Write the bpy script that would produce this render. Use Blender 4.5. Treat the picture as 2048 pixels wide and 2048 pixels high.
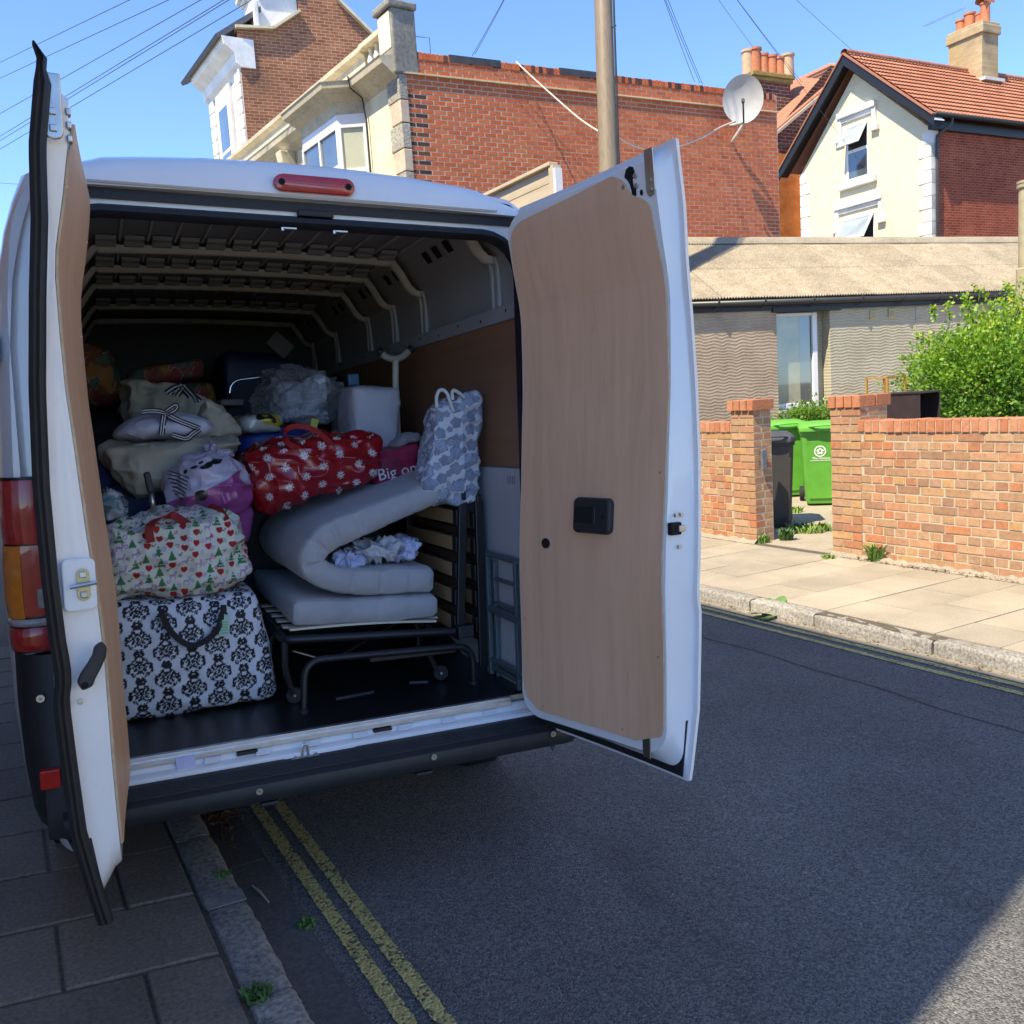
import bpy, bmesh, math, random
import numpy as np
from mathutils import Vector, Matrix

# ---------------------------------------------------------------- scene, camera
sc = bpy.context.scene
for o in list(bpy.data.objects): bpy.data.objects.remove(o)
COL = sc.collection
FPX = 1811.07                                   # focal length in photo pixels (photo is 2048 px wide)
CAMLOC = np.array([-0.656, -3.132, 1.715])
RCW = np.array([[0.906797, -0.416623, -0.064382], [-0.109917, -0.08622, -0.990194], [0.406986, 0.904982, -0.123978]])                           # world -> camera (x right, y down, z forward)
cam_d = bpy.data.cameras.new('camera'); cam = bpy.data.objects.new('camera', cam_d); COL.objects.link(cam)
cam_d.sensor_fit = 'HORIZONTAL'; cam_d.sensor_width = 36.0; cam_d.lens = 36.0*FPX/2048.0
cam_d.clip_start = 0.05; cam_d.clip_end = 2000.0
cam.matrix_world = Matrix(((RCW[0,0], -RCW[1,0], -RCW[2,0], CAMLOC[0]),
                           (RCW[0,1], -RCW[1,1], -RCW[2,1], CAMLOC[1]),
                           (RCW[0,2], -RCW[1,2], -RCW[2,2], CAMLOC[2]), (0,0,0,1)))
sc.camera = cam
sc.render.engine = 'CYCLES'
sc.render.resolution_x = 1024; sc.render.resolution_y = 1024
try:
    sc.cycles.max_bounces = 8; sc.cycles.diffuse_bounces = 4; sc.cycles.glossy_bounces = 3
    sc.cycles.transparent_max_bounces = 12; sc.cycles.transmission_bounces = 6
    sc.cycles.sample_clamp_indirect = 6.0
except Exception: pass
sc.view_settings.view_transform = 'Standard'; sc.view_settings.look = 'None'
sc.view_settings.gamma = 1.0; sc.view_settings.use_curve_mapping = False
sc.view_settings.exposure = 1.5

# ---------------------------------------------------------------- sky and sun
SUN_EL = math.radians(57.0)
SUN_DIR = Vector((-1.0, -0.36, 0)).normalized()            # horizontal direction towards the sun
world = bpy.data.worlds.new('World'); sc.world = world; world.use_nodes = True
wn = world.node_tree; wn.nodes.clear()
sky = wn.nodes.new('ShaderNodeTexSky'); sky.sky_type = 'NISHITA'; sky.sun_disc = False
sky.sun_elevation = SUN_EL; sky.sun_rotation = math.atan2(SUN_DIR.x, SUN_DIR.y) % (2*math.pi)
sky.altitude = 0.0; sky.air_density = 0.58; sky.dust_density = 0.0; sky.ozone_density = 6.5
bg = wn.nodes.new('ShaderNodeBackground'); bg.inputs['Strength'].default_value = 0.15
wo = wn.nodes.new('ShaderNodeOutputWorld')
wn.links.new(sky.outputs['Color'], bg.inputs['Color']); wn.links.new(bg.outputs['Background'], wo.inputs['Surface'])
sun_d = bpy.data.lights.new('sun', 'SUN'); sun_d.energy = 3.3; sun_d.angle = math.radians(0.53); sun_d.color = (1.0, 0.875, 0.65)
sun = bpy.data.objects.new('sun', sun_d); COL.objects.link(sun)
to_sun = Vector((SUN_DIR.x*math.cos(SUN_EL), SUN_DIR.y*math.cos(SUN_EL), math.sin(SUN_EL)))
sun.rotation_euler = to_sun.to_track_quat('Z', 'Y').to_euler(); sun.location = (-20, -5, 30)

# ---------------------------------------------------------------- photo pixel -> place helpers
RWV = np.array([[0.999044, 0.0, 0.043726], [-0.000879, 0.999798, 0.020083], [-0.043717, -0.020102, 0.998842]])                            # van frame -> world
Z0 = 0.53
CV = RWV.T @ (CAMLOC - np.array([0,0,Z0]))
RVC = RCW @ RWV
def ray(u, v):
    d = RCW.T @ np.array([u-1024.0, v-1024.0, FPX]); return d/np.linalg.norm(d)
def on_plane(u, v, pt, n):
    d = ray(u, v); n = np.asarray(n, float); return CAMLOC + d*(((np.asarray(pt, float)-CAMLOC) @ n)/(d @ n))
def on_z(u, v, z=0.0): return on_plane(u, v, (0,0,z), (0,0,1))
def at_depth(u, v, dep): d = ray(u, v); return CAMLOC + d*(dep/(RCW[2] @ d))
def vray(u, v):
    d = RVC.T @ np.array([u-1024.0, v-1024.0, FPX]); return d/np.linalg.norm(d)
def vx(u, v, X): d = vray(u, v); return CV + d*((X-CV[0])/d[0])
def vy(u, v, Y): d = vray(u, v); return CV + d*((Y-CV[1])/d[1])
def vz(u, v, Z): d = vray(u, v); return CV + d*((Z-CV[2])/d[2])
def v_plane(u, v, pt, n):
    d = vray(u, v); n = np.asarray(n, float); return CV + d*(((np.asarray(pt, float)-CV) @ n)/(d @ n))
VAN = Matrix([[*RWV[0], 0], [*RWV[1], 0], [*RWV[2], Z0], [0,0,0,1]])

# ---------------------------------------------------------------- mesh helpers
rng = random.Random(7); nrng = np.random.default_rng(7)
class MB:
    def __init__(s): s.v=[]; s.f=[]; s.m=[]; s.c=None; s.uv=None
    def add(s, vs, fs, m=0):
        n=len(s.v); s.v.extend([tuple(float(c) for c in p) for p in vs]); s.f.extend([tuple(i+n for i in f) for f in fs]); s.m.extend([m]*len(fs)); return s
    def box(s, x0,x1,y0,y1,z0,z1, m=0):
        return s.add([(x0,y0,z0),(x1,y0,z0),(x1,y1,z0),(x0,y1,z0),(x0,y0,z1),(x1,y0,z1),(x1,y1,z1),(x0,y1,z1)],
              [(3,2,1,0),(4,5,6,7),(0,1,5,4),(1,2,6,5),(2,3,7,6),(3,0,4,7)], m)
    def obox(s, c, ax, ay, az, m=0):            # centre and three half axis vectors
        c=np.asarray(c,float); ax,ay,az=(np.asarray(a,float) for a in (ax,ay,az))
        P=[c+i*ax+j*ay+k*az for k in (-1,1) for i,j in ((-1,-1),(1,-1),(1,1),(-1,1))]
        F=[(3,2,1,0),(4,5,6,7),(0,1,5,4),(1,2,6,5),(2,3,7,6),(3,0,4,7)]
        if np.dot(np.cross(ax,ay),az)<0: F=[f[::-1] for f in F]
        return s.add(P,F,m)
    def bar(s, a, b, w, h, up=(0,0,1), m=0):    # rectangular bar from a to b
        a=np.asarray(a,float); b=np.asarray(b,float); d=b-a; L=np.linalg.norm(d); d/=L
        u=np.asarray(up,float); x=np.cross(d,u); x/=max(np.linalg.norm(x),1e-9); u=np.cross(x,d)
        return s.obox((a+b)/2, x*w/2, d*L/2, u*h/2, m)
    def prism(s, poly, off, m=0):               # poly: 3D points (planar), off: extrusion vector
        n=len(poly); P=[np.asarray(p,float) for p in poly]; o=np.asarray(off,float)
        nn=np.zeros(3)
        for i in range(n): nn+=np.cross(P[i],P[(i+1)%n])
        F=[tuple(range(n)),tuple(range(2*n-1,n-1,-1))]+[(i,i+n,(i+1)%n+n,(i+1)%n) for i in range(n)]
        if nn@o>0: F=[f[::-1] for f in F]
        return s.add(P+[p+o for p in P],F,m)
    def loft(s, rings, closed=True, caps=True, m=0):
        n=len(rings[0]); V=[p for r in rings for p in r]; F=[]
        for i in range(len(rings)-1):
            for j in range(n if closed else n-1):
                a=i*n+j; b=i*n+(j+1)%n; F.append((a,b,b+n,a+n))
        if caps and closed: F.append(tuple(range(n-1,-1,-1))); F.append(tuple(range((len(rings)-1)*n,len(rings)*n)))
        return s.add(V,F,m)
    def tube(s, path, r, seg=10, caps=True, closed=False, m=0):
        P=[np.asarray(p,float) for p in path]; n=len(P); R=r if hasattr(r,'__len__') else [r]*n
        rings=[]; prev=None
        for i in range(n):
            if closed: t=P[(i+1)%n]-P[i-1]
            else: t=P[min(i+1,n-1)]-P[max(i-1,0)]
            t=t/max(np.linalg.norm(t),1e-9)
            if prev is None:
                a=np.array([0,0,1.0]) if abs(t[2])<.9 else np.array([1.0,0,0])
            else: a=prev
            x=a-t*(a@t); x/=max(np.linalg.norm(x),1e-9); y=np.cross(t,x); prev=x
            rings.append([P[i]+R[i]*(math.cos(k*2*math.pi/seg)*x+math.sin(k*2*math.pi/seg)*y) for k in range(seg)])
        if closed: rings.append(rings[0])
        return s.loft(rings, True, caps and not closed, m)
    def lathe(s, prof, c=(0,0,0), seg=20, axis='z', m=0):   # prof: (radius, height) list
        rings=[]
        for r,h in prof:
            ring=[]
            for k in range(seg):
                a=k*2*math.pi/seg; x,y=r*math.cos(a),r*math.sin(a)
                if axis=='z': p=(c[0]+x,c[1]+y,c[2]+h)
                elif axis=='y': p=(c[0]+x,c[1]-h,c[2]+y)
                else: p=(c[0]+h,c[1]+x,c[2]+y)
                ring.append(p)
            rings.append(ring)
        return s.loft(rings, True, True, m)
    def grid(s, P, m=0, flip=False):
        n,k=len(P),len(P[0]); V=[p for r in P for p in r]; F=[]
        for i in range(n-1):
            for j in range(k-1):
                q=(i*k+j,i*k+j+1,(i+1)*k+j+1,(i+1)*k+j); F.append(q[::-1] if flip else q)
        return s.add(V,F,m)
    def build(s, name, mats, parent=None, smooth=False, origin=None, bevel=0, seg=2, mat=None, sharp=None):
        me=bpy.data.meshes.new(name); V=np.array(s.v,float)
        if origin is not None: V=V-np.asarray(origin,float)
        me.from_pydata(V.tolist(),[],s.f)
        if not isinstance(mats,(list,tuple)): mats=[mats]
        for mm in mats: me.materials.append(mm)
        if len(mats)>1: me.polygons.foreach_set('material_index', np.array(s.m,dtype=np.int32))
        if s.c is not None:
            a=me.color_attributes.new('tint','FLOAT_COLOR','POINT'); c4=np.ones((len(V),4)); c4[:,:3]=s.c; a.data.foreach_set('color',c4.ravel().astype(np.float32))
        if smooth: me.polygons.foreach_set('use_smooth', np.ones(len(s.f),dtype=bool))
        me.update()
        if smooth and sharp:
            try: me.set_sharp_from_angle(angle=math.radians(sharp))
            except Exception: pass
        o=bpy.data.objects.new(name,me); COL.objects.link(o)
        if parent is not None: o.parent=parent
        if mat is not None: o.matrix_world=mat
        if bevel:
            b=o.modifiers.new('bevel','BEVEL'); b.width=bevel; b.segments=seg; b.limit_method='ANGLE'; b.angle_limit=math.radians(35); b.harden_normals=False
        return o
def link_copy(o, parent=None, mat=None):
    c=o.copy(); COL.objects.link(c)
    if parent is not None: c.parent=parent
    if mat is not None: c.matrix_basis=mat
    return c
def tag(o, label, cat, group=None):
    o['label']=label; o['category']=cat
    if group: o['group']=group
    return o
def empty(name, label=None, cat=None, mat=None, group=None, loc=None):
    o=bpy.data.objects.new(name,None); COL.objects.link(o); o.empty_display_size=.1
    if mat is not None: o.matrix_world=mat
    if loc is not None: o.location=loc
    if label: tag(o,label,cat,group)
    return o
def part_empty(name, parent):
    o=bpy.data.objects.new(name,None); COL.objects.link(o); o.parent=parent; o.empty_display_size=.05; return o
# smooth value noise (numpy)
def _h(ix,iy,iz,seed):
    n=(ix*374761393+iy*668265263+iz*2147483647+seed*1274126177)&0xFFFFFFFF
    n=((n^(n>>13))*1274126177)&0xFFFFFFFF; n=n^(n>>16); return (n&0xFFFF)/65535.0
def vnoise(P, scale, seed=0):
    p=np.asarray(P,float)*scale; i=np.floor(p).astype(np.int64); f=p-i; f=f*f*(3-2*f); r=0
    for dx in (0,1):
        for dy in (0,1):
            for dz in (0,1):
                w=(f[...,0] if dx else 1-f[...,0])*(f[...,1] if dy else 1-f[...,1])*(f[...,2] if dz else 1-f[...,2])
                r=r+w*_h(i[...,0]+dx,i[...,1]+dy,i[...,2]+dz,seed)
    return r*2-1
def fbm(P, scale, seed=0, octv=3):
    r=0; a=1.0; t=0
    for k in range(octv): r=r+a*vnoise(P,scale*2**k,seed+k*17); t+=a; a*=.5
    return r/t
def catmull(pts, n=8):
    P=[np.asarray(p,float) for p in pts]; P=[2*P[0]-P[1]]+P+[2*P[-1]-P[-2]]; out=[]
    for i in range(1,len(P)-2):
        for k in range(n):
            t=k/n; a,b,c,d=P[i-1],P[i],P[i+1],P[i+2]
            out.append(.5*((2*b)+(-a+c)*t+(2*a-5*b+4*c-d)*t*t+(-a+3*b-3*c+d)*t**3))
    out.append(P[-2]); return out

# ---------------------------------------------------------------- material helpers
MATS={}
def nm(name):
    m=bpy.data.materials.new(name); m.use_nodes=True; nt=m.node_tree; nt.nodes.clear()
    out=nt.nodes.new('ShaderNodeOutputMaterial'); b=nt.nodes.new('ShaderNodeBsdfPrincipled'); nt.links.new(b.outputs[0],out.inputs['Surface'])
    MATS[name]=m; return m,nt,b
def N(nt,t,**kw):
    n=nt.nodes.new(t)
    for k,v in kw.items(): setattr(n,k,v)
    return n
def coord(nt, kind='Object', scale=(1,1,1), rot=(0,0,0)):
    tc=N(nt,'ShaderNodeTexCoord'); mp=N(nt,'ShaderNodeMapping'); mp.inputs['Scale'].default_value=scale; mp.inputs['Rotation'].default_value=rot
    nt.links.new(tc.outputs[kind],mp.inputs['Vector']); return mp.outputs['Vector']
def noise(nt, vec, scale, detail=4, rough=.55, dist=0):
    n=N(nt,'ShaderNodeTexNoise'); n.inputs['Scale'].default_value=scale; n.inputs['Detail'].default_value=detail; n.inputs['Roughness'].default_value=rough; n.inputs['Distortion'].default_value=dist
    nt.links.new(vec,n.inputs['Vector']); return n.outputs['Fac']
def ramp(nt, fac, stops, interp='LINEAR'):
    r=N(nt,'ShaderNodeValToRGB'); cr=r.color_ramp; cr.interpolation=interp
    while len(cr.elements)<len(stops): cr.elements.new(.5)
    for e,(p,c) in zip(cr.elements,stops): e.position=p; e.color=(*c,1) if len(c)==3 else c
    nt.links.new(fac,r.inputs['Fac']); return r.outputs['Color']
def mix(nt, fac, a, b, mode='MIX'):
    m=N(nt,'ShaderNodeMix',data_type='RGBA',blend_type=mode)
    for s,x in ((0,fac),(6,a),(7,b)):
        if isinstance(x,(int,float)): m.inputs[s].default_value=x
        elif isinstance(x,(tuple,list)): m.inputs[s].default_value=(*x,1) if len(x)==3 else x
        else: nt.links.new(x,m.inputs[s])
    return m.outputs[2]
def mth(nt, op, a, b=0.0, c=None):
    m=N(nt,'ShaderNodeMath',operation=op)
    for i,x in enumerate((a,b) if c is None else (a,b,c)):
        if isinstance(x,(int,float)): m.inputs[i].default_value=x
        else: nt.links.new(x,m.inputs[i])
    return m.outputs[0]
def bump(nt, b, h, strength=.3, dist=.01):
    n=N(nt,'ShaderNodeBump'); n.inputs['Strength'].default_value=strength; n.inputs['Distance'].default_value=dist
    nt.links.new(h,n.inputs['Height']); nt.links.new(n.outputs['Normal'],b.inputs['Normal'])
def setc(nt,b,c):
    if isinstance(c,(tuple,list)): b.inputs['Base Color'].default_value=(*c[:3],1)
    else: nt.links.new(c,b.inputs['Base Color'])
def plain(name, col, rough=.5, metal=0, var=.12, vscale=6, bmp=0, bscale=60, spec=.5, coat=0):
    m,nt,b=nm(name); v=coord(nt); n=noise(nt,v,vscale,5)
    lo=tuple(c*(1-var) for c in col); hi=tuple(min(1,c*(1+var)) for c in col)
    setc(nt,b,ramp(nt,n,[(.25,lo),(.75,hi)])); b.inputs['Roughness'].default_value=rough; b.inputs['Metallic'].default_value=metal
    b.inputs['Specular IOR Level'].default_value=spec; b.inputs['Coat Weight'].default_value=coat; b.inputs['Coat Roughness'].default_value=.08
    if bmp: bump(nt,b,noise(nt,v,bscale,4),bmp,.005)
    return m
def tinted(name, rough=.6, bmp=.15, bscale=300, spec=.3, coat=0, mul=1.0):      # colour comes from the printed pattern stored on the mesh
    m,nt,b=nm(name); a=N(nt,'ShaderNodeAttribute',attribute_name='tint'); v=coord(nt); n=noise(nt,v,30,4)
    setc(nt,b,mix(nt,1.0,a.outputs['Color'],ramp(nt,n,[(.2,(.86*mul,)*3),(.8,(1.0*mul,)*3)]),'MULTIPLY'))
    b.inputs['Roughness'].default_value=rough; b.inputs['Specular IOR Level'].default_value=spec; b.inputs['Coat Weight'].default_value=coat; b.inputs['Coat Roughness'].default_value=.15
    if bmp: bump(nt,b,noise(nt,v,bscale,3),bmp,.002)
    return m
# ---------------------------------------------------------------- shared materials
def mat_paint():
    m,nt,b=nm('white_van_paint'); v=coord(nt); n=noise(nt,v,3,4); d=noise(nt,v,40,3)
    c=ramp(nt,n,[(.3,(.74,.755,.77)),(.7,(.80,.81,.815))]); c=mix(nt,mth(nt,'MULTIPLY',ramp(nt,d,[(.62,(0,0,0)),(.75,(1,1,1))]),.10),c,(.45,.43,.40))
    setc(nt,b,c); b.inputs['Roughness'].default_value=.28; b.inputs['Coat Weight'].default_value=.6; b.inputs['Coat Roughness'].default_value=.05; return m
PAINT=mat_paint()
RUBBER=plain('black_rubber',(.012,.012,.014),.55,var=.3,vscale=30,bmp=.1,bscale=200)
PLASTIC=plain('black_bumper_plastic',(.022,.022,.024),.48,var=.25,vscale=12,bmp=.25,bscale=500)
DARKMETAL=plain('dark_metal',(.03,.03,.032),.4,metal=.6,var=.3)
STEEL=plain('zinc_steel',(.55,.54,.50),.32,metal=1.0,var=.2,vscale=20)
ALU=plain('aluminium_strip',(.72,.74,.76),.3,metal=.9,var=.12,vscale=15,bmp=.08,bscale=120)
def mat_ply(name, base, dark, scale=1.0, axis='z'):
    m,nt,b=nm(name); s=(9*scale,9*scale,.55*scale) if axis=='z' else (.55*scale,9*scale,9*scale) if axis=='x' else (9*scale,.55*scale,9*scale)
    v=coord(nt,'Object',s); n=noise(nt,v,1.6,7,.6,.9); n2=noise(nt,coord(nt,'Object',(s[0]*6,s[1]*6,s[2]*7)),1.5,4,.6); n3=noise(nt,coord(nt),1.7,3)
    c=ramp(nt,n,[(.25,dark),(.5,base),(.8,tuple(min(1,x*1.16) for x in base))])
    fl=ramp(nt,n2,[(.60,(0,0,0)),(.72,(1,1,1))]); c=mix(nt,mth(nt,'MULTIPLY',fl,.35),c,tuple(x*.55 for x in base))
    kn=noise(nt,coord(nt,'Object',(28,28,5)),1.0,2); c=mix(nt,mth(nt,'MULTIPLY',ramp(nt,kn,[(.76,(0,0,0)),(.79,(1,1,1))]),.55),c,tuple(x*.32 for x in base))
    c=mix(nt,.35,c,ramp(nt,n3,[(.3,tuple(x*.8 for x in base)),(.7,tuple(min(1,x*1.1) for x in base))]))
    setc(nt,b,c); b.inputs['Roughness'].default_value=.5; bump(nt,b,n2,.08,.002); return m
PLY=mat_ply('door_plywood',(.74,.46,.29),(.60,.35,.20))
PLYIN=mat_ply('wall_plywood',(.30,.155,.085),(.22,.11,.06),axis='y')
PLYEDGE=plain('plywood_edge',(.52,.40,.26),.7,var=.2,vscale=40)
CEIL=plain('grey_primer_steel',(.27,.27,.275),.42,var=.12,vscale=4)
RIBM=plain('pale_primer_rib',(.58,.56,.49),.42,var=.15,vscale=9)
WALLM=plain('grey_primer_side',(.36,.36,.36),.45,var=.12,vscale=4)
BULK=plain('dark_bulkhead',(.05,.05,.052),.6)
FLOORM=plain('black_resin_floor',(.012,.012,.014),.28,var=.35,vscale=25,bmp=.2,bscale=250)
HOLE=plain('dark_hole',(.004,.004,.004),.9)
def mat_lens(name,col,rough=.08,em=None):
    m,nt,b=nm(name); v=coord(nt,'Object',(120,120,120)); w=N(nt,'ShaderNodeTexWave',wave_type='BANDS',bands_direction='X'); w.inputs['Scale'].default_value=1.0; nt.links.new(v,w.inputs['Vector'])
    n=noise(nt,coord(nt),25,3); setc(nt,b,ramp(nt,n,[(.3,tuple(c*.75 for c in col)),(.7,col)]))
    b.inputs['Roughness'].default_value=rough; b.inputs['Coat Weight'].default_value=1; b.inputs['Coat Roughness'].default_value=.03; b.inputs['Transmission Weight'].default_value=.15
    bump(nt,b,w.outputs['Fac'],.25,.004); return m
RED=mat_lens('red_lens',(.55,.006,.012)); AMBER=mat_lens('amber_lens',(1.0,.30,.015)); CLEAR=mat_lens('clear_lens',(.45,.43,.41)); BRIGHTRED=mat_lens('red_reflector',(.95,.03,.01))
TYRE=plain('tyre_rubber',(.015,.015,.016),.8,bmp=.3,bscale=120); RIM=plain('steel_rim',(.35,.35,.36),.4,metal=.8)

# ---------------------------------------------------------------- van
van=empty('van','white panel van with both rear doors open, loaded with bags and bedding','van',mat=VAN)
HALF=[(.92,-.20),(.99,-.02),(1.01,.25),(1.015,.6),(1.01,1.0),(.995,1.35),(.968,1.6),(.935,1.75),(.905,1.84),(.872,1.915),(.80,1.955),(.66,1.972),(.45,1.988),(.22,2.0),(0,2.005)]
def section(y, sx, zr, zs=1.0):
    pts=[]
    for x,z in HALF:
        zz=z+zr*max(0,(z-1.5)/.5)
        if zs<1 and zz>.6: zz=.6+(zz-.6)*zs
        pts.append((x*sx,y,zz))
    full=pts+[(-p[0],p[1],p[2]) for p in pts[-2::-1]]
    return full
mb=MB()
rings=[section(-.012,.935,-.02),section(.02,.955,0.0),section(.07,.975,.022),section(.16,.995,.042),section(.45,1.005,.055),section(1.2,1.012,.06),section(2.4,1.012,.06),section(3.7,1.005,.055),
       section(4.05,.99,.02,.96),section(4.45,.96,0,.72),section(4.85,.93,0,.42),section(5.2,.90,0,.22),section(5.42,.82,0,.05)]
mb.loft(rings,closed=False,caps=False); mb.add(rings[-1],[tuple(range(len(rings[-1])))])
mb.build('body',PAINT,van,True,sharp=40)
# rear frame: from the shell edge in to the door opening
def arc_len_resample(P,n):
    P=np.array(P); d=np.r_[0,np.cumsum(np.linalg.norm(np.diff(P,axis=0),axis=1))]; t=np.linspace(0,d[-1],n)
    return np.stack([np.interp(t,d,P[:,k]) for k in range(3)],1)
def opening(hw, top, r, y, zb=0.0):
    P=[(hw,y,zb)]; P.append((hw,y,top-r))
    P+=[(hw-r+r*math.cos(a),y,top-r+r*math.sin(a)) for a in np.linspace(0,math.pi/2,9)[1:]]
    return P+[(-p[0],p[1],p[2]) for p in P[::-1]]
NR=90
outer=arc_len_resample([p for p in rings[0] if p[2]>-.05],NR)
lip=arc_len_resample([(.925,-.012,-.03)]+[(.925-.0*k,-.012,z) for k,z in ((1,.6),(1,1.2),(1,1.5))]+[(.90,-.02,1.75),(.865,-.022,1.85),(.83,-.024,1.893),(.4,-.026,1.897)]+[(0,-.027,1.898)]+[(-.4,-.026,1.897),(-.83,-.024,1.893),(-.865,-.022,1.85),(-.90,-.02,1.75)]+[(-.925,-.012,z) for z in (1.5,1.2,.6,-.03)],NR)
mb=MB(); mb.loft([list(outer),list(lip),list(lip+np.array([0,.045,0]))],False,False)
fr=arc_len_resample(opening(.842,1.868,.15,.018,-.03),NR); fr2=arc_len_resample(opening(.806,1.838,.15,.022,-.03),NR)
mb.loft([list(lip+np.array([0,.045,0])),list(fr),list(fr2),list(fr2+np.array([0,.05,0]))],False,False)
mb.build('rear_frame',PAINT,van,True,sharp=35)
# roof cap panel standing slightly proud, ends at two seams
mb=MB(); R=[]
for x in np.linspace(-.69,.69,25):
    zt=1.966+.040*(1-(x/.69)**2)
    e=.012 if abs(x)>.68 else 0
    R.append([(x,-.031,1.9005),(x,-.038,1.906),(x,-.034,1.93),(x,-.016+e,zt-.012),(x,.02,zt+.012-e),(x,.09,zt+.038-e),(x,.16,zt+.040)])
mb.loft(R,False,False); mb.build('roof_cap',PAINT,van,True,sharp=50)
mb=MB(); mb.box(-.835,.835,.003,.012,1.862,1.893); mb.build('gap_rubber',RUBBER,van)
# door seal round the opening
sp=opening(.800,1.826,.15,.015,.075); mb=MB(); sp=[(p[0],p[1],p[2]) for p in arc_len_resample(sp,120)]
ring=[]
for i,p in enumerate(sp):
    a=np.array(sp[max(i-1,0)]); b=np.array(sp[min(i+1,len(sp)-1)]); t=b-a; t/=np.linalg.norm(t); nrm=np.array([-t[2],0,t[0]])
    ring.append([np.array(p)+nrm*x+np.array([0,y,0]) for x,y in ((-.022,.0),(-.012,-.022),(.004,-.028),(.014,-.018),(.016,.03),(-.022,.03))])
mb.loft(ring,True,True); mb.build('opening_seal',RUBBER,van,True,sharp=45)
for sx in (1,-1):
    mb=MB(); mb.box(sx*.782 if sx>0 else -.826,.826 if sx>0 else -.782,-.035,.05,.052,.078); mb.build('seal_foot',RUBBER,van,bevel=.004)
# interior shell
mb=MB()
ceil=[]
for y in np.linspace(.06,3.8,2):
    ceil.append([(x,y,1.972+.012*(1-(x/.68)**2)) for x in np.linspace(.68,-.68,13)])
mb.grid(ceil); mb.build('ceiling_panel',CEIL,van,True)
for sx in (1,-1):
    mb=MB(); prof=[(.68,1.972),(.72,1.945),(.785,1.845),(.815,1.80),(.84,1.60),(.848,1.40),(.85,.05)]
    mb.loft([[(sx*x,.06,z) for x,z in prof],[(sx*x,3.8,z) for x,z in prof]],False,False)
    mb.build('side_panel',WALLM,van,True,sharp=20)
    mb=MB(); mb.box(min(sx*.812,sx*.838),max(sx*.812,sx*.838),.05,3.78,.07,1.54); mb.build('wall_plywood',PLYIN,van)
    mb=MB(); mb.box(min(sx*.80,sx*.842),max(sx*.80,sx*.842),.045,3.78,1.535,1.596); rail=mb.build('lining_rail',plain('rail_grey_%d'%sx,(.36,.36,.365),.5),van,bevel=.004)
    for k in range(14):
        y=.16+k*.26; mb=MB(); mb.lathe([(.006,0),(.006,.002)],(sx*.7985,y,1.572-(k%2)*.012),8,'x'); mb.build('rail_hole',HOLE,rail)
mb=MB(); mb.box(-.85,.85,3.80,3.84,.05,1.98); mb.build('bulkhead',BULK,van)
for x in (-.55,-.18,.18,.55): mb=MB(); mb.box(x-.02,x+.02,3.785,3.80,.1,1.7); mb.build('bulkhead_rib',BULK,van)
# roof ribs and the pads between rib and skin
rib_y=[.30,1.20,1.69,2.20,3.0,3.72]
for i,y in enumerate(rib_y):
    path=[(x,1.948+.014*(1-(x/.68)**2)) for x in np.linspace(-.65,.65,17)] if i>0 else []
    def rib_section(P, w=.036, h=.03):
        rr=[]
        for k,(x,z) in enumerate(P):
            a=P[max(k-1,0)]; b=P[min(k+1,len(P)-1)]; tx,tz=b[0]-a[0],b[1]-a[1]; L=math.hypot(tx,tz); nx,nz=tz/L,-tx/L
            if nz>0 and abs(tx)>abs(tz): nx,nz=-nx,-nz
            rr.append([(x,y-w,z),(x+nx*h*.0,y-w*.8,z+nz*0),(x+nx*h*.75,y-w*.5,z+nz*h*.75),(x+nx*h,y-w*.3,z+nz*h),(x+nx*h,y+w*.3,z+nz*h),(x+nx*h*.75,y+w*.5,z+nz*h*.75),(x,y+w*.8,z),(x,y+w,z)])
        return rr
    if path:
        mb=MB(); mb.loft(rib_section(path),False,False); mb.build('roof_rib',RIBM,van,True,sharp=50)
    for sx in (1,-1):
        P=[(sx*.64,1.953),(sx*.672,1.94),(sx*.71,1.89),(sx*.75,1.825),(sx*.775,1.803),(sx*.81,1.798)]
        if sx<0: P=P[::-1]
        mb=MB(); rr=rib_section(P,.045,.022)
        mb.loft(rr,False,False); mb.build('roof_bracket',RIBM,van,True,sharp=50)
        P=[(sx*.812,1.80),(sx*.826,1.76),(sx*.83,1.69),(sx*.832,1.60)]
        mb=MB()
        for dy in (-.03,.03):
            mb.tube([(x-sx*.006,y+dy,z) for x,z in P],.011,8)
        mb.box(min(sx*.822,sx*.838),max(sx*.822,sx*.838),y-.03,y+.03,1.60,1.76)
        mb.build('side_post',WALLM,van,True,sharp=40)
    for sx in (1,-1):
        if i<5:
            ym=(y+rib_y[i+1])/2
            for dy in ((-.14,.0,.13) if i<1 else (-.09,.06)):
                mb=MB(); a=np.array([sx*.738,ym+dy,1.908]); nrm=np.array([-sx*.8,0,-.6]); t=np.array([sx*.6,0,-.8])
                mb.obox(a+nrm*.004,t*.028,(0,.026,0),nrm*.002); mb.build('lightening_hole',HOLE,van)
mb=MB(); mb.loft([[(x,-.055,-.004),(x,-.045,-.016),(x,-.012,-.020),(x,.004,-.034),(x,.03,-.034),(x,.03,0),(x,-.055,0)] for x in (-.040,.040)],True,True)
pad0=mb.build('roof_pad',CEIL,van,bevel=.004); first=True
for y in rib_y[1:5]:
    for k in range(12):
        x=-.616+k*.112
        o=pad0 if first else link_copy(pad0,van); first=False
        o.location=(x,y-.085,1.968+.012*(1-(x/.68)**2))
mb=MB(); mb.box(-.004,.004,0,.85,-.010,.0); swage0=mb.build('roof_swage',RIBM,van); first=True
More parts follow.
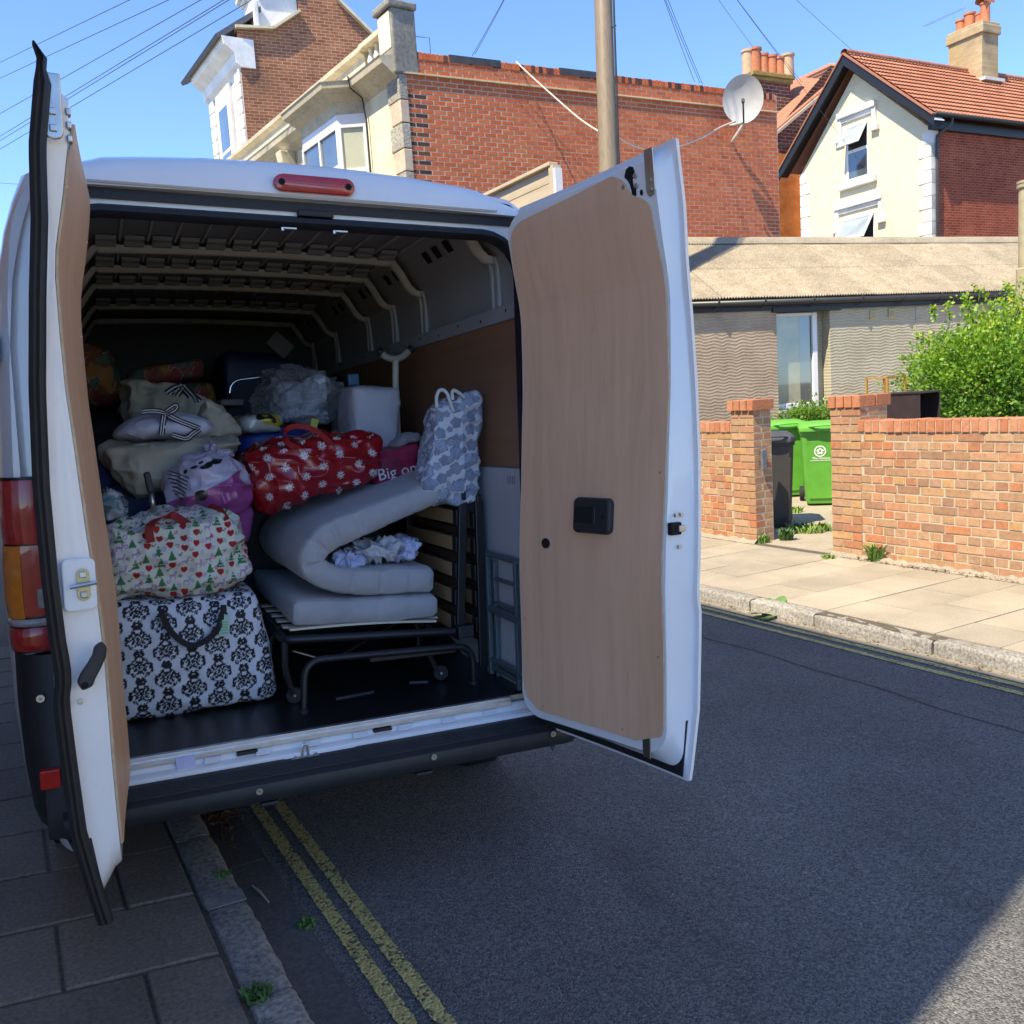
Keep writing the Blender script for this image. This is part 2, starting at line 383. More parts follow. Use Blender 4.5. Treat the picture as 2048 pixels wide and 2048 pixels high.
for y0 in (.32,1.24,1.73,2.24):
    for k in range(12):
        x=-.560+k*.112
        o=swage0 if first else link_copy(swage0,van); first=False
        o.location=(x,y0,1.970+.012*(1-(x/.68)**2)); o.scale=(1,(.82 if y0<1 else .38)/.85,1)
# floor, sill, bumper
mb=MB(); mb.box(-.83,.83,.028,3.78,.046,.0635); fl=mb.build('load_floor',FLOORM,van)
mb=MB(); mb.box(-.79,.80,.022,.0285,.044,.0632); mb.build('floor_edge',PLYEDGE,fl)
mb=MB(); sec=[(.045,.040),(.012,.036),(.004,.026),(-.004,.012),(-.020,.006),(-.030,.0),(-.032,-.03),(.045,-.03)]
mb.loft([[(x,y,z) for y,z in sec] for x in (-.84,.84)],True,True); sill=mb.build('sill',PAINT,van,bevel=.003)
mb=MB(); mb.box(-.684,.695,.0,.021,.040,.0655); mb.box(-.684,.695,-.006,.0,.034,.052); mb.build('aluminium_strip',ALU,sill,bevel=.0015)
mb=MB(); mb.prism([(-.20,-.026,-.002),(-.15,-.044,-.032),(.02,-.044,-.032),(.08,-.026,-.002)],(0,.03,.0)); mb.prism([(-.20,-.026,-.003),(-.16,-.052,-.028),(.03,-.052,-.028),(.08,-.026,-.003)],(0,0,-.014)); mb.build('striker_recess',PAINT,sill,bevel=.003)
sx0=vy(610,1490,-.03)[0]
mb=MB(); mb.tube([(sx0-.012,-.036,-.012),(sx0-.012,-.036,.022),(sx0-.008,-.036,.030),(sx0+.004,-.036,.030),(sx0+.008,-.036,.022),(sx0+.008,-.036,-.012)],.0045,8); mb.box(sx0-.05,sx0+.045,-.046,-.030,-.017,-.013)
for dx in (-.036,.034): mb.lathe([(.006,0),(.006,.004),(.003,.007)],(sx0+dx,-.038,-.013),10)
mb.build('door_striker',STEEL,sill,True,sharp=40)
for px in ((489,1497),(753,1450)):
    p=vz(*px,.018); mb=MB(); mb.box(p[0]-.035,p[0]+.035,-.012,.012,.018,.03); mb.build('rubber_stop',RUBBER,sill,bevel=.003)
p=vy(372,1513,-.008); mb=MB(); mb.prism([(p[0]-.03,-.012,.005),(p[0]+.03,-.010,.008),(p[0]+.026,-.008,.052),(p[0]-.034,-.009,.048)],(0,-.001,0)); pap=mb.build('paper_label',plain('lilac_paper',(.50,.53,.78),.8),sill)
for k in range(7):
    x=-.45+k*.17; mb=MB(); mb.prism([(x,-.021,.012),(x+.05,-.021,.012),(x+.06,.001,.026),(x+.004,.001,.026)],(0,-.002,.004)); mb.build('sill_pressing',PAINT,sill,bevel=.002)
mb=MB(); sec=[(.02,-.006),(-.035,-.012),(-.05,-.016),(-.145,-.030),(-.160,-.040),(-.165,-.058),(-.160,-.090),(-.150,-.102),(-.06,-.115),(.02,-.115)]
xs=[-.875,-.86,.86,.885]; rr=[]
for x in xs: rr.append([(x,y*(.96 if abs(x)>.87 else 1),z) for y,z in sec])
mb.loft(rr,True,True); bum=mb.build('rear_bumper',PLASTIC,van,True,sharp=30)
for k in range(8):
    y=-.055-k*.0105; mb=MB(); mb.box(-.74,.80,y-.0022,y+.0022,-.0165+(y+.05)*.145-.002,-.0130+(y+.05)*.145); mb.build('step_tread',PLASTIC,bum,bevel=.0012)
for u,v,yy in ((512,1523,None),(795,1472,None),(1063,1424,None),(519,1583,-.168),(868,1514,-.168),(1106,1468,-.168)):
    p=vz(u,v,-.018) if yy is None else vy(u,v,yy)
    mb=MB(); mb.lathe([(.011,0),(.011,.003),(.005,.003),(.004,.0)],(p[0],p[1],p[2]),12,'z' if yy is None else 'y'); mb.build('bumper_screw',STEEL if yy else DARKMETAL,bum,True,sharp=30)
for x in (-.26,.28): mb=MB(); mb.box(x-.03,x+.03,-.15,-.12,-.120,-.108); mb.build('sensor_lug',PLASTIC,bum,bevel=.003)
p=vy(956,1482,-.10); mb=MB(); mb.prism([(p[0]-.035,-.10,p[2]+.012),(p[0]-.02,-.10,p[2]-.014),(p[0]+.025,-.10,p[2]-.010),(p[0]+.04,-.10,p[2]+.012)],(0,.1,0)); mb.build('tow_cover',plain('cream_plastic',(.50,.48,.40),.5),van,bevel=.006)
# underside, chassis
mb=MB(); mb.box(-.86,.86,.03,4.6,-.16,-.045); mb.build('chassis',plain('underbody_black',(.012,.012,.012),.85),van)
for sx in (-1,1):
    # corner moulding below the lamp
    mb=MB(); R=[]
    for z,xo,yo in ((.455,.985,-.045),(.30,.985,-.07),(.10,.975,-.095),(-.03,.96,-.11),(-.08,.945,-.108),(-.11,.92,-.10),(-.125,.88,-.07)):
        R.append([(sx*.80,yo+.01,z),(sx*.86,yo-.012,z),(sx*.92,yo,z),(sx*(xo-.02),yo+.04,z),(sx*xo,yo+.10,z),(sx*xo,.42,z),(sx*.80,.42,z)])
    mb.loft(R,True,True); co=mb.build('bumper_corner',PLASTIC,van,True,sharp=40)
    p=vy(101,1558,-.118); z=p[2]; mb=MB(); xc=abs(p[0]); mb.box(min(sx*(xc-.028),sx*(xc+.028)),max(sx*(xc-.028),sx*(xc+.028)),-.128,-.10,z-.029,z+.029); mb.build('rear_reflector',BRIGHTRED,co,bevel=.004)
    mb=MB(); p=vy(81,1397,-.085); mb.lathe([(.012,0),(.012,.004),(.005,.004),(.004,0)],(sx*abs(p[0]),-.085,p[2]),12,'y'); mb.build('corner_screw',STEEL,co,True,sharp=30)
    # tail lamp
    def lamp_ring(z):
        xo=.988; return [(sx*.868,.02,z),(sx*.868,-.028,z),(sx*.90,-.042,z),(sx*.94,-.038,z),(sx*.970,-.018,z),(sx*xo,.03,z),(sx*xo,.10,z)]
    mb=MB(); mb.loft([lamp_ring(z) for z in (.462,.47,.6,.8,.99,1.004)],True,True); tl=mb.build('tail_lamp',DARKMETAL,van,True,sharp=40)
    def lens(z0,z1,mat_,nm_,i0=0,i1=6,off=.006):
        mb=MB(); R=[]
        for z in np.linspace(z0,z1,5):
            r=lamp_ring(z)[i0:i1+1]; e=off*(.4 if z in (z0,z1) else 1); R.append([(x+sx*e*(.2 if i<2 else .8),y-e,zz) for i,(x,y,zz) in enumerate(r)])
        mb.loft(R,False,False); mb.build(nm_,mat_,tl,True)
    lens(.80,.995,RED,'red_lens'); lens(.57,.795,AMBER,'amber_lens',3,6,.010); lens(.575,.795,RED,'inner_red_lens',1,3,.004); lens(.545,.568,CLEAR,'clear_lens',1,6,.008); lens(.60,.66,CLEAR,'reverse_lens',1,2,.012); lens(.468,.54,RED,'lower_red_lens')
    mb=MB(); p=[(sx*.955,.30,1.55),(sx*.97,.30,1.2)]; 
    # hinges on the body side
    for z in (1.40,):
        mb=MB(); mb.box(min(sx*.955,sx*.99),max(sx*.955,sx*.99),-.03,.16,z-.05,z+.05); mb.build('door_hinge',PAINT,van,bevel=.02,seg=3)
    for y in (.95,4.35):
        wh=part_empty('wheel',van); wh.location=(sx*.86,y,-.21); mb=MB(); mb.lathe([(.22,-.10),(.31,-.105),(.335,-.07),(.335,.07),(.31,.105),(.22,.10)],seg=32,axis='x'); mb.build('tyre',TYRE,wh,True,sharp=50)
        mb=MB(); mb.lathe([(.22,-.09),(.19,-.03),(.10,sx*.05),(.06,sx*.08),(.0,sx*.08)],seg=24,axis='x'); mb.build('rim',RIM,wh,True,sharp=40)
# high brake lamp
mb=MB()
def stadium(w,h,n=8):
    r=h/2; return [( w/2-r+r*math.cos(a), r*math.sin(a)) for a in np.linspace(-math.pi/2,math.pi/2,n)]+[(-w/2+r+r*math.cos(a), r*math.sin(a)) for a in np.linspace(math.pi/2,1.5*math.pi,n)]
cx,cz=.018,1.940
R=[]
for off,sc_ in ((-.03,1.0),(-.048,1.0),(-.055,.97),(-.057,.90)):
    R.append([(cx+x*sc_*(1 if abs(sc_-1)<.01 else 1), off, cz+z*sc_-.014*x*0) for x,z in stadium(.275,.056)])
mb.loft(R,True,True); bl=mb.build('high_brake_lamp',RED,van,True,sharp=40)
for sx in (-1,1): mb=MB(); mb.lathe([(.011,0),(.011,.003),(.004,.001)],(cx+sx*.112,-.0565,cz),12,'y'); mb.build('lamp_screw',HOLE,bl,True,sharp=30)
for k in range(3): mb=MB(); mb.box(cx-.09,cx+.09,-.0585,-.0565,cz-.012+k*.011-.001,cz-.012+k*.011+.001); mb.build('lamp_ridge',RED,bl)
# top catch block and two catches
p=vy(631,427,0); mb=MB(); mb.box(p[0]-.06,p[0]+.06,-.012,.02,1.845,1.866); mb.build('top_catch',RUBBER,van,bevel=.003)
for u in (578,680): p=vy(u,450,0.0); mb=MB(); mb.box(p[0]-.022,p[0]+.022,-.02,.0,1.796,1.803); mb.box(p[0]-.03,p[0]-.02,-.018,.01,1.79,1.803,); mb.build('catch_plate',STEEL,van,bevel=.002)

# ---------------------------------------------------------------- rear doors
DW,DHX,DZB=.7949,.8318,-.0417
THR,THL=1.7267,1.4988
zo=np.array([-.05,.0,.18,.37,.50,.555,.60,.64,.78,1.0,1.22,1.44,1.60,1.76,1.95,2.0]); no=np.array([.0,-.012,-.045,-.056,-.062,-.053,-.056,-.060,-.067,-.071,-.065,-.050,-.036,-.030,-.004,.0])
zi=np.array([-.05,.05,.31,.57,.70,.886,1.13,1.22,1.36,1.485,1.55,1.67,1.81,1.93,2.0]); ni=np.array([.057,.057,.050,.048,.042,.027,.011,.004,.0,-.001,.004,.026,.047,.055,.055])
def n_out(u,z): return np.interp(z,zo,no)+.045*np.clip(1-u/DW,0,1)**2
def n_in(u,z): return np.interp(z,zi,ni)+.100*np.clip(1-u/DW,0,1)**1.3
class Door:
    def __init__(s,side):
        s.side=side; th=THR if side>0 else THL
        s.u=np.array([-side*math.cos(th),-math.sin(th),0]); s.n=np.array([-side*math.sin(th),math.cos(th),0]); s.h=np.array([side*DHX,-.03,0]); s.tilt=np.array([-side*.011/1.95,0,0])
    def P(s,u,n,z): return s.h+s.u*u+s.n*n+np.array([0,0,z])+s.tilt*z
    def hit(s,px,py,fn=n_in,it=8):       # photo pixel -> (u,z) on the door's inner face
        n=.05
        for _ in range(it):
            q=v_plane(px,py,s.h+s.n*n,s.n); u=(q-s.h)@s.u; z=q[2]; n=float(fn(u,z))
        return u,z
def rrect(u0,u1,z0,z1a,z1b,r,nz=56,nu=12,nc=7):     # rounded outline, top runs from z1a (hinge side) to z1b; r = 4 corner radii bl, br, tr, tl
    zt=lambda u: z1a+(z1b-z1a)*(u-u0)/(u1-u0)
    bl,br,tr,tl=r; P=[]
    P+=[(u0+bl+(u1-br-u0-bl)*t, z0) for t in np.linspace(0,1,nu)]
    P+=[(u1-br+br*math.sin(a), z0+br-br*math.cos(a)) for a in np.linspace(0,math.pi/2,nc+2)[1:-1]]
    P+=[(u1, z0+br+(zt(u1)-tr-z0-br)*t) for t in np.linspace(0,1,nz)]
    P+=[(u1-tr+tr*math.cos(a), zt(u1)-tr+tr*math.sin(a)-(zt(u1)-zt(u1-tr))*math.sin(a)*1) for a in np.linspace(0,math.pi/2,nc+2)[1:-1]]
    P+=[(u1-tr+(u0+tl-u1+tr)*t, zt(u1-tr+(u0+tl-u1+tr)*t)) for t in np.linspace(0,1,nu)]
    P+=[(u0+tl-tl*math.sin(a), zt(u0+tl)-tl+tl*math.cos(a)) for a in np.linspace(0,math.pi/2,nc+2)[1:-1]]
    P+=[(u0, zt(u0+tl)-tl+(z0+bl-zt(u0+tl)+tl)*t) for t in np.linspace(0,1,nz)]
    P+=[(u0+bl-bl*math.cos(a), z0+bl-bl*math.sin(a)) for a in np.linspace(0,math.pi/2,nc+2)[1:-1]]
    return np.array(P)
def make_door(side):
    D=Door(side); th=1
    O=rrect(0,DW,DZB,1.918,1.958,(.01,.006,.006,.02))
    def ring(L,fn,off): return [D.P(u,float(fn(u,z))+off,z) for u,z in L]
    def shrink(L,k):
        c=np.array([.40,.95]); Q=L.copy(); Q[:,0]=c[0]+(L[:,0]-c[0])*k; zm,zM=L[:,1].min(),L[:,1].max(); m=.38*(1-k)
        Q[:,1]=np.clip(L[:,1],zm+m,zM-m); return Q
    I2=rrect(.018,DW-.014,DZB+.014,1.905,1.944,(.02,.02,.02,.03)); I3=rrect(.035,DW-.022,DZB+.03,1.89,1.93,(.05,.05,.03,.06))
    PL=rrect(.050,DW-.036,.022,1.872,1.915,(.10,.105,.05,.10)); PL2=rrect(.056,DW-.046,.032,1.864,1.906,(.095,.098,.045,.095))
    rings=[ring(O,n_out,0),ring(O,n_out,.012),ring(I2,n_out,.014),ring(I3,n_out,.020)]
    rings.append([D.P(u,float(n_in(u,z))-.016,z) for u,z in PL]); rings.append([D.P(u,float(n_in(u,z)),z) for u,z in PL2])
    for k in (.8,.6,.4,.2,.02): rings.append([D.P(u,float(n_in(u,z)),z) for u,z in shrink(PL2,k)])
    back=[ring(O,n_out,0)]+[[D.P(u,float(n_out(u,z)),z) for u,z in shrink(O,k)] for k in (.97,.8,.6,.4,.2,.02)]
    mb=MB(); mb.loft(rings if side>0 else [r[::-1] for r in rings],True,False); mb.loft(back[::-1] if side>0 else [r[::-1] for r in back[::-1]],True,False)
    o=mb.build('rear_door',PAINT,van,True,sharp=50)
    o['label']='%s rear door swung open, plywood lined inside'%('far' if side>0 else 'near')
    # plywood lining
    zr=np.array([.062,.068,.08,.105,.15,.45,.68,.96,1.19,1.6,1.765,1.785,1.797,1.806,1.822,1.85,1.872,1.889]); ur=np.array([.62,.685,.712,.733,.742,.742,.737,.741,.748,.735,.722,.708,.690,.668,.645,.632,.610,.575])
    zl=np.array([.062,.075,.10,.15,.2,1.0,1.70,1.77,1.80,1.825,1.836]); ul=np.array([.15,.115,.088,.070,.066,.066,.066,.072,.086,.11,.14])
    mb=MB(); rows=[]; zs=np.unique(np.r_[np.linspace(.062,1.74,44),np.linspace(1.74,1.889,26)])
    for z in zs:
        a=np.interp(z,zl,ul) if z<=1.836 else .14+(z-1.836)/(1.889-1.836)*(.575-.14); b=np.interp(z,zr,ur)
        if a>b-.002: a=b-.002
        rows.append([(u,z) for u in np.linspace(a,b,9)])
    front=[[D.P(u,float(n_in(u,z))+.0065,z) for u,z in r] for r in rows]; bk=[[D.P(u,float(n_in(u,z))+.0008,z) for u,z in r] for r in rows]
    mb.grid(front,0,side<0)
    for col in (0,-1): mb.grid([[f[col] for f in front],[f[col] for f in bk]],1,(col==0)^(side<0))
    for row in (0,-1): mb.grid([front[row],bk[row]],1,(row==-1)^(side<0))
    mb.build('plywood_panel',[PLY,PLYEDGE],o,False)
    # screws in the lining
    for u,z in ((.085,1.70),(.088,1.42),(.085,.40),(.71,1.70),(.72,.95),(.72,.36),(.17,.082),(.56,.085)):
        mb=MB(); c=D.P(u,float(n_in(u,z))+.0066,z); r=.005
        mb.obox(c,D.u*r*.7,D.n*.0012,np.array([0,0,1])*r*.7); mb.build('lining_screw',STEEL,o,bevel=.001)
    def on_face(poly,off,th,name,mat_,bev=0,par=o):
        mb=MB(); A=[D.P(u,float(n_in(u,z))+off,z) for u,z in poly]; mb.prism(A,D.n*th); return mb.build(name,mat_,par,bevel=bev)
    # folded hold-open strap plate at the top
    c=[(.712,1.812),(.718,1.800),(.730,1.794),(.742,1.800),(.748,1.812),(.748,1.935),(.712,1.935)]
    if side>0: on_face(c,.0,.004,'latch_plate',STEEL,.001); zz=((.730,1.815),(.730,1.842))
    else:
        mb=MB(); A=[D.P(DW-.030+.016,q,z) for q,z in ((-.004,1.80),(.004,1.788),(.018,1.784),(.032,1.788),(.038,1.80),(.038,1.93),(-.004,1.93))]; mb.prism(A,D.u*.010); mb.build('latch_plate',STEEL,o,bevel=.003); zz=()
        for z in (1.808,1.845): mb=MB(); mb.obox(D.P(DW-.002,.017,z),D.n*.008,D.u*.003,(0,0,.008)); mb.build('plate_screw',STEEL,o,bevel=.0025)
        mb=MB()
        for k in range(3): mb.obox(D.P(DW-.05,.052,1.86-k*.030),D.n*.006,D.u*.012,(0,0,.008))
        mb.build('lock_rod_clip',STEEL,o,bevel=.003)
    for u,z in zz: on_face([(u+.008*math.cos(a),z+.008*math.sin(a)) for a in np.linspace(0,2*math.pi,11)[:-1]],.004,.004,'plate_screw',STEEL,.001)
    if side>0:
        on_face([(.625,1.875),(.632,1.895),(.648,1.903),(.662,1.898),(.668,1.882),(.662,1.868),(.657,1.86),(.660,1.84),(.668,1.838),(.668,1.812),(.652,1.808),(.650,1.83),(.645,1.85),(.638,1.862)],.0005,.002,'lock_aperture',HOLE)
        for u,z in ((.622,1.845),(.672,1.868),(.674,1.838)): on_face([(u+.008*math.cos(a),z+.008*math.sin(a)) for a in np.linspace(0,2*math.pi,11)[:-1]],.0,.008,'lock_bolt',STEEL,.002)
        on_face([(.69+.006*math.cos(a),1.815+.009*math.sin(a)) for a in np.linspace(0,2*math.pi,11)[:-1]],.0005,.002,'lock_hole',HOLE)
        # inner handle bezel
        (u0,z1),(u1,z0)=D.hit(1163,993),D.hit(1233,1069)
        def rr_(a,b,c,d,r,n=5): return [(x,z) for x,z in rrect(a,b,c,d,d,(r,r,r,r),4,4,n)]
        hb=on_face(rr_(u0,u1,z0,z1,.02),.006,.026,'inner_handle',PLASTIC,.008)
        hb2=on_face(rr_(u0+.012,u0+.105,z0+.035,z1-.03,.008),.0325,.002,'handle_recess',HOLE,0)
        on_face(rr_(u0+.10,u0+.112,z0+.035,z1-.03,.004),.033,.006,'handle_lever',PLASTIC,.002)
        on_face([(u1-.028+.007*math.cos(a),(z0+z1)/2+.007*math.sin(a)) for a in np.linspace(0,2*math.pi,11)[:-1]],.0325,.001,'handle_screw_hole',HOLE)
        u,z=D.hit(1097,1086)
        on_face([(u+.025*math.cos(a),z+.022*math.sin(a)) for a in np.linspace(0,2*math.pi,25)[:-1]],.0068,.001,'grip_hole_rim',PLYEDGE); on_face([(u+.021*math.cos(a),z+.0185*math.sin(a)) for a in np.linspace(0,2*math.pi,25)[:-1]],.0079,.001,'grip_hole',HOLE)
        # latch on the free edge
        for dz in (0,): 
            mb=MB(); nn=float(n_in(.77,.773)); mb.obox(D.P(DW-.030,nn-.018,.773),D.n*.022,D.u*.010,(0,0,.020)); lt=mb.build('side_latch',HOLE,o,bevel=.004)
            mb=MB(); mb.obox(D.P(DW-.022,nn-.034,.773),D.n*.014,D.u*.012,(0,0,.010)); mb.build('latch_claw',STEEL,o,bevel=.004)
        for dn,z in ((-.02,.815),(-.042,.816),(-.03,.715)):
            mb=MB(); mb.obox(D.P(DW-.024,nn+dn,z),D.n*.006,D.u*.005,(0,0,.006)); mb.build('latch_screw',STEEL,o,bevel=.002)
        # bottom latch bracket and rubber corner
        u,z=D.hit(1295,1488); mb=MB(); mb.prism([D.P(u-.018,float(n_in(u,z))+.001,z-.045),D.P(u+.018,float(n_in(u,z))+.001,z-.045),D.P(u+.018,float(n_in(u,z))+.001,z+.022),D.P(u,float(n_in(u,z))+.001,z+.034),D.P(u-.018,float(n_in(u,z))+.001,z+.022)],D.n*.004); mb.build('bottom_latch',STEEL,o,bevel=.001)
    # black rubber along the bottom edge inside
    A=[]; 
    for u in np.linspace(.02,DW-.03,12): A.append((u,DZB+.008))
    mb=MB(); r0=[];
    for u in np.linspace(.015,DW-.022,14):
        zz=.030 if u<DW-.16 else .030+.13*max(0,(u-(DW-.16))/.13)**2.2
        zz=min(zz,.15)
        nb=float(n_out(u,DZB+.01))+.019; r0.append([D.P(u,nb,DZB+.010),D.P(u,nb+.004,DZB+.012),D.P(u,float(n_out(u,zz))+.034,zz),D.P(u,float(n_out(u,zz))+.026,zz)])
    mb.loft(r0 if side>0 else [r[::-1] for r in r0],True,True); mb.build('bottom_rubber',RUBBER,o,True,sharp=40)
    if side<0:
        # rubber seal up the free edge
        R=[]
        for z in np.r_[np.linspace(-.055,1.90,60),1.93,1.955,1.985]:
            nb=float(n_out(DW,z)); k=1.0 if z<1.92 else (.6 if z<1.97 else .15)
            R.append([D.P(DW+a,nb+b*k-(.012 if z>1.97 else 0),z) for a,b in ((-.01,-.004),(.012,-.006),(.020,.004),(.016,.010),(.021,.016),(.017,.024),(.006,.030),(-.01,.030))])
        mb=MB(); mb.loft(R if True else R,True,True); mb.build('edge_seal',RUBBER,o,True,sharp=40)
        def edge_pt(px,py,off=.0): 
            q=v_plane(px,py,D.P(DW-.012-off,0,1.0),D.u); return (q-D.h)@D.n,q[2]
        # check-strap plate, lever handle, screws on the edge face
        n0,z0=edge_pt(155,1170)
        def edge_poly(poly,off,th_,name,mat_,bev): 
            mb=MB(); mb.prism([D.P(DW-.012+off,n,z) for n,z in poly],D.u*th_); return mb.build(name,mat_,o,bevel=bev)
        edge_poly([(n0+x,z0+z) for x,z in rrect(-.036,.036,-.062,.062,.062,(.014,)*4,4,4,4)],-.006,.008,'latch_recess',PAINT,.003)
        edge_poly([(n0+.008+x,z0+z) for x,z in rrect(-.014,.014,-.038,.038,.038,(.013,)*4,4,4,4)],.003,.003,'latch_plate',plain('yellow_zinc',(.45,.40,.22),.35,metal=.8),.001)
        mb=MB(); mb.tube([D.P(DW+.006,n0-.022,z0-.002),D.P(DW+.006,n0+.036,z0+.004)],.005,8); mb.build('latch_bolt',STEEL,o,True,sharp=40)
        for dz in (-.024,.024): mb=MB(); mb.obox(D.P(DW-.004,n0+.008,z0+dz),D.n*.008,D.u*.003,(0,0,.008)); mb.build('plate_screw',STEEL,o,bevel=.003)
        pts=[edge_pt(*q) for q in ((166,1366),(172,1350),(184,1330),(194,1310),(197,1292))]
        mb=MB(); w=[.018,.0175,.016,.015,.0145]; R=[]
        up=[]; dn=[]
        for i,(a,b) in enumerate(pts):
            t=np.array(pts[min(i+1,4)])-np.array(pts[max(i-1,0)]); t/=np.linalg.norm(t); nn=np.array([-t[1],t[0]])
            up.append(np.array([a,b])+nn*w[i]); dn.append(np.array([a,b])-nn*w[i])
        t0=np.array(pts[0])-np.array(pts[1]); t0/=np.linalg.norm(t0); e0=np.array(pts[0])+t0*.016; t1=np.array(pts[4])-np.array(pts[3]); t1/=np.linalg.norm(t1); e1=np.array(pts[4])+t1*.014
        poly=[tuple(p) for p in up]+[tuple(e1)]+[tuple(p) for p in dn[::-1]]+[tuple(e0)]
        lev=edge_poly(poly,.002,.022,'release_lever',PLASTIC,.006)
        a,b=pts[0]; edge_poly([(a+.008*math.cos(t),b+.008*math.sin(t)) for t in np.linspace(0,2*math.pi,11)[:-1]],.0245,.001,'lever_pivot',HOLE,0)
        a,b=edge_pt(158,1403); edge_poly([(a+.007*math.cos(t),b+.007*math.sin(t)) for t in np.linspace(0,2*math.pi,11)[:-1]],.0,.007,'edge_screw',STEEL,.002)
    return D
DR=make_door(1); DL=make_door(-1)
# ---------------------------------------------------------------- street frame: s along the street, t across it
SD=np.array([-.087,.99621,0]); ST=np.array([.99621,.087,0])
def st(s,t,z=0.0): return SD*s+ST*t+np.array([0,0,z])
SANG=math.atan2(SD[1],SD[0])-math.pi/2
def hd(a): a=math.radians(a); return np.array([math.sin(a),math.cos(a),0])
UP=np.array([0,0,1.0])
def struct(o): o['kind']='structure'; return o
def stuffk(o): o['kind']='stuff'; return o

def mat_asphalt():
    m,nt,b=nm('asphalt'); v=coord(nt)
    vo=N(nt,'ShaderNodeTexVoronoi',feature='F1'); vo.inputs['Scale'].default_value=150; nt.links.new(v,vo.inputs['Vector'])
    cell=vo.outputs['Color']; sep=N(nt,'ShaderNodeSeparateColor'); nt.links.new(cell,sep.inputs[0])
    c=ramp(nt,sep.outputs[0],[(.0,(.065,.065,.065)),(.5,(.140,.140,.138)),(.9,(.205,.204,.20)),(.975,(.22,.218,.214)),(.993,(.20,.195,.185)),(1,(.34,.33,.31))])
    big=noise(nt,v,.9,5,.6); c=mix(nt,.55,c,mix(nt,1.0,c,ramp(nt,big,[(.3,(.55,.55,.56)),(.7,(1.25,1.24,1.22))]),'MULTIPLY'))
    st_=noise(nt,coord(nt,'Object',(1.2,.35,1)),1.3,4,.65); c=mix(nt,mth(nt,'MULTIPLY',ramp(nt,st_,[(.60,(0,0,0)),(.78,(1,1,1))]),.45),c,(.028,.028,.030))
    setc(nt,b,c); b.inputs['Roughness'].default_value=.78; b.inputs['Specular IOR Level'].default_value=.45
    h=mth(nt,'ADD',mth(nt,'MULTIPLY',vo.outputs['Distance'],-1.0),mth(nt,'MULTIPLY',noise(nt,v,220,3),.4)); bump(nt,b,h,.75,.012); return m
ASPHALT=mat_asphalt()
def mat_stone(name, cols, sc_=60, rough=.85, bm=.4, spots=0, big=2.0, moss=None, dist=.004):
    m,nt,b=nm(name); g=N(nt,'ShaderNodeNewGeometry'); v=g.outputs['Position']; n=noise(nt,v,sc_,6,.7); n2=noise(nt,v,big,4)
    c=ramp(nt,n,[(.3,cols[0]),(.5,cols[1]),(.72,cols[2])]); c=mix(nt,1.0,c,ramp(nt,n2,[(.25,(.78,.77,.75)),(.75,(1.15,1.14,1.12))]),'MULTIPLY')
    oi=N(nt,'ShaderNodeObjectInfo'); c=mix(nt,1.0,c,ramp(nt,oi.outputs['Random'],[(0,(.86,.86,.86)),(1,(1.1,1.09,1.07))]),'MULTIPLY')
    if moss:
        k=noise(nt,v,7,5,.7); c=mix(nt,mth(nt,'MULTIPLY',ramp(nt,k,[(.58,(0,0,0)),(.72,(1,1,1))]),.6),c,moss)
    setc(nt,b,c); b.inputs['Roughness'].default_value=rough; bump(nt,b,n,bm,dist); return m
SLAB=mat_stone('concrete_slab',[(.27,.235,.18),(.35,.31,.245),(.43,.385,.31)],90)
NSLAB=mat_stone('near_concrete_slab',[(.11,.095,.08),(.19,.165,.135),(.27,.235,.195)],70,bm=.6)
GRANITE=mat_stone('granite_kerb',[(.10,.095,.09),(.30,.285,.26),(.50,.47,.43)],55,bm=.7,moss=(.12,.12,.07),dist=.01)
CHANNEL=mat_stone('channel_block',[(.07,.066,.064),(.105,.10,.097),(.15,.145,.14)],60)
DIRT=mat_stone('joint_dirt',[(.06,.05,.04),(.11,.095,.07),(.17,.15,.11)],40)
GARDEN=mat_stone('garden_concrete',[(.24,.21,.16),(.36,.32,.25),(.46,.41,.33)],60,moss=(.10,.11,.05))
EARTH=mat_stone('earth',[(.10,.085,.06),(.16,.14,.10),(.22,.19,.14)],12)
def mat_yellow():
    m,nt,b=nm('yellow_line_paint'); v=coord(nt); vo=N(nt,'ShaderNodeTexVoronoi'); vo.inputs['Scale'].default_value=95; nt.links.new(v,vo.inputs['Vector']); sp=N(nt,'ShaderNodeSeparateColor'); nt.links.new(vo.outputs['Color'],sp.inputs[0])
    n=noise(nt,v,5,4); wear=mth(nt,'ADD',mth(nt,'MULTIPLY',sp.outputs[1],.55),mth(nt,'MULTIPLY',n,.55))
    c=ramp(nt,wear,[(.30,(.10,.09,.065)),(.42,(.42,.345,.12)),(.8,(.58,.475,.17))]); c=mix(nt,mth(nt,'MULTIPLY',ramp(nt,noise(nt,v,2.3,3),[(.6,(0,0,0)),(.75,(1,1,1))]),.6),c,(.26,.19,.04))
    setc(nt,b,c); b.inputs['Roughness'].default_value=.8; bump(nt,b,mth(nt,'MULTIPLY',vo.outputs['Distance'],-1.0),.6,.01); return m
YELLOW=mat_yellow()
def strip(t0,t1,s0,s1,z,name,mat_,parent=None,ns=2):
    mb=MB(); mb.grid([[st(s,t0,z),st(s,t1,z)] for s in np.linspace(s0,s1,ns)],0,True); return mb.build(name,mat_,parent)
g=MB(); g.box(-400,400,-400,400,-.30,-.06); struct(g.build('ground',EARTH))
road=struct(strip(-.36,3.88,-30,70,0.0,'road',ASPHALT))
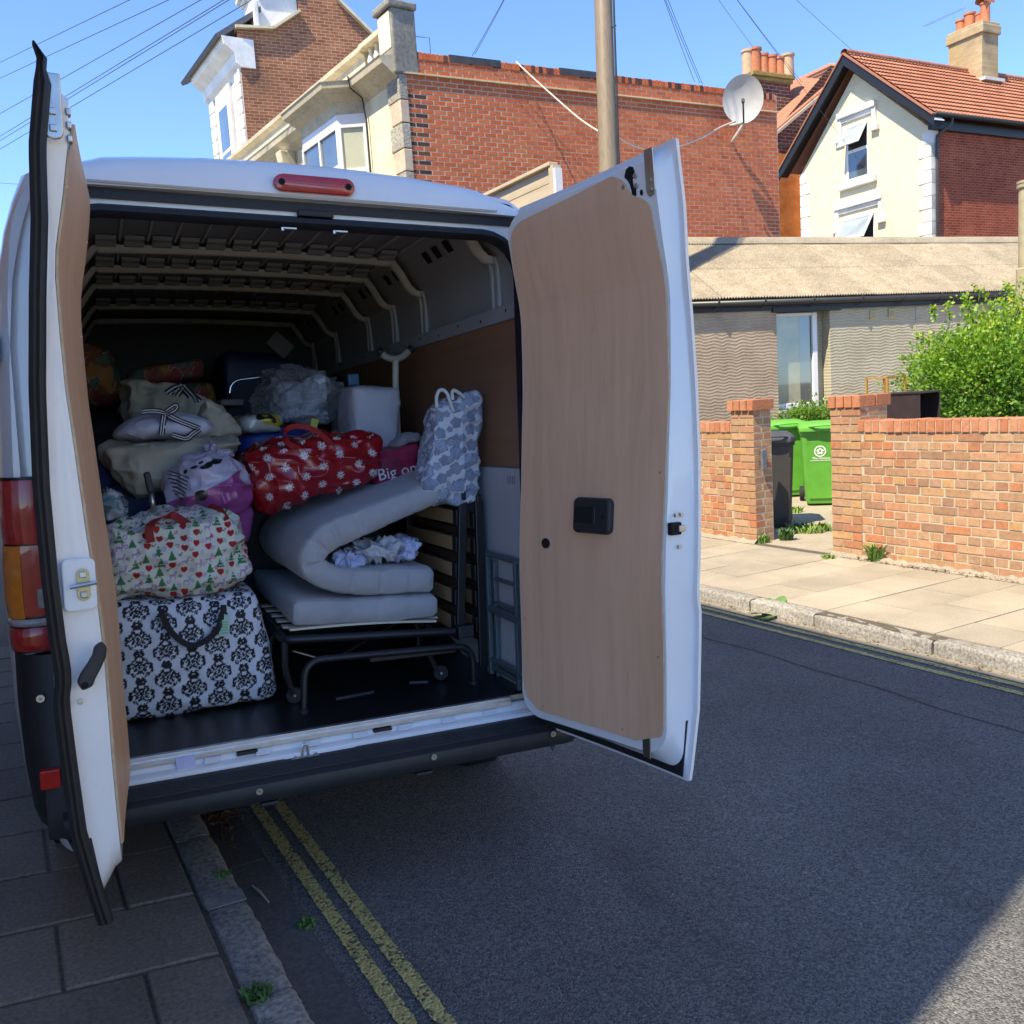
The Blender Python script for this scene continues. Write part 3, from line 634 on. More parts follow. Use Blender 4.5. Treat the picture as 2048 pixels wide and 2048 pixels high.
for t in (-.120,-.030,3.600,3.712):
    mb=MB(); R=[]; r2=random.Random(int(t*1000))
    for s in np.arange(-6,14,.012 if t<1 else .05):
        j=.0028 if t<1 else .003; R.append([st(s,t-.025+r2.uniform(-j,j),.004),st(s,t+.025+r2.uniform(-j,j),.004)])
    mb.grid(R,0,True); mb.build('yellow_line',YELLOW,road)
# thin crack in the tarmac
mb=MB(); R=[]
for s in np.arange(-4,8,.03):
    t=3.12+.03*math.sin(s*1.3)+.012*math.sin(s*7.1); R.append([st(s,t-.004,.0035),st(s,t+.004,.0035)])
mb.grid(R,0,True); mb.build('tarmac_seam',plain('tar_seam',(.012,.012,.012),.6),road)

def slab_mesh(seed,L=1.0,bev=.012):
    r=random.Random(seed); bm=bmesh.new(); bmesh.ops.create_cube(bm,size=1.0)
    for v in bm.verts: v.co.x+=r.uniform(-.006,.006); v.co.y+=r.uniform(-.006,.006)
    bmesh.ops.bevel(bm,geom=bm.edges[:],offset=bev,segments=1,affect='EDGES',profile=.5)
    me=bpy.data.meshes.new('slab'); bm.to_mesh(me); bm.free(); return me
def piece(name, me, mat_, parent, c, dims, ang=0.0, tilt=(0,0)):
    o=bpy.data.objects.new(name,me); COL.objects.link(o)
    if not me.materials: me.materials.append(mat_)
    o.parent=parent; pl=np.array(parent.location) if parent is not None else np.zeros(3)
    if parent is not None and parent.parent is not None: pl=pl+np.array(parent.parent.location)
    o.location=np.asarray(c,float)-pl; o.scale=dims; o.rotation_euler=(tilt[0],tilt[1],ang); return o
# far pavement
far=struct(strip(3.88,5.70,-30,70,.094,'far_pavement',DIRT)); 
SM=[slab_mesh(k) for k in range(4)]
rr=random.Random(3)
for i in range(-5,16):
    s0=.03+.425*i; t=3.985-(.0 if i%2 else .30)
    if i%2==0: cuts=[3.985,4.39,4.99,5.58]
    else: cuts=[3.985,4.68,5.28,5.58]
    for a,b in zip(cuts[:-1],cuts[1:]):
        z=.092+rr.uniform(-.002,.002)
        piece('paving_slab',SM[rr.randrange(4)],SLAB,far,st(s0+.2125,(a+b)/2,z-.02),(b-a-.007,.425-.007,.055),SANG,(rr.uniform(-.003,.003),rr.uniform(-.003,.003)))
def kerb_mesh(seed,L,W,H,mat_):
    r=random.Random(seed); mb=MB(); n=14; R=[]
    for k in range(n+1):
        x=-L/2+L*k/n; e=.006 if k in (0,n) else 0
        j=lambda a: r.uniform(-a,a)
        R.append([(x,-W/2+e+j(.003),-H),(x,-W/2+e+j(.004),-.025+j(.003)),(x,-W/2+.006+j(.003),-.012-e),(x,-W/2+.018+j(.003),-.002-e+j(.002)),(x,-W/6,-e+j(.0025)),(x,W/6,-e+j(.0025)),(x,W/2-.008,-.001-e+j(.002)),(x,W/2-e*.5,-.01),(x,W/2,-H)])
    mb.loft([q[::-1] for q in R],True,True); me=bpy.data.meshes.new('kerb_stone'); me.from_pydata(mb.v,[],mb.f); me.materials.append(mat_)
    me.polygons.foreach_set('use_smooth',np.ones(len(mb.f),dtype=bool)); me.update()
    try: me.set_sharp_from_angle(angle=math.radians(50))
    except Exception: pass
    return me
fk=struct(strip(3.90,3.97,-30,70,.05,'far_kerb',GRANITE))
s=-6.0; r2=random.Random(11)
while s<12:
    L=r2.choice([.62,.75,.92]); me=kerb_mesh(int(s*100)+5000,L-.012,.125,.16,GRANITE); o=bpy.data.objects.new('kerb_stone',me); COL.objects.link(o); o.parent=fk; o.location=st(s+L/2,3.918+r2.uniform(-.006,.006),.098+r2.uniform(-.004,.004)); o.rotation_euler=(0,0,SANG+math.pi/2+math.pi); s+=L
# sandy grit along the far gutter
grit=strip(3.76,3.87,-8,14,.003,'gutter_grit',mat_stone('gutter_silt',[(.22,.19,.14),(.30,.265,.20),(.38,.34,.27)],50),None,40); grit['label']='sandy silt lying along the far gutter'; grit['category']='silt'; stuffk(grit)
# near kerb, channel, pavement
npv=struct(strip(-2.45,-.50,-30,70,.078,'near_pavement',DIRT)); nk=struct(strip(-.49,-.38,-30,70,.02,'near_kerb',GRANITE)); ch=struct(strip(-.38,-.205,-30,70,.0015,'channel',CHANNEL))
joints=[-1.55,-.94,-.59,-.02,.55,1.25,1.9,2.6,3.4]
for i,(a,b) in enumerate(zip(joints[:-1],joints[1:])):
    L=b-a; me=kerb_mesh(900+i,L-.012,.136,.14,GRANITE); o=bpy.data.objects.new('kerb_stone',me); COL.objects.link(o); o.parent=nk; o.location=st((a+b)/2,-.433+rng.uniform(-.005,.005),.088+rng.uniform(-.003,.003)); o.rotation_euler=(0,0,SANG+math.pi/2)
# mortar patch in a kerb joint
mb=MB(); mb.prism([st(-.05,-.50,.0905),st(.035,-.50,.0905),st(.03,-.372,.0895),st(-.055,-.372,.0895)],(0,0,.0025)); mb.build('mortar_patch',plain('grey_mortar',(.24,.235,.22),.9,var=.3,vscale=30,bmp=.4),nk)
rr=random.Random(5)
for i in range(-4,12):
    s0=-.30+.415*i-.02; off=.0 if i%2 else .31
    ts=[-.512]; 
    nx=-.73 if i%2 else -.945
    while nx>-2.44: ts.append(nx); nx-=.62
    ts.append(-2.44)
    for b,a in zip(ts[:-1],ts[1:]):
        mb=MB(); zz=.0815+rr.uniform(-.003,.003)+.0; j_=lambda: rr.uniform(-.003,.003)
        q=[(s0+.006+.2*(-(t_)-.5)+(.40 if k else 0)+j_(),t_) for t_,k in ((b-.005,0),(b-.005,1),(a+.005,1),(a+.005,0))]
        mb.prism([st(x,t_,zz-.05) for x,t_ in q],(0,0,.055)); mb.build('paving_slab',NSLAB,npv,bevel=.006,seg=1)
SMc=[slab_mesh(40+k,bev=.02) for k in range(2)]
s=-2.0
for L in (.62,.55,.66,.53,.58,.7,.6,.8):
    piece('channel_block',SMc[rr.randrange(2)],CHANNEL,ch,st(s+L/2,-.288,-.008),(.150,L-.01,.026),SANG); s+=L
# leaf litter, twig, weeds ----------------------------------------------------
LEAFDRY=mat_stone('dry_leaf',[(.10,.05,.02),(.20,.11,.045),(.30,.17,.07)],30,bm=.1)
def leaf_litter(name,label,cs,n,spread,seed,mat_,size=.02,z=.01):
    r=random.Random(seed); mb=MB()
    for k in range(n):
        c=st(cs[0]+r.gauss(0,spread[0]),cs[1]+r.gauss(0,spread[1]),z+r.uniform(0,.018)); a=r.uniform(0,6.28); L=size*r.uniform(.6,1.4); w=L*.45; d=np.array([math.cos(a),math.sin(a),r.uniform(-.5,.5)]); e=np.array([-math.sin(a),math.cos(a),r.uniform(-.5,.5)])
        mb.add([c-d*L,c-e*w+UP*.004,c+d*L,c+e*w+UP*.004],[(0,1,2),(0,2,3)])
    o=mb.build(name,mat_); o['label']=label; o['category']='leaves'; return stuffk(o)
leaf_litter('leaf_litter','brown dry leaves heaped in the gutter under the van bumper',(.98,-.30),420,(.16,.06),1,LEAFDRY,.018)
leaf_litter('leaf_litter','scattered dry leaf scraps in the far sunlit gutter',(1.4,3.83),150,(1.3,.025),2,mat_stone('dry_leaf_scrap',[(.22,.13,.06),(.34,.22,.11),(.42,.30,.17)],30,bm=.1),.012,.006)
leaf_litter('leaf_litter','dry brown debris along the foot of the right garden wall',(1.5,5.60),160,(.5,.03),4,LEAFDRY,.012,.098)
mb=MB(); p0=on_z(505,1772,.012); p1=on_z(537,1804,.012); mb.tube([p0,(p0+p1)/2+np.array([0,.006,.004]),p1],[.004,.005,.003],7); tag(mb.build('twig',plain('pale_twig',(.45,.40,.33),.8)),'short pale twig lying in the near gutter channel','twig')
GREEN1=mat_stone('weed_green',[(.09,.16,.03),(.16,.27,.05),(.24,.36,.08)],40,bm=.1); GREEN2=mat_stone('dock_green',[(.06,.13,.03),(.10,.20,.05),(.16,.29,.07)],20,bm=.1)
def grass_tuft(name,label,base,n,h,r_,seed,mat_=GREEN1,w=.004,cat='weed'):
    r=random.Random(seed); mb=MB(); base=np.asarray(base,float)
    for k in range(n):
        a=r.uniform(0,6.28); d=r_*math.sqrt(r.random()); p=base+np.array([math.cos(a)*d,math.sin(a)*d,0]); L=h*r.uniform(.5,1.2); b=r.uniform(0,6.28); lean=np.array([math.cos(b),math.sin(b),0])*L*r.uniform(.2,.8); sd=np.array([-math.sin(b),math.cos(b),0])*w*r.uniform(.7,1.4)
        mb.add([p-sd,p+sd,p+lean*.45+UP*L*.6+sd*1.2,p+lean*.45+UP*L*.6-sd*1.2,p+lean+UP*L*.85],[(0,1,2,3),(3,2,4)])
    o=mb.build(name,mat_,origin=base); o.location=base; return tag(o,label,cat)
grass_tuft('grass_tuft','dark grass tuft in the near kerb stone joint at the bottom edge',on_z(515,1992,.088),150,.03,.04,3,GREEN2,.003)
grass_tuft('grass_tuft','small moss tuft on the near kerb beside the left door',on_z(445,1752,.085),90,.014,.03,4,GREEN2,.003)
grass_tuft('weed','small green weed growing at the edge of the gutter channel',on_z(612,1852,.002),70,.022,.03,5,GREEN2,.005)
grass_tuft('weed','upright green weed at the foot of the right garden wall',on_z(1752,1122,.095),90,.17,.05,6,GREEN1,.009)
grass_tuft('weed','small weed at the foot of the left gate pillar',on_z(1525,1085,.095),80,.10,.07,7,GREEN1,.007)
grass_tuft('weed','low weed on the paving slabs in front of the gateway',on_z(1656,1118,.095),50,.05,.05,8,GREEN1,.006)
grass_tuft('weed','green weed in the far gutter at the right edge of the picture',on_z(2028,1340,.004),70,.06,.06,9,GREEN1,.008)
def broad_weed(label,base,leaves,seed,h):
    r=random.Random(seed); mb=MB(); base=np.asarray(base,float)
    for k in range(leaves):
        a=r.uniform(0,6.28); el=r.uniform(.3,1.2); L=h*r.uniform(.6,1.1); d=np.array([math.cos(a)*math.cos(el),math.sin(a)*math.cos(el),math.sin(el)]); sd=np.array([-math.sin(a),math.cos(a),.15]); rows=[]
        for i in range(7):
            f=i/6; wv=L*.30*math.sin(math.pi*(f*.9+.06))**.7; p=base+d*L*f-UP*L*.35*f*f*(1-el/2); rows.append([p-sd*wv,p-sd*wv*.5-UP*.004,p+UP*.002,p+sd*wv*.5-UP*.004,p+sd*wv])
        mb.grid(rows)
    o=mb.build('dock_plant',GREEN2,smooth=True,origin=base); o.location=base; tag(o,label,'weed')
broad_weed('broad leaved dock plant growing from the far kerb face',on_z(1545,1232,.0),7,21,.20); broad_weed('flat broad leaved weed lying in the far gutter',on_z(1634,1250,.0),5,22,.09)

# ---------------------------------------------------------------- brick pieces
def brick_mat(name, cols, src='object', rough=.85, stain=None, nscale=25):
    m,nt,b=nm(name); g=N(nt,'ShaderNodeNewGeometry'); v=g.outputs['Position']
    if src=='object': rnd=N(nt,'ShaderNodeObjectInfo').outputs['Random']
    else: rnd=N(nt,'ShaderNodeAttribute',attribute_name='tint').outputs['Fac']
    c=ramp(nt,rnd,[(i/(len(cols)-1),k) for i,k in enumerate(cols)]); n=noise(nt,v,nscale,6,.7); n2=noise(nt,v,90,4)
    c=mix(nt,1.0,c,ramp(nt,n,[(.25,(.68,.66,.64)),(.5,(1,1,1)),(.8,(1.25,1.22,1.18))]),'MULTIPLY')
    if stain: c=mix(nt,mth(nt,'MULTIPLY',ramp(nt,noise(nt,v,stain[0],5,.65),[(stain[1],(0,0,0)),(stain[1]+.16,(1,1,1))]),stain[2]),c,stain[3])
    setc(nt,b,c); b.inputs['Roughness'].default_value=rough; b.inputs['Specular IOR Level'].default_value=.25; bump(nt,b,n2,.5,.004); return m
WALLCOL=[(.37,.195,.115),(.42,.25,.14),(.34,.20,.12),(.45,.29,.175),(.42,.17,.08),(.29,.17,.11),(.44,.265,.12),(.36,.22,.145)]
GBRICK=brick_mat('garden_brick',WALLCOL,stain=(9,.64,.30,(.50,.44,.36))); 
CAPBRICK=brick_mat('cap_brick',[(.45,.19,.10),(.39,.15,.08),(.48,.24,.14),(.42,.17,.09)],stain=(18,.66,.5,(.60,.55,.48)))
MORTAR=mat_stone('mortar',[(.34,.30,.23),(.46,.41,.32),(.56,.51,.41)],120)
FBCOL=[(.47,.115,.045),(.54,.150,.058),(.50,.128,.05),(.56,.17,.068),(.44,.105,.042),(.52,.135,.05)]
FBRICK=brick_mat('flank_brick',FBCOL,stain=(1.1,.60,.30,(.22,.06,.03))); FBRICKS=brick_mat('flank_brick_far',FBCOL,'attr',stain=(1.1,.60,.30,(.22,.06,.03)))
FBDARK=brick_mat('flank_dark_brick',[(.05,.035,.04),(.09,.05,.045),(.16,.06,.04)])
FMORTAR=mat_stone('flank_mortar',[(.42,.36,.28),(.52,.45,.35),(.60,.53,.43)],80,bm=.2)
def brick_mesh(seed, mat_):
    r=random.Random(seed); bm=bmesh.new(); bmesh.ops.create_cube(bm,size=1.0)
    for v in bm.verts: v.co.x*=1+r.uniform(-.02,.01); v.co.z*=1+r.uniform(-.06,.02); v.co.y+=r.uniform(-.015,.015)
    bmesh.ops.bevel(bm,geom=bm.edges[:],offset=.035,segments=1,affect='EDGES',profile=.5)
    me=bpy.data.meshes.new('brick'); bm.to_mesh(me); bm.free(); me.materials.append(mat_); return me
GB=[brick_mesh(k,GBRICK) for k in range(5)]; CB=[brick_mesh(20+k,CAPBRICK) for k in range(3)]; FB=[brick_mesh(40+k,FBRICK) for k in range(4)]; FD=[brick_mesh(60+k,FBDARK) for k in range(2)]
def wb(mb,name,mats,par,**kw):
    r=par
    while r.parent is not None: r=r.parent
    return mb.build(name,mats,par,origin=np.array(r.location),**kw)
# garden wall: faces the street at t = TW
TW=5.67; CRS=.0745
def wall_run(root, s0, s1, courses, zb, rnd):
    """English bond bricks on the street face and a mortar core"""
    mb=MB(); mb.prism([st(s0,TW+.006,zb-.1),st(s1,TW+.006,zb-.1),st(s1,TW+.215,zb-.1),st(s0,TW+.215,zb-.1)],(0,0,courses*CRS+.1)); wb(mb,'mortar_core',MORTAR,root)
    for c in range(courses):
        L=.225 if c%2==0 else .1125; s=s0+(0 if c%2==0 else .03)-(.112 if c%4==0 else 0); first=True
        while s<s1-.01:
            a=max(s,s0); b=min(s+L,s1)
            if b-a>.03:
                d=.104 if c%2==0 else .21
                piece('brick',GB[rnd.randrange(5)],GBRICK,root,st((a+b)/2,TW+d/2+rnd.uniform(-.0025,.0025),zb+CRS*(c+.5)+rnd.uniform(-.002,.002)),(d,b-a-.009,CRS-.010),SANG+rnd.uniform(-.006,.006))
            s+=L
def cap_run(root, s0, s1, z, rnd, w=.225, t0=TW-.012, pitch=.0765, h=.105):
    s=s0
    while s<s1-.04:
        piece('cap_brick',CB[rnd.randrange(3)],CAPBRICK,root,st(s+pitch/2,t0+w/2+rnd.uniform(-.004,.004),z+h/2+rnd.uniform(-.003,.003)),(w,pitch-.010,h),SANG+rnd.uniform(-.015,.015)); s+=pitch
    mb=MB(); mb.prism([st(s0,t0+.01,z-.004),st(s1,t0+.01,z-.004),st(s1,t0+w-.01,z-.004),st(s0,t0+w-.01,z-.004)],(0,0,h-.008)); wb(mb,'cap_mortar',MORTAR,root)
def pillar(root, s0, s1, depth, courses, zb, rnd, dark=None):
    mb=MB(); mb.prism([st(s0+.006,TW+.004,zb-.1),st(s1-.006,TW+.004,zb-.1),st(s1-.006,TW+depth-.006,zb-.1),st(s0+.006,TW+depth-.006,zb-.1)],(0,0,courses*CRS+.1)); wb(mb,'mortar_core',MORTAR,root)
    W=s1-s0
    for c in range(courses):
        z=zb+CRS*(c+.5); cut=[0,W*.64,W] if c%2 else [0,W*.34,W]; dcut=[-.010,.10,depth-.004] if c%2 else [-.010,depth-.115,depth-.004]
        for i in range(2):
            for j in range(2):
                a,b=cut[i],cut[i+1]; p,q=dcut[j],dcut[j+1]
                piece('brick',GB[rnd.randrange(5)],GBRICK,root,st(s0+(a+b)/2,TW+(p+q)/2+rnd.uniform(-.002,.002),z+rnd.uniform(-.0015,.0015)),(q-p-.009,b-a-.009,CRS-.010),SANG+rnd.uniform(-.005,.005))
rw=empty('brick_wall','right hand garden wall of mottled brick with brick-on-edge coping','brick wall',loc=st(1.5,TW,.09)); rnd=random.Random(21)
wall_run(rw,-.35,2.378,15,.105,rnd); cap_run(rw,-.35,2.37,.105+15*CRS+.003,rnd)
rw2=empty('brick_wall','left hand garden wall of mottled brick beside the open van door','brick wall',loc=st(4.5,TW,.09)); wall_run(rw2,3.99,5.9,15,.105,rnd); cap_run(rw2,3.99,5.9,.105+15*CRS+.003,rnd)
pr=empty('gate_pillar','right brick gate pillar with dark soot stained rear cap bricks','gate pillar',loc=st(2.54,TW,.09)); pillar(pr,2.37,2.71,.36,18,.10,rnd); 
for k in range(4): piece('cap_brick',CB[k%3],CAPBRICK,pr,st(2.36+.09*k+.045,TW+.085,.10+18*CRS+.055),(.21,.080,.108),SANG+rng.uniform(-.02,.02))
for k in range(4): piece('cap_brick',(FD if k>1 else CB)[k%2],CAPBRICK,pr,st(2.36+.09*k+.045,TW+.30,.10+18*CRS+.055),(.20,.080,.108),SANG+rng.uniform(-.02,.02))
pl_=empty('gate_pillar','left brick gate pillar with a grey metal latch plate','gate pillar',loc=st(3.83,TW,.09)); pillar(pl_,3.665,3.99,.245,18,.10,rnd)
for k in range(4): piece('cap_brick',CB[k%3],CAPBRICK,pl_,st(3.635+.095*k+.045,TW+.11,.10+18*CRS+.055),(.29,.083,.108),SANG+rng.uniform(-.02,.02))
p=st(3.655,TW+.09,.93); mb=MB(); mb.prism([p+ST*a+UP*b for a,b in ((-.03,-.10),(.03,-.11),(.04,.09),(.02,.12),(-.03,.11))],-SD*.035); wb(mb,'latch_plate',plain('weathered_grey_metal',(.16,.17,.19),.55,metal=.3,var=.35,vscale=30),pl_,bevel=.006)
# crumbled footing of the walls
mb=MB()
for s0,s1 in ((-.4,2.72),(3.66,5.9)):
    R=[]
    for s in np.arange(s0,s1,.05): j=lambda a: rng.uniform(-a,a); R.append([st(s,TW-.055+j(.015),.09),st(s,TW-.035+j(.012),.112+j(.008)),st(s,TW-.005,.128+j(.012)),st(s,TW+.05,.12)])
    mb.grid(R,0,True)
tag(stuffk(mb.build('wall_footing',mat_stone('crumbled_render',[(.20,.175,.13),(.28,.25,.20),(.36,.33,.27)],50))),'crumbled pale mortar footing along the garden walls','footing')
# garden ground
gd=MB(); gd.prism([st(-3,5.70,-.2),st(14,5.70,-.2),st(14,20,-.2),st(-3,20,-.2)],(0,0,.296)); struct(gd.build('garden',GARDEN))
# ---------------------------------------------------------------- buildings
class PF:                                   # upright plane: origin, direction along, outward normal
    def __init__(s,o,a,n): s.o=np.asarray(o,float); s.a=np.asarray(a,float); s.n=np.asarray(n,float)
    def P(s,x,z,off=0.0): return s.o+s.a*x+s.n*off+UP*(z-s.o[2])
    def hit(s,u,v,off=0.0): r=on_plane(u,v,s.o+s.n*off,s.n); return (r-s.o)@s.a, r[2]
    def slab(s,mb,x0,x1,z0,z1,o0,o1,m=0): return mb.obox(s.P((x0+x1)/2,(z0+z1)/2,(o0+o1)/2),s.a*(x1-x0)/2,s.n*(o1-o0)/2,UP*(z1-z0)/2,m)
    def poly(s,mb,pts,o0,o1,m=0): return mb.prism([s.P(x,z,o0) for x,z in pts],s.n*(o1-o0),m)
def bricktex(name, c1, c2, mort, axis, scale=1.0, stain=None, ang=0, vary=1.0):
    m,nt,b=nm(name); v=coord(nt,'Object',(1,1,1),(0,0,-ang)); sx=N(nt,'ShaderNodeSeparateXYZ'); nt.links.new(v,sx.inputs[0]); cb=N(nt,'ShaderNodeCombineXYZ'); nt.links.new(sx.outputs[0 if axis=='x' else 1],cb.inputs[0]); nt.links.new(sx.outputs[2],cb.inputs[1])
    br=N(nt,'ShaderNodeTexBrick'); br.inputs['Scale'].default_value=1.0; br.inputs['Brick Width'].default_value=.225*scale; br.inputs['Row Height'].default_value=.075*scale; br.inputs['Mortar Size'].default_value=.006*scale; br.inputs['Mortar Smooth'].default_value=.1
    br.inputs['Color1'].default_value=(*c1,1); br.inputs['Color2'].default_value=(*c2,1); br.inputs['Mortar'].default_value=(*mort,1); br.inputs['Bias'].default_value=.0
    nt.links.new(cb.outputs[0],br.inputs['Vector']); n=noise(nt,v,1.6,5,.65); c=mix(nt,1.0,br.outputs['Color'],ramp(nt,n,[(.25,(1-.4*vary,1-.44*vary,1-.46*vary)),(.7,(1+.15*vary,1+.1*vary,1+.08*vary))]),'MULTIPLY')
    if stain: c=mix(nt,mth(nt,'MULTIPLY',ramp(nt,noise(nt,v,.8,4),[(.55,(0,0,0)),(.7,(1,1,1))]),.5),c,stain)
    setc(nt,b,c); b.inputs['Roughness'].default_value=.85; b.inputs['Specular IOR Level'].default_value=.2; bump(nt,b,br.outputs['Fac'],-.5,.01); return m
CREAM=mat_stone('cream_painted_render',[(.70,.63,.44),(.76,.69,.49),(.80,.73,.54)],35,.8,.25); WHITEP=mat_stone('white_painted_stucco',[(.74,.73,.70),(.80,.79,.765),(.84,.83,.81)],20,.75,.15)
STUCCO=mat_stone('weathered_stucco',[(.52,.46,.33),(.64,.58,.43),(.70,.65,.52)],14,.85,.3,moss=(.20,.17,.11)); CONC=mat_stone('grey_weathered_concrete',[(.17,.165,.15),(.25,.245,.225),(.34,.33,.30)],16,.9,.6)
VERM=mat_stone('vermiculated_stone',[(.16,.155,.14),(.45,.43,.37),(.60,.57,.48)],26,.9,1.0,dist=.03); PINKST=mat_stone('pink_worn_stucco',[(.56,.40,.30),(.62,.50,.38),(.68,.60,.46)],10)
UPVC=plain('white_window_frame',(.80,.80,.80),.4,var=.04); BLACKW=plain('black_painted_timber',(.012,.012,.014),.45,var=.3,vscale=15); LEAD=plain('dark_lead',(.05,.05,.055),.6,var=.3)
def mat_glass(name,col=(.10,.13,.15),rough=.03):
    m,nt,b=nm(name); n=noise(nt,coord(nt),1.2,2); setc(nt,b,ramp(nt,n,[(.3,tuple(c*.6 for c in col)),(.7,col)])); b.inputs['Roughness'].default_value=rough; b.inputs['Specular IOR Level'].default_value=1.0; b.inputs['Coat Weight'].default_value=1; b.inputs['Coat Roughness'].default_value=.02; return m
GLASS=mat_glass('window_glass'); BLIND=plain('pale_blind_behind_glass',(.48,.50,.38),.25,var=.1,vscale=3,coat=.8)

# --- brick terrace house with the bay front; its flank faces us
KC=np.array([4.42,11.47,0.0]); FL=PF(KC,hd(87.9),hd(177.9)); FR=PF(KC,hd(-9.5),hd(-99.5))
bh=empty('terrace_house','red brick terrace house end with cream bay front and stone quoins','house',loc=KC)
LEN=8.0; BC=.0744; NCO=46; ZT=7.035
mb=MB(); FL.slab(mb,.02,LEN,0,ZT+.02,-6.0,.0); FL.slab(mb,.02,LEN,ZT,7.36,-.35,-.0005); wb(mb,'flank_core',FMORTAR,bh)
bl_=[]
for c in range(NCO):
    z=ZT-BC*(c+.5); s=-.1125 if c%2 else 0.0
    while s<LEN:
        a=max(s,0.03); b=min(s+.225,LEN)
        if b-a>.04: bl_.append((a,b,z,c))
        s+=.225
for c in range(3):
    z=ZT+.025+BC*(c+.5); s=-.1125 if c%2 else 0
    while s<LEN:
        a=max(s,.25); b=min(s+.225,LEN)
        if b-a>.04: bl_.append((a,b,z,-1-c))
        s+=.225
camz=CAMLOC
def vis(b): return b[2]>5.15-.13*b[0]
bl_.sort(key=lambda b:(not vis(b), np.linalg.norm(FL.P(b[0],b[2])-camz)))
rest=MB(); tints=[]; rb=random.Random(9)
fang=math.atan2(FL.a[1],FL.a[0])
for i,(a,b,z,c) in enumerate(bl_):
    edge=(a<.24 and c%2==0 and c>3) or (b>LEN-.2 and c>14 and c%4<3)
    if i<300:
        piece('brick',(FD if edge else FB)[rb.randrange(2)],FBRICK,bh,FL.P((a+b)/2,z,.0-.0475+rb.uniform(-.0012,.0012)),(b-a-.015,.100,BC-.0155),fang)
    else:
        n0=len(rest.v); FL.slab(rest,a+.0075,b-.0075,z-BC/2+.0077,z+BC/2-.0077,-.04,.0025+rb.uniform(-.0012,.0012)); v=rb.random()*(1.0); v=-1 if edge else v
        tints+= [(max(v,0.0),)*3]*(len(rest.v)-n0)
rest.c=np.array(tints); o=wb(rest,'brick_field',FBRICKS,bh); stuffk(o)
# brick-on-edge top of the parapet, lead patches, pale string course
s=.28; k=0
while s<LEN-.05:
    h=.115+rb.uniform(-.006,.006); piece('parapet_brick',FB[rb.randrange(4)] if rb.random()<.6 else FD[rb.randrange(2)],FBRICK,bh,FL.P(s+.037,7.28+h/2,-.10),(.066,.22,h),fang+rb.uniform(-.02,.02)); s+=.0745
mb=MB(); FL.slab(mb,.28,LEN,7.25,7.385,-.18,-.02); wb(mb,'parapet_mortar',FMORTAR,bh)
mb=MB(); FL.slab(mb,.0,LEN+.01,ZT-.004,ZT+.022,-.05,.048); wb(mb,'string_course',mat_stone('pale_string_course',[(.42,.36,.24),(.55,.48,.33),(.62,.55,.40)],30),bh)
for a,b in ((.9,1.85),(3.0,3.9)): mb=MB(); FL.slab(mb,a,b,7.30,7.412,-.22,.015); wb(mb,'lead_flashing',LEAD,bh)
# front wall, quoins
mb=MB(); FR.slab(mb,.03,9.0,0,7.1,-.3,0); wb(mb,'front_wall',CREAM,bh)
z=7.02; k=0
while z>4.3:
    h=.40 if k%2==0 else .36; w=.40 if k%2==0 else .33
    mb=MB(); FR.slab(mb,-.035,w,z-h+.015,z,-.12,.035); wb(mb,'quoin',VERM if k%2==0 else PINKST,bh,bevel=.012); 
    mb=MB(); FL.slab(mb,-.02,.12 if k%2==0 else .10,z-h+.015,z,-.1,.022); wb(mb,'flank_quoin',VERM if k%2==0 else CONC,bh,bevel=.01)
    z-=h; k+=1
# bay: canted box with two-light front window and side light
BO=.40; B0,B1,B2,B3=1.34,1.62,3.24,3.55
bayplan=[(B0,0),(B1,BO),(B2,BO),(B3,0)]
def bayring(ex,z): return [FR.P(B0-ex*1.1,z,0),FR.P(B1-ex*.45,z,BO+ex),FR.P(B2+ex*.45,z,BO+ex),FR.P(B3+ex*1.1,z,0)]
def bay_band(name,prof,mat_,par):
    mb=MB(); mb.loft([bayring(e,z)[::-1] for e,z in prof],True,True); return wb(mb,name,mat_,par)
bay_band('bay_apron',[(0,0),(0,4.95)],CREAM,bh); bay_band('bay_head',[(.01,6.62),(.01,6.80)],UPVC,bh)
bay_band('bay_cornice',[(.0,6.80),(.02,6.90),(.05,6.98),(.16,7.06),(.20,7.08),(.20,7.10),(.30,7.16),(.32,7.24),(.34,7.26),(.02,7.30)],STUCCO,bh)
def window_lights(par,P0,P1,z0,z1,lights,out,glassmat,trans=None,fw=.055):
    """frame with panes between two plan points"""
    a=P1-P0; L=np.linalg.norm(a); a=a/L; pf=PF(np.array([P0[0],P0[1],0.0]),a,out)
    fr_=MB(); pf.slab(fr_,0,fw,z0,z1,-.03,.035); pf.slab(fr_,L-fw,L,z0,z1,-.03,.035); pf.slab(fr_,fw,L-fw,z0,z0+fw,-.03,.035); pf.slab(fr_,fw,L-fw,z1-fw,z1,-.03,.035)
    w=(L-2*fw)/lights
    for k in range(1,lights): pf.slab(fr_,fw+w*k-.03,fw+w*k+.03,z0+fw,z1-fw,-.025,.034)
    if trans: pf.slab(fr_,fw,L-fw,trans-.03,trans+.03,-.025,.030)
    f=wb(fr_,'window',UPVC,par,bevel=.006)
    for k in range(lights):
        for za,zb_ in (((z0+fw,trans-.03),(trans+.03,z1-fw)) if trans else ((z0+fw,z1-fw),)):
            mb=MB(); pf.slab(mb,fw+w*k+(.03 if k else 0),fw+w*(k+1)-(.03 if k<lights-1 else 0),za,zb_,-.012,-.004); wb(mb,'pane',glassmat,f)
    return f
r5=bayring(0,0); o1=np.cross(r5[0]-r5[1],UP); o1=o1/np.linalg.norm(o1); o1=o1 if o1@FR.n>0 else -o1
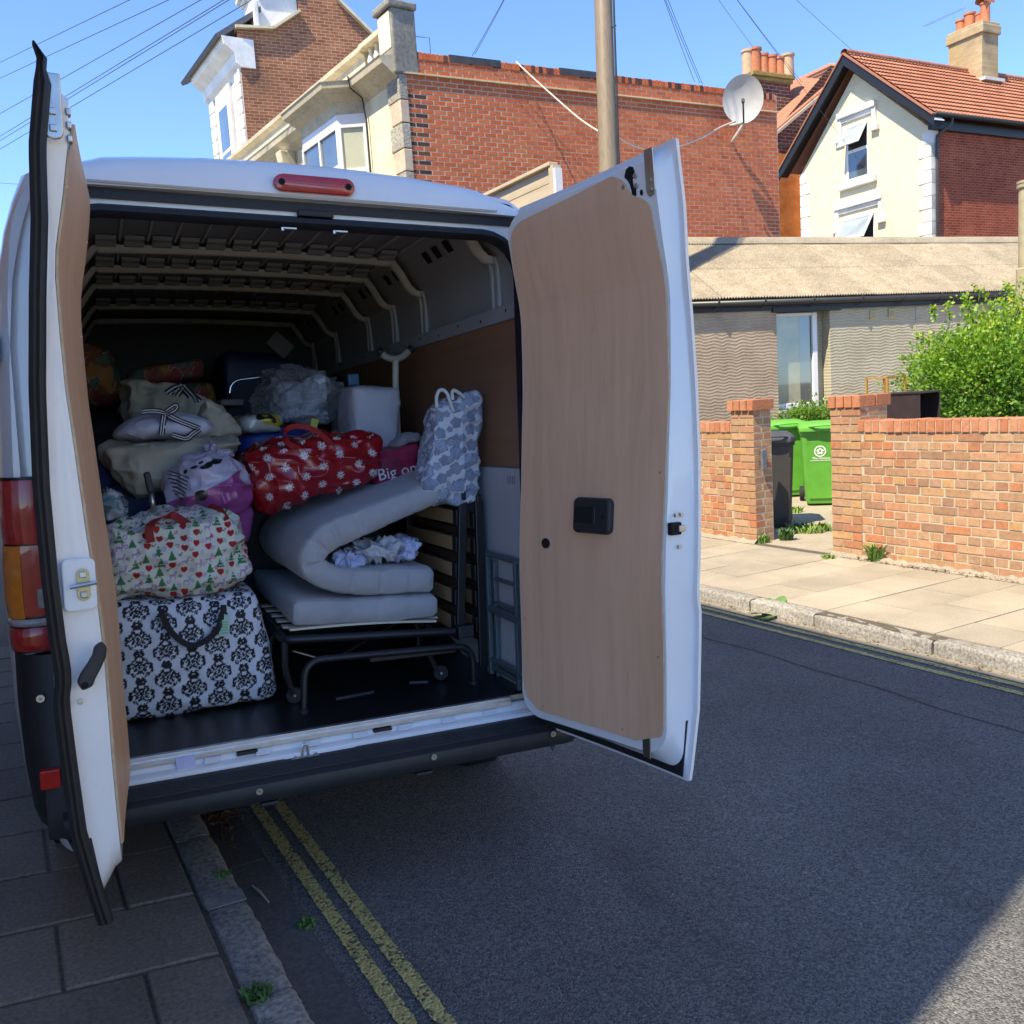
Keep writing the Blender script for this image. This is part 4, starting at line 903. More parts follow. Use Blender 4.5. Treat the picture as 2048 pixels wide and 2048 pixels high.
window_lights(bh,r5[1],r5[2],4.95,6.62,2,FR.n,GLASS,5.95); window_lights(bh,r5[0],r5[1],4.95,6.62,1,o1,BLIND,5.85,.05)
mb=MB(); bay_core=[(0,0)]; mb.loft([[q for q in bayring(-.06,zz)[::-1]] for zz in (4.9,6.7)],True,True); wb(mb,'bay_core',plain('dark_room',(.03,.03,.03),.9),bh)
# main cornice, parapet
for nm_,prof,mat_ in (('cornice',[(0,6.95),(.06,7.0),(.16,7.06),(.20,7.10),(.30,7.16),(.32,7.24),(.34,7.27),(.0,7.32),(-.3,7.32),(-.3,6.95)],STUCCO),('parapet',[(-.02,7.3),(-.02,7.36),(-.06,7.38),(-.06,7.74),(-.02,7.76),(.04,7.80),(.05,7.87),(-.1,7.9),(-.25,7.88),(-.25,7.3)],STUCCO)):
    mb=MB(); a,b=(0.0,9.0) if nm_=='cornice' else (1.30,9.0)
    mb.loft([[FR.P(x,zz,o_) for o_,zz in prof] for x in (a,b)],True,True); wb(mb,nm_,mat_,bh)
mb=MB(); FR.slab(mb,.45,1.31,7.80,7.90,-.2,.05); FR.slab(mb,.45,1.31,7.3,7.42,-.2,-.0); FR.slab(mb,.45,1.31,7.4,7.82,-.22,-.17); wb(mb,'balustrade_rail',STUCCO,bh,bevel=.015)
for k in range(3): mb=MB(); mb.lathe([(.05,0),(.03,.03),(.03,.06),(.065,.13),(.065,.18),(.03,.30),(.03,.34),(.05,.38)],FR.P(.62+k*.24,7.42,-.08),10); wb(mb,'baluster',WHITEP,bh,smooth=True)
mb=MB(); FR.slab(mb,-.06,.46,7.02,8.02,-.34,.10); FR.slab(mb,-.09,.50,8.02,8.14,-.37,.16); wb(mb,'pedestal',CONC,bh,bevel=.03); mb=MB(); FR.slab(mb,.0,.40,7.42,7.98,.10,.112); wb(mb,'pedestal_panel',CREAM,bh,bevel=.01)
for x in (4.6,): mb=MB(); mb.loft([[FR.P(x+w_,zz,o_) for o_,zz in ((0,6.3),(.10,6.32),(.22,6.5),(.30,6.75),(.34,6.98),(0,6.98))] for w_ in (0,.28)],True,True); wb(mb,'console_bracket',STUCCO,bh,bevel=.02)
mb=MB(); mb.tube([FR.P(1.15,7.30,.36),FR.P(1.17,7.12,.32),FR.P(1.20,7.0,.10),FR.P(1.2,6.6,.05),FR.P(1.2,4.5,.05)],.014,6); wb(mb,'bay_cable',BLACKW,bh)
# neighbour's lower cream parapet further along
nb_=empty('terrace_house','cream stucco terrace front beyond the bay house','house',loc=FR.P(9.1,0)); 
mb=MB(); FR.slab(mb,9.0,11.2,0,6.6,-3,-.02); wb(mb,'wall',CREAM,nb_); mb=MB(); mb.loft([[FR.P(x,zz,o_) for o_,zz in ((-.02,6.6),(.18,6.75),(.26,6.9),(.26,7.0),(.0,7.02),(-.02,7.35),(.06,7.4),(.06,7.5),(-.3,7.5),(-.3,6.6))] for x in (9.0,11.2)],True,True); wb(mb,'cornice',WHITEP,nb_)

# --- far brown brick house with white painted front
K3=np.array([4.05,23.56,0.0]); F3=PF(K3,hd(-8),hd(-98)); G3=PF(K3,hd(90),hd(180))
wh=empty('terrace_house','tall brown brick house with white rusticated front and slate roof','house',loc=K3)
BROWN=bricktex('brown_brick',(.27,.10,.055),(.40,.17,.085),(.50,.42,.30),'x',1.15,(.07,.045,.035))
mb=MB(); G3.poly(mb,[(0,0),(4.6,0),(4.6,11.7),(3.53,12.68),(2.85,13.28),(2.6,14.2),(1.74,14.2),(1.74,12.8),(.97,12.26),(0,12.2)],-6.0,0); wb(mb,'flank_wall',BROWN,wh)
mb=MB(); 
for (x0,z0),(x1,z1) in (((-.05,12.24),(.97,12.30)),((.97,12.30),(1.76,12.84)),((2.85,13.30),(4.6,11.76))): mb.bar(G3.P(x0,z0,-.1),G3.P(x1,z1,-.1),.5,.07)
wb(mb,'coping',mat_stone('pale_coping',[(.5,.45,.3),(.6,.55,.4),(.66,.6,.46)],20),wh)
mb=MB(); F3.slab(mb,.0,3.2,0,11.45,-4,0); wb(mb,'front_wall',WHITEP,wh)
for s0 in (.0,2.72):
    for k in range(18): mb=MB(); F3.slab(mb,s0+.02,s0+.46,11.2-k*.40-.37,11.2-k*.40,0,.07); wb(mb,'rustic_block',WHITEP,wh,bevel=.03)
mb=MB(); mb.loft([[F3.P(x,zz,o_) for o_,zz in ((0,11.2),(.12,11.3),(.16,11.55),(.42,11.75),(.46,11.95),(-.4,11.95),(-.4,11.2))] for x in (-.1,3.4)],True,True); wb(mb,'cornice',WHITEP,wh)
mb=MB(); mb.loft([[F3.P(x,zz,o_) for o_,zz in ((.62,11.98),(.56,11.90),(.40,11.97),(-2.5,14.0),(-2.5,14.15))] for x in (-.05,4.0)],True,True); wb(mb,'slate_roof',plain('grey_slate',(.10,.105,.12),.6,var=.2),wh)
mb=MB(); F3.slab(mb,.95,2.35,8.0,11.1,0,.10); wb(mb,'window_surround',WHITEP,wh,bevel=.02); mb=MB(); F3.slab(mb,1.15,2.15,8.1,10.7,.101,.11); w=wb(mb,'window',UPVC,wh)
for z0,z1 in ((8.15,9.35),(9.45,10.6)): mb=MB(); F3.slab(mb,1.22,2.08,z0,z1,.111,.116); wb(mb,'pane',GLASS,w)
mb=MB(); G3.slab(mb,.55,1.72,12.2,13.55,-1.6,-.05); wb(mb,'dormer_block',WHITEP,wh); mb=MB(); G3.slab(mb,.35,1.70,13.55,13.68,-1.8,.12); G3.slab(mb,.45,1.71,13.42,13.55,-1.7,.06); G3.slab(mb,.48,.62,12.25,13.0,-.5,.10); wb(mb,'dormer_cornice',WHITEP,wh,bevel=.03)

# --- cream painted gable house
K4=np.array([21.83,16.15,0.0]); CF=PF(K4,hd(-2.5),hd(-92.5)); CS=PF(K4,hd(87.5),hd(177.5))
chh=empty('house','cream painted gable end house with red tiled roof and black bargeboards','house',loc=K4)
PAINTB=bricktex('cream_painted_brick',(.74,.665,.45),(.78,.70,.49),(.68,.60,.40),'y',1.0,ang=math.radians(2.5),vary=.12)
REDB=bricktex('dark_red_brick',(.26,.055,.028),(.36,.085,.04),(.42,.22,.15),'x',1.0,(.12,.03,.02))
GW=5.04; SA=2.72; ZA=10.95; ZER=8.55; ZEL=8.45
mb=MB(); CF.poly(mb,[(0,0),(GW,0),(GW,ZEL),(SA,ZA),(0,ZER)],-.3,0); wb(mb,'gable_wall',PAINTB,chh)
mb=MB(); CS.slab(mb,.001,14,0,8.75,-5.0,-.001); wb(mb,'side_wall',REDB,chh)
# quoins up both edges of the gable
for k in range(22):
    z=8.5-k*.36; w=.42 if k%2 else .28
    for x0,x1 in ((-.012,w),(GW-w,GW+.012)): mb=MB(); CF.slab(mb,x0,x1,z-.33,z,-.2,.022); wb(mb,'quoin',WHITEP,chh,bevel=.006)
    if k%2: mb=MB(); CS.slab(mb,0,.16,z-.33,z,-.1,.012); wb(mb,'side_quoin',WHITEP,chh)
# windows in the gable
def gable_window(tl,tr,bl,br,par,hood,stops,open_top):
    s1,zt=CF.hit(*tr); s0=CF.hit(*tl)[0]; zb_=CF.hit(*br)[1]; s1,s0=min(s0,s1),max(s0,s1)
    mb=MB(); CF.slab(mb,s1,s0,zb_,zt,-.28,.004); rv=wb(mb,'window_recess',plain('dark_opening',(.02,.02,.022),.9),par)
    rvm=MB()
    CF.slab(rvm,s1-.02,s1,zb_,zt,-.2,.012); CF.slab(rvm,s0,s0+.02,zb_,zt,-.2,.012); CF.slab(rvm,s1,s0,zt,zt+.02,-.2,.012); wb(rvm,'window_reveal',CREAM,par)
    mid=zb_+(zt-zb_)*.52; fw=.07; f=MB(); fo0,fo1=.005,.03
    for x0,x1,z0,z1 in ((s1,s1+fw,zb_,zt),(s0-fw,s0,zb_,zt),(s1+fw,s0-fw,zb_,zb_+fw),(s1+fw,s0-fw,mid-.05,mid+.05),(s1+fw,s0-fw,zt-.05,zt)): CF.slab(f,x0,x1,z0,z1,fo0,fo1)
    fr_=wb(f,'window',UPVC,par,bevel=.008)
    mb=MB(); CF.slab(mb,s1+fw,s0-fw,zb_+fw,mid-.05,.0055,.008); wb(mb,'pane',GLASS,fr_)
    if open_top:
        # top hung light pushed open
        tiltz=(zt-mid)*.78; out=(zt-mid)*.50; h0=zt-.06
        def tp(x,f_,d=0): return CF.P(x,h0-tiltz*f_,.03+out*f_+d)
        m2=MB()
        for a_,b_,fa,fb in ((s1+.02,s1+.09,0,1),(s0-.09,s0-.02,0,1),(s1+.09,s0-.09,0,.12),(s1+.09,s0-.09,.88,1)):
            P4=[tp(a_,fa),tp(b_,fa),tp(b_,fb),tp(a_,fb)]; nn=np.cross(P4[1]-P4[0],P4[3]-P4[0]); nn/=np.linalg.norm(nn); m2.prism(P4,nn*.04)
        sash=wb(m2,'open_sash',UPVC,par); m2=MB(); P4=[tp(s1+.09,.12),tp(s0-.09,.12),tp(s0-.09,.88),tp(s1+.09,.88)]; nn=np.cross(P4[1]-P4[0],P4[3]-P4[0]); nn/=np.linalg.norm(nn); m2.prism([q+nn*.015 for q in P4],nn*.006); wb(m2,'pane',mat_glass('sash_glass%d'%int(zt*100),(.42,.47,.48),.05),sash)
    mb=MB(); CF.slab(mb,s1-.28,s0+.28,zb_-.22,zb_-.005,0,.14); wb(mb,'sill',WHITEP,par,bevel=.02)
    mb=MB(); CF.slab(mb,s1-.30,s0+.30,zt+.26,zt+.44,0,.14); CF.slab(mb,s1-.22,s0+.22,zt+.12,zt+.26,0,.06)
    for x0,x1 in ((s1-.30,s1-.16),(s0+.16,s0+.30)): CF.slab(mb,x0,x1,zt-.28,zt+.26,0,.09); CF.slab(mb,x0-.10,x1+.04 if x0<s1 else x1+.10,zt-.44,zt-.28,0,.13)
    wb(mb,'hood_mould',WHITEP,par,bevel=.015)
gable_window((1693,253),(1738,236),(1693,366),(1738,352),chh,None,None,True)
gable_window((1687,437),(1751,419),(1687,560),(1751,552),chh,None,None,True)
# roof: right slope towards us, left slope, bargeboards
RZ=11.48; EZ=8.86; ES=-.34; LS,LZ=5.56,8.75
u_sl=np.array([0,0,0.0]); A0=CF.P(SA,RZ,0); B0_=CF.P(ES,EZ,0); dn=B0_-A0; SLEN=np.linalg.norm(dn); dn/=SLEN; gx=CS.a; nr_=np.cross(gx,dn); nr_=nr_ if nr_[2]>0 else -nr_
TC=[(.32,.135,.08),(.38,.165,.10),(.31,.125,.075),(.40,.185,.115)]; TILE=brick_mat('red_roof_tile',TC); TILES=brick_mat('red_roof_tile_far',TC,'attr')
def tile_profile(w=.30,L=.36):
    mb=MB(); xs=np.linspace(0,w,9); hh=[.022,.006,.002,.006,.022,.006,.002,.006,.022]
    top=[[(x,0,h+.006) for x,h in zip(xs,hh)],[(x,L,h+.058) for x,h in zip(xs,hh)]]; low=[[(x,L,h+.038) for x,h in zip(xs,hh)]]
    mb.grid(top,0,True); mb.grid([top[1],low[0]],0,True); return mb
tp_=tile_profile(); tme=bpy.data.meshes.new('roof_tile'); tme.from_pydata(tp_.v,[],tp_.f); tme.materials.append(TILE); tme.update()
Mt=Matrix([[-gx[0],dn[0],nr_[0],0],[-gx[1],dn[1],nr_[1],0],[-gx[2],dn[2],nr_[2],0],[0,0,0,1]])
mb=MB(); mb.prism([A0-gx*.42,A0+gx*14,B0_+gx*14,B0_-gx*.42],-nr_*.06); rfo=wb(mb,'roof',TILES,chh)
rows=int(SLEN/.30)+1; cnt=0; restt=MB(); tt=[]; rt=random.Random(4); Mrot=Mt.to_euler()
cells=[(i,j) for j in range(rows) for i in range(46)]
cells.sort(key=lambda c:np.linalg.norm(A0+gx*(-.42+.30*c[0])+dn*(.3*c[1])-camz))
for i,j in cells:
    p=A0+gx*(-.42+.30*(i+1))+dn*(SLEN-.30*(rows-j)-.04)+nr_*.002
    if cnt<300:
        o=bpy.data.objects.new('roof_tile',tme); COL.objects.link(o); o.parent=rfo; o.location=p-K4; o.rotation_euler=Mrot; cnt+=1
    else:
        n0=len(restt.v); R3=np.array(Mt.to_3x3()); restt.add([p+R3@np.array(q) for q in tp_.v],tp_.f); tt+=[(rt.random(),)*3]*(len(restt.v)-n0)
restt.c=np.array(tt); stuffk(wb(restt,'roof_tile_field',TILES,rfo))
# ridge tiles
k=0
while k<30:
    mb=MB(); c=A0+gx*(-.42+.46*k); mb.loft([[c+gx*(.45*e)+UP*.04+np.array(CF.a)*.13*math.cos(t)+UP*.10*math.sin(t) for t in np.linspace(-.5,math.pi+.5,9)] for e in (0,1)],False,False); wb(mb,'ridge_tile',TILE,rfo,smooth=True); k+=1
C0=CF.P(LS,LZ,0); mb=MB(); mb.prism([A0-gx*.42,A0+gx*14,C0+gx*14,C0-gx*.42],UP*-.10); wb(mb,'left_roof_slope',TILE,chh)
for a,b in ((A0,B0_),(A0,C0)):
    mb=MB(); d=(b-a); d=d/np.linalg.norm(d); e=b+d*.10; mb.prism([a-gx*.44-UP*.02,e-gx*.44-UP*.02,e-gx*.44-UP*.30,a-gx*.44-UP*.34],gx*.045); wb(mb,'bargeboard',BLACKW,chh)
    mb=MB(); mb.prism([a-gx*.395-UP*.12,e-gx*.395-UP*.12,e+gx*.02-UP*.12,a+gx*.02-UP*.12],-UP*.03); wb(mb,'soffit',WHITEP if b is B0_ else BLACKW,chh)
    mb=MB(); mb.bar(a-gx*.41+UP*.005,e-gx*.41+UP*.005,.14,.045); wb(mb,'verge_tile',TILE,chh)
mb=MB(); ge=B0_+np.array(CF.a)*-.02; mb.tube([ge-gx*.3-UP*.03,ge+gx*14-UP*.03],.07,10); wb(mb,'gutter',BLACKW,chh,smooth=True); mb=MB(); CS.slab(mb,-.1,14,8.52,8.80,-.02,.12); wb(mb,'fascia',BLACKW,chh)
mb=MB(); mb.tube([ge+gx*.42-UP*.05,ge+gx*.42-UP*.22,CS.P(.18,8.35,.07),CS.P(.16,8.1,.07),CS.P(.16,1.0,.07)],.045,8); wb(mb,'downpipe',LEAD,chh,smooth=True)
# chimney on the ridge
STOCK=bricktex('buff_stock_brick',(.42,.33,.19),(.50,.40,.24),(.40,.33,.22),'y',1.0,(.30,.20,.06),ang=math.radians(2.5)); POT=plain('terracotta_pot',(.46,.16,.07),.75,var=.2,vscale=8,bmp=.2)
gch=5.55; cc=A0+gx*gch
mb=MB(); mb.obox(cc+UP*.15,CF.a*.62,gx*.40,UP*1.0); wb(mb,'chimney_stack',STOCK,chh); 
mb=MB(); mb.obox(cc+UP*1.18,CF.a*.69,gx*.47,UP*.14); mb.obox(cc+UP*1.36,CF.a*.66,gx*.44,UP*.06); wb(mb,'chimney_cap',STOCK,chh,bevel=.03); mb=MB(); mb.obox(cc-UP*.42-CF.a*.3,CF.a*.5,gx*.50,UP*.05); mb.obox(cc-CF.a*.66-UP*.78,CF.a*.08,gx*.5,UP*.09); wb(mb,'lead_flashing',plain('pale_flashing',(.6,.58,.54),.6),chh)
for k,(f,h,rad) in enumerate(((.46,.46,.15),(.12,.55,.17),(-.22,.42,.12),(-.44,.66,.15))):
    b=cc+CF.a*f+UP*1.40; mb=MB(); mb.lathe([(rad*1.08,0),(rad,.06),(rad*.96,h-.08),(rad*1.12,h-.06),(rad*1.12,h),(rad*.8,h),(rad*.8,h-.2)],b,16)
    if k==3: mb.loft([[b+UP*(h+.02)+gx*(-.02)+np.array(CF.a)*0+(UP*math.sin(t)+np.array(CF.a)*math.cos(t))*.17+gx*e for t in np.linspace(-.3,math.pi+.3,9)] for e in (-.26,.26)],False,False)
    wb(mb,'chimney_pot',POT,chh,smooth=True,sharp=40)
mb=MB(); ab=cc+UP*1.5+np.array(CF.a)*.2; mb.tube([ab,ab+UP*.75],.012,6); t_=ab+UP*.7; mb.tube([t_-CF.a*-.1,t_+CF.a*1.7],.010,6)
for k in range(14): q=t_+CF.a*(.2+k*.11); mb.tube([q-UP*.0-gx*.16,q+gx*.16],.004,4)
tag(mb.build('tv_aerial',STEEL),'long thin television aerial on the buff chimney','aerial')

# --- house in between: dark brick gable, tiled verge, six pot chimney
K5=at_depth(1549,330,34.0); K5[2]=0; HF=PF(K5,hd(87.9),hd(177.9))
h2=empty('house','narrow dark brick gable with tiled verge between brick terrace and cream house','house',loc=K5)
def hp(u,v): return HF.hit(u,v)
DARKB=bricktex('dark_purple_brick',(.10,.05,.045),(.20,.075,.05),(.38,.31,.24),'x',1.7); ORB=bricktex('orange_flank_brick',(.50,.17,.045),(.56,.21,.06),(.54,.20,.06),'x',.9)
vA=hp(1545,268); vB=hp(1700,136)
mb=MB(); HF.poly(mb,[(-.3,0),(3,0),(3,vB[1]),(vB[0],vB[1]),(vA[0],vA[1])],-4,0); wb(mb,'gable_wall',DARKB,h2)
oz=hp(1575,310)[1]; ox=hp(1594,300)[0]; mb=MB(); HF.slab(mb,-.3,ox,0,oz,0,.10); wb(mb,'side_stair_wall',ORB,h2)
mb=MB(); a,b=HF.P(vA[0],vA[1]+.02,.12),HF.P(vB[0],vB[1]+.02,.12); back=HF.n*-3.6+UP*1.4
mb.prism([a,b,b+back*.3,a+back],UP*.05); wb(mb,'roof',TILE,h2)
tmb=MB(); 
for i in range(26):
    for j in range(6):
        p=a+(b-a)*(i/26)+back*(j/6.0)*(1-.7*i/26); q=(b-a)/26*.9; w_=back/6.0*(1-.7*i/26)*.95; tmb.prism([p+UP*.055,p+q+UP*.055,p+q+w_+UP*.06,p+w_+UP*.06],UP*.02)
stuffk(wb(tmb,'roof_tile_field',TILE,h2))
mb=MB(); mb.bar(a-UP*.06,b-UP*.06,.2,.10); wb(mb,'verge',plain('cement_verge',(.45,.36,.26),.8),h2)
mb=MB(); x0,z0=hp(1596,284); x1=hp(1640,262)[0]; HF.slab(mb,x0,x1,0,hp(1620,264)[1],.10,.4); wb(mb,'cream_return',CREAM,h2)
mb=MB(); mb.tube([HF.P(*hp(1553,290),.13),HF.P(*hp(1588,300),.13)],.03,6); wb(mb,'drain_pipe',LEAD,h2)
c0=at_depth(1545,170,34.5); cw=(at_depth(1600,170,34.5)-at_depth(1490,170,34.5)); L_=np.linalg.norm(cw)/2; ca=hd(87.9); cbk=hd(-2)
ch6=empty('chimney','dark brick chimney with six pots above the dish','chimney',loc=(c0[0],c0[1],0))
mb=MB(); mb.obox(c0+cbk*.4-UP*1.3,ca*L_*.86,cbk*.4,UP*1.45); wb(mb,'stack',DARKB,ch6); mb=MB(); mb.obox(c0+cbk*.4+UP*.18,ca*L_*.94,cbk*.47,UP*.07); mb.obox(c0+cbk*.4+UP*.33,ca*L_*1.0,cbk*.53,UP*.08); wb(mb,'stack_cap',mat_stone('lichen_cap',[(.14,.10,.05),(.30,.22,.06),(.42,.32,.10)],9),ch6,bevel=.02)
POTB=plain('buff_pot',(.50,.33,.20),.75,var=.2); 
for k,(u,vt,rad,m_) in enumerate(((1496,103,.15,POTB),(1510,100,.17,POT),(1528,110,.12,POT),(1545,113,.13,POT),(1560,117,.13,POT),(1576,111,.16,POTB))):
    rad*=1.5; q=at_depth(u,150,35.0); top=at_depth(u,vt,35.0); b=np.array([q[0],q[1],c0[2]+.40]); h=max(.3,top[2]-b[2]); mb=MB(); mb.lathe([(rad,0),(rad*.95,h-.1),(rad*1.12,h-.08),(rad*1.12,h),(rad*.8,h),(rad*.8,h-.2)],b,14); wb(mb,'chimney_pot',m_,ch6,smooth=True,sharp=40)

# --- low outbuilding with corrugated roof
PB=at_depth(1600,700,15.0); PB[2]=0; BF=PF(PB,hd(94.5),hd(184.5))
bg_=empty('outbuilding','low grey rendered outbuilding with corrugated cement roof and black gutter','outbuilding',loc=PB)
def mat_wavy(name,cols):
    m,nt,b=nm(name); v=coord(nt,'Object',(1,1,1)); d=noise(nt,coord(nt,'Object',(2.2,1,1.3)),1.6,3); sx=N(nt,'ShaderNodeSeparateXYZ'); nt.links.new(v,sx.inputs[0])
    ph=mth(nt,'ADD',mth(nt,'MULTIPLY',sx.outputs[2],125.0),mth(nt,'MULTIPLY',d,14.0)); ph=mth(nt,'ADD',ph,mth(nt,'MULTIPLY',mth(nt,'SINE',mth(nt,'MULTIPLY',sx.outputs[0],24.0)),.9)); w=mth(nt,'SINE',ph)
    n=noise(nt,v,1.5,5,.65); g2=noise(nt,v,30,4); c=ramp(nt,n,[(.28,cols[0]),(.5,cols[1]),(.75,cols[2])]); c=mix(nt,mth(nt,'MULTIPLY',ramp(nt,w,[(.0,(1,1,1)),(.35,(0,0,0))]),.22),c,tuple(k*.6 for k in cols[0])); c=mix(nt,1.0,c,ramp(nt,g2,[(.2,(.85,.85,.85)),(.8,(1.1,1.1,1.1))]),'MULTIPLY')
    setc(nt,b,c); b.inputs['Roughness'].default_value=.85; bump(nt,b,w,.22,.012); return m
WAVB=mat_wavy('brown_wavy_render',[(.33,.25,.18),(.43,.33,.24),(.52,.42,.31)]); WAVG=mat_wavy('grey_wavy_render',[(.35,.31,.22),(.44,.40,.295),(.52,.48,.38)])
def bx(u,v): return BF.hit(u,v)
xl=bx(1330,700)[0]; xw0,zwb=bx(1558,821); zwt=bx(1600,624)[1]; xw1=bx(1661,720)[0]; xs1=bx(1832,700)[0]; xs2=bx(1985,700)[0]; xr=xs2+6; ZE=3.0
mb=MB(); BF.slab(mb,xl,xr,0,ZE,-3.4,-.20); wb(mb,'inner_wall',WAVG,bg_)
def panel(x0,x1,z0,z1,m_): mb=MB(); BF.slab(mb,x0,x1,z0,z1,-.19,0); return wb(mb,'wall_panel',m_,bg_,bevel=.004)
panel(xl,xw0,0,ZE,WAVB); panel(xw0+.002,xw1-.002,0,zwb,WAVG); panel(xw1,xs1-.006,0,ZE,WAVG); panel(xs1+.006,xs2-.006,0,ZE,WAVG); panel(xs2+.006,xr,0,ZE,WAVG)
mb=MB(); 
for x in (xs1,xs2): BF.slab(mb,x-.006,x+.006,0,ZE,-.1,.006)
wb(mb,'panel_joint',plain('grey_joint_strip',(.32,.33,.34),.6),bg_)
mb=MB(); x0=bx(1644,720)[0]; f=MB(); fw=.10
for a,b,c,d in ((xw0,xw0+.04,zwb,zwt),(x0-fw,x0,zwb,zwt),(xw0+.04,x0-fw,zwb,zwb+fw),(xw0+.04,x0-fw,zwt-.05,zwt)): BF.slab(f,a,b,c,d,-.17,-.10)
wf=wb(f,'window',plain('blue_white_upvc',(.74,.76,.80),.35,var=.05),bg_,bevel=.01); mb=MB(); BF.slab(mb,xw0+.04,x0-fw,zwb+fw,zwt-.05,-.150,-.142); 
def mat_winref():
    m,nt,b=nm('net_curtain_glass'); v=coord(nt); n=noise(nt,v,2.2,4); setc(nt,b,ramp(nt,n,[(.3,(.20,.22,.17)),(.7,(.36,.35,.24))])); b.inputs['Roughness'].default_value=.08; b.inputs['Coat Weight'].default_value=1.0; b.inputs['Coat Roughness'].default_value=.02; return m
wb(mb,'pane',mat_winref(),wf); mb=MB(); BF.slab(mb,x0-.34,x0-fw,zwb+fw,zwt-.05,-.1415,-.1405); wb(mb,'pane_shade',mat_glass('dark_room_glass',(.10,.12,.115)),wf)
mb=MB(); BF.slab(mb,xw0-.02,xw1+.02,zwb-.05,zwb,-.19,.03); wb(mb,'sill',WAVG,bg_,bevel=.008)
mb=MB(); BF.slab(mb,xl,xr,ZE-.14,ZE+.06,.001,.03); wb(mb,'fascia',BLACKW,bg_); mb=MB(); BF.slab(mb,bx(1543,640)[0],bx(1679,640)[0],zwt+.005,ZE-.09,.0,.05); wb(mb,'lintel',BLACKW,bg_,bevel=.008)
zg=bx(1700,600)[1]; mb=MB(); mb.tube([BF.P(xl,zg-.01,.07),BF.P(xr,zg+.02,.07)],.05,12); gut=wb(mb,'gutter',plain('black_gutter_plastic',(.03,.03,.032),.4),bg_,smooth=True)
for u in (1430,1523,1620,1717,1800,1875,1950): x=bx(u,600)[0]; mb=MB(); mb.tube([BF.P(x,zg+.06,.11),BF.P(x-.01,zg+.03,.125),BF.P(x-.03,zg-.04,.125),BF.P(x-.06,zg-.09,.05)],.010,6); wb(mb,'gutter_bracket',BLACKW,gut)
mb=MB(); mb.tube([BF.P(xw1,2.86,.045),BF.P(xs1,2.87,.045),BF.P(xs2,2.90,.05)],.010,6); wb(mb,'cable',LEAD,bg_)
for u0,u1,v0,v1 in ((1739,1752,622,639),(1776,1789,618,635)):
    a,zt_=bx(u0,v0); b,zb_=bx(u1,v1); f=MB(); BF.slab(f,a,b,zb_,zt_,.0,.025); vn=wb(f,'air_vent',plain('beige_vent',(.50,.42,.24),.5),bg_,bevel=.005)
    for k in range(5): mb=MB(); zz=zb_+(zt_-zb_)*(.2+.15*k); BF.slab(mb,a+.02,b-.02,zz-.004,zz+.004,.025,.034); wb(mb,'vent_slat',plain('tan_slat%d%d'%(u0,k),(.38,.31,.16),.5),vn)
# corrugated sheets in two courses
ROOFC=mat_stone('lichened_fibre_cement',[(.20,.17,.125),(.30,.26,.20),(.42,.37,.29)],26,.9,.5,moss=(.13,.095,.055),big=3.0)
ze=bx(1700,594)[1]+.035; RB=1.95; zr_=4.30; PITCH=.0535; e0=BF.P(0,ze,.09); r0_=BF.P(0,zr_,-RB)
def corr(x0,x1,f0,f1,lift):
    nx=int((x1-x0)/PITCH*6); R=[]
    for fz in (f0,f1):
        row=[]
        for i in range(nx+1):
            x=x0+(x1-x0)*i/nx; p=e0+(r0_-e0)*fz+BF.a*x; nn=np.cross(BF.a,(r0_-e0)); nn=nn/np.linalg.norm(nn); nn=nn if nn[2]>0 else -nn
            row.append(p+nn*(.013*math.sin(2*math.pi*x/PITCH)+lift))
        R.append(row)
    low=[[q-UP*.012 for q in R[0]],R[0]]
    mb=MB(); mb.grid(R); mb.grid(low); return mb
x=xl; k=0
while x<xr:
    for c,(f0,f1) in enumerate(((0,.53),(.47,1.0))):
        mb=corr(x,min(x+1.0,xr)+.03,f0,f1,.008*c+.005*(k%2)); wb(mb,'roof_sheet',ROOFC,bg_,smooth=True)
    x+=1.0; k+=1
mb=MB(); R=[]
for x in np.arange(xl,xr,.6): R.append([r0_+BF.a*x+BF.n*a+UP*b for a,b in ((.16,-.06),(.10,.05),(0,.085),(-.10,.05),(-.16,-.06))])
mb.loft(R,False,False); wb(mb,'ridge_capping',mat_stone('ridge_cement',[(.24,.20,.15),(.32,.28,.21),(.40,.35,.28)],25),bg_,smooth=True)
mb=MB(); b0=r0_+BF.a*xl; mb.prism([r0_+BF.a*xl,r0_+BF.a*xr,BF.P(xr,ze-.1,-3.7),BF.P(xl,ze-.1,-3.7)],-UP*.05); wb(mb,'rear_roof_slope',ROOFC,bg_)
q=at_depth(2054,540,15.6); top=at_depth(2054,366,15.6); mb=MB(); h=top[2]-q[2]; mb.lathe([(.17,-.7),(.17,.02),(.135,.04),(.135,h-.12),(.165,h-.11),(.165,h-.06),(.14,h-.05),(.165,h-.04),(.165,h),(.11,h)],q,18); o=mb.build('flue_pipe',plain('buff_flue',(.36,.32,.21),.8,var=.2,bmp=.3),smooth=True,sharp=40,origin=q); o.location=q; tag(o,'buff cement flue pipe on the corrugated roof at the right edge','flue pipe')

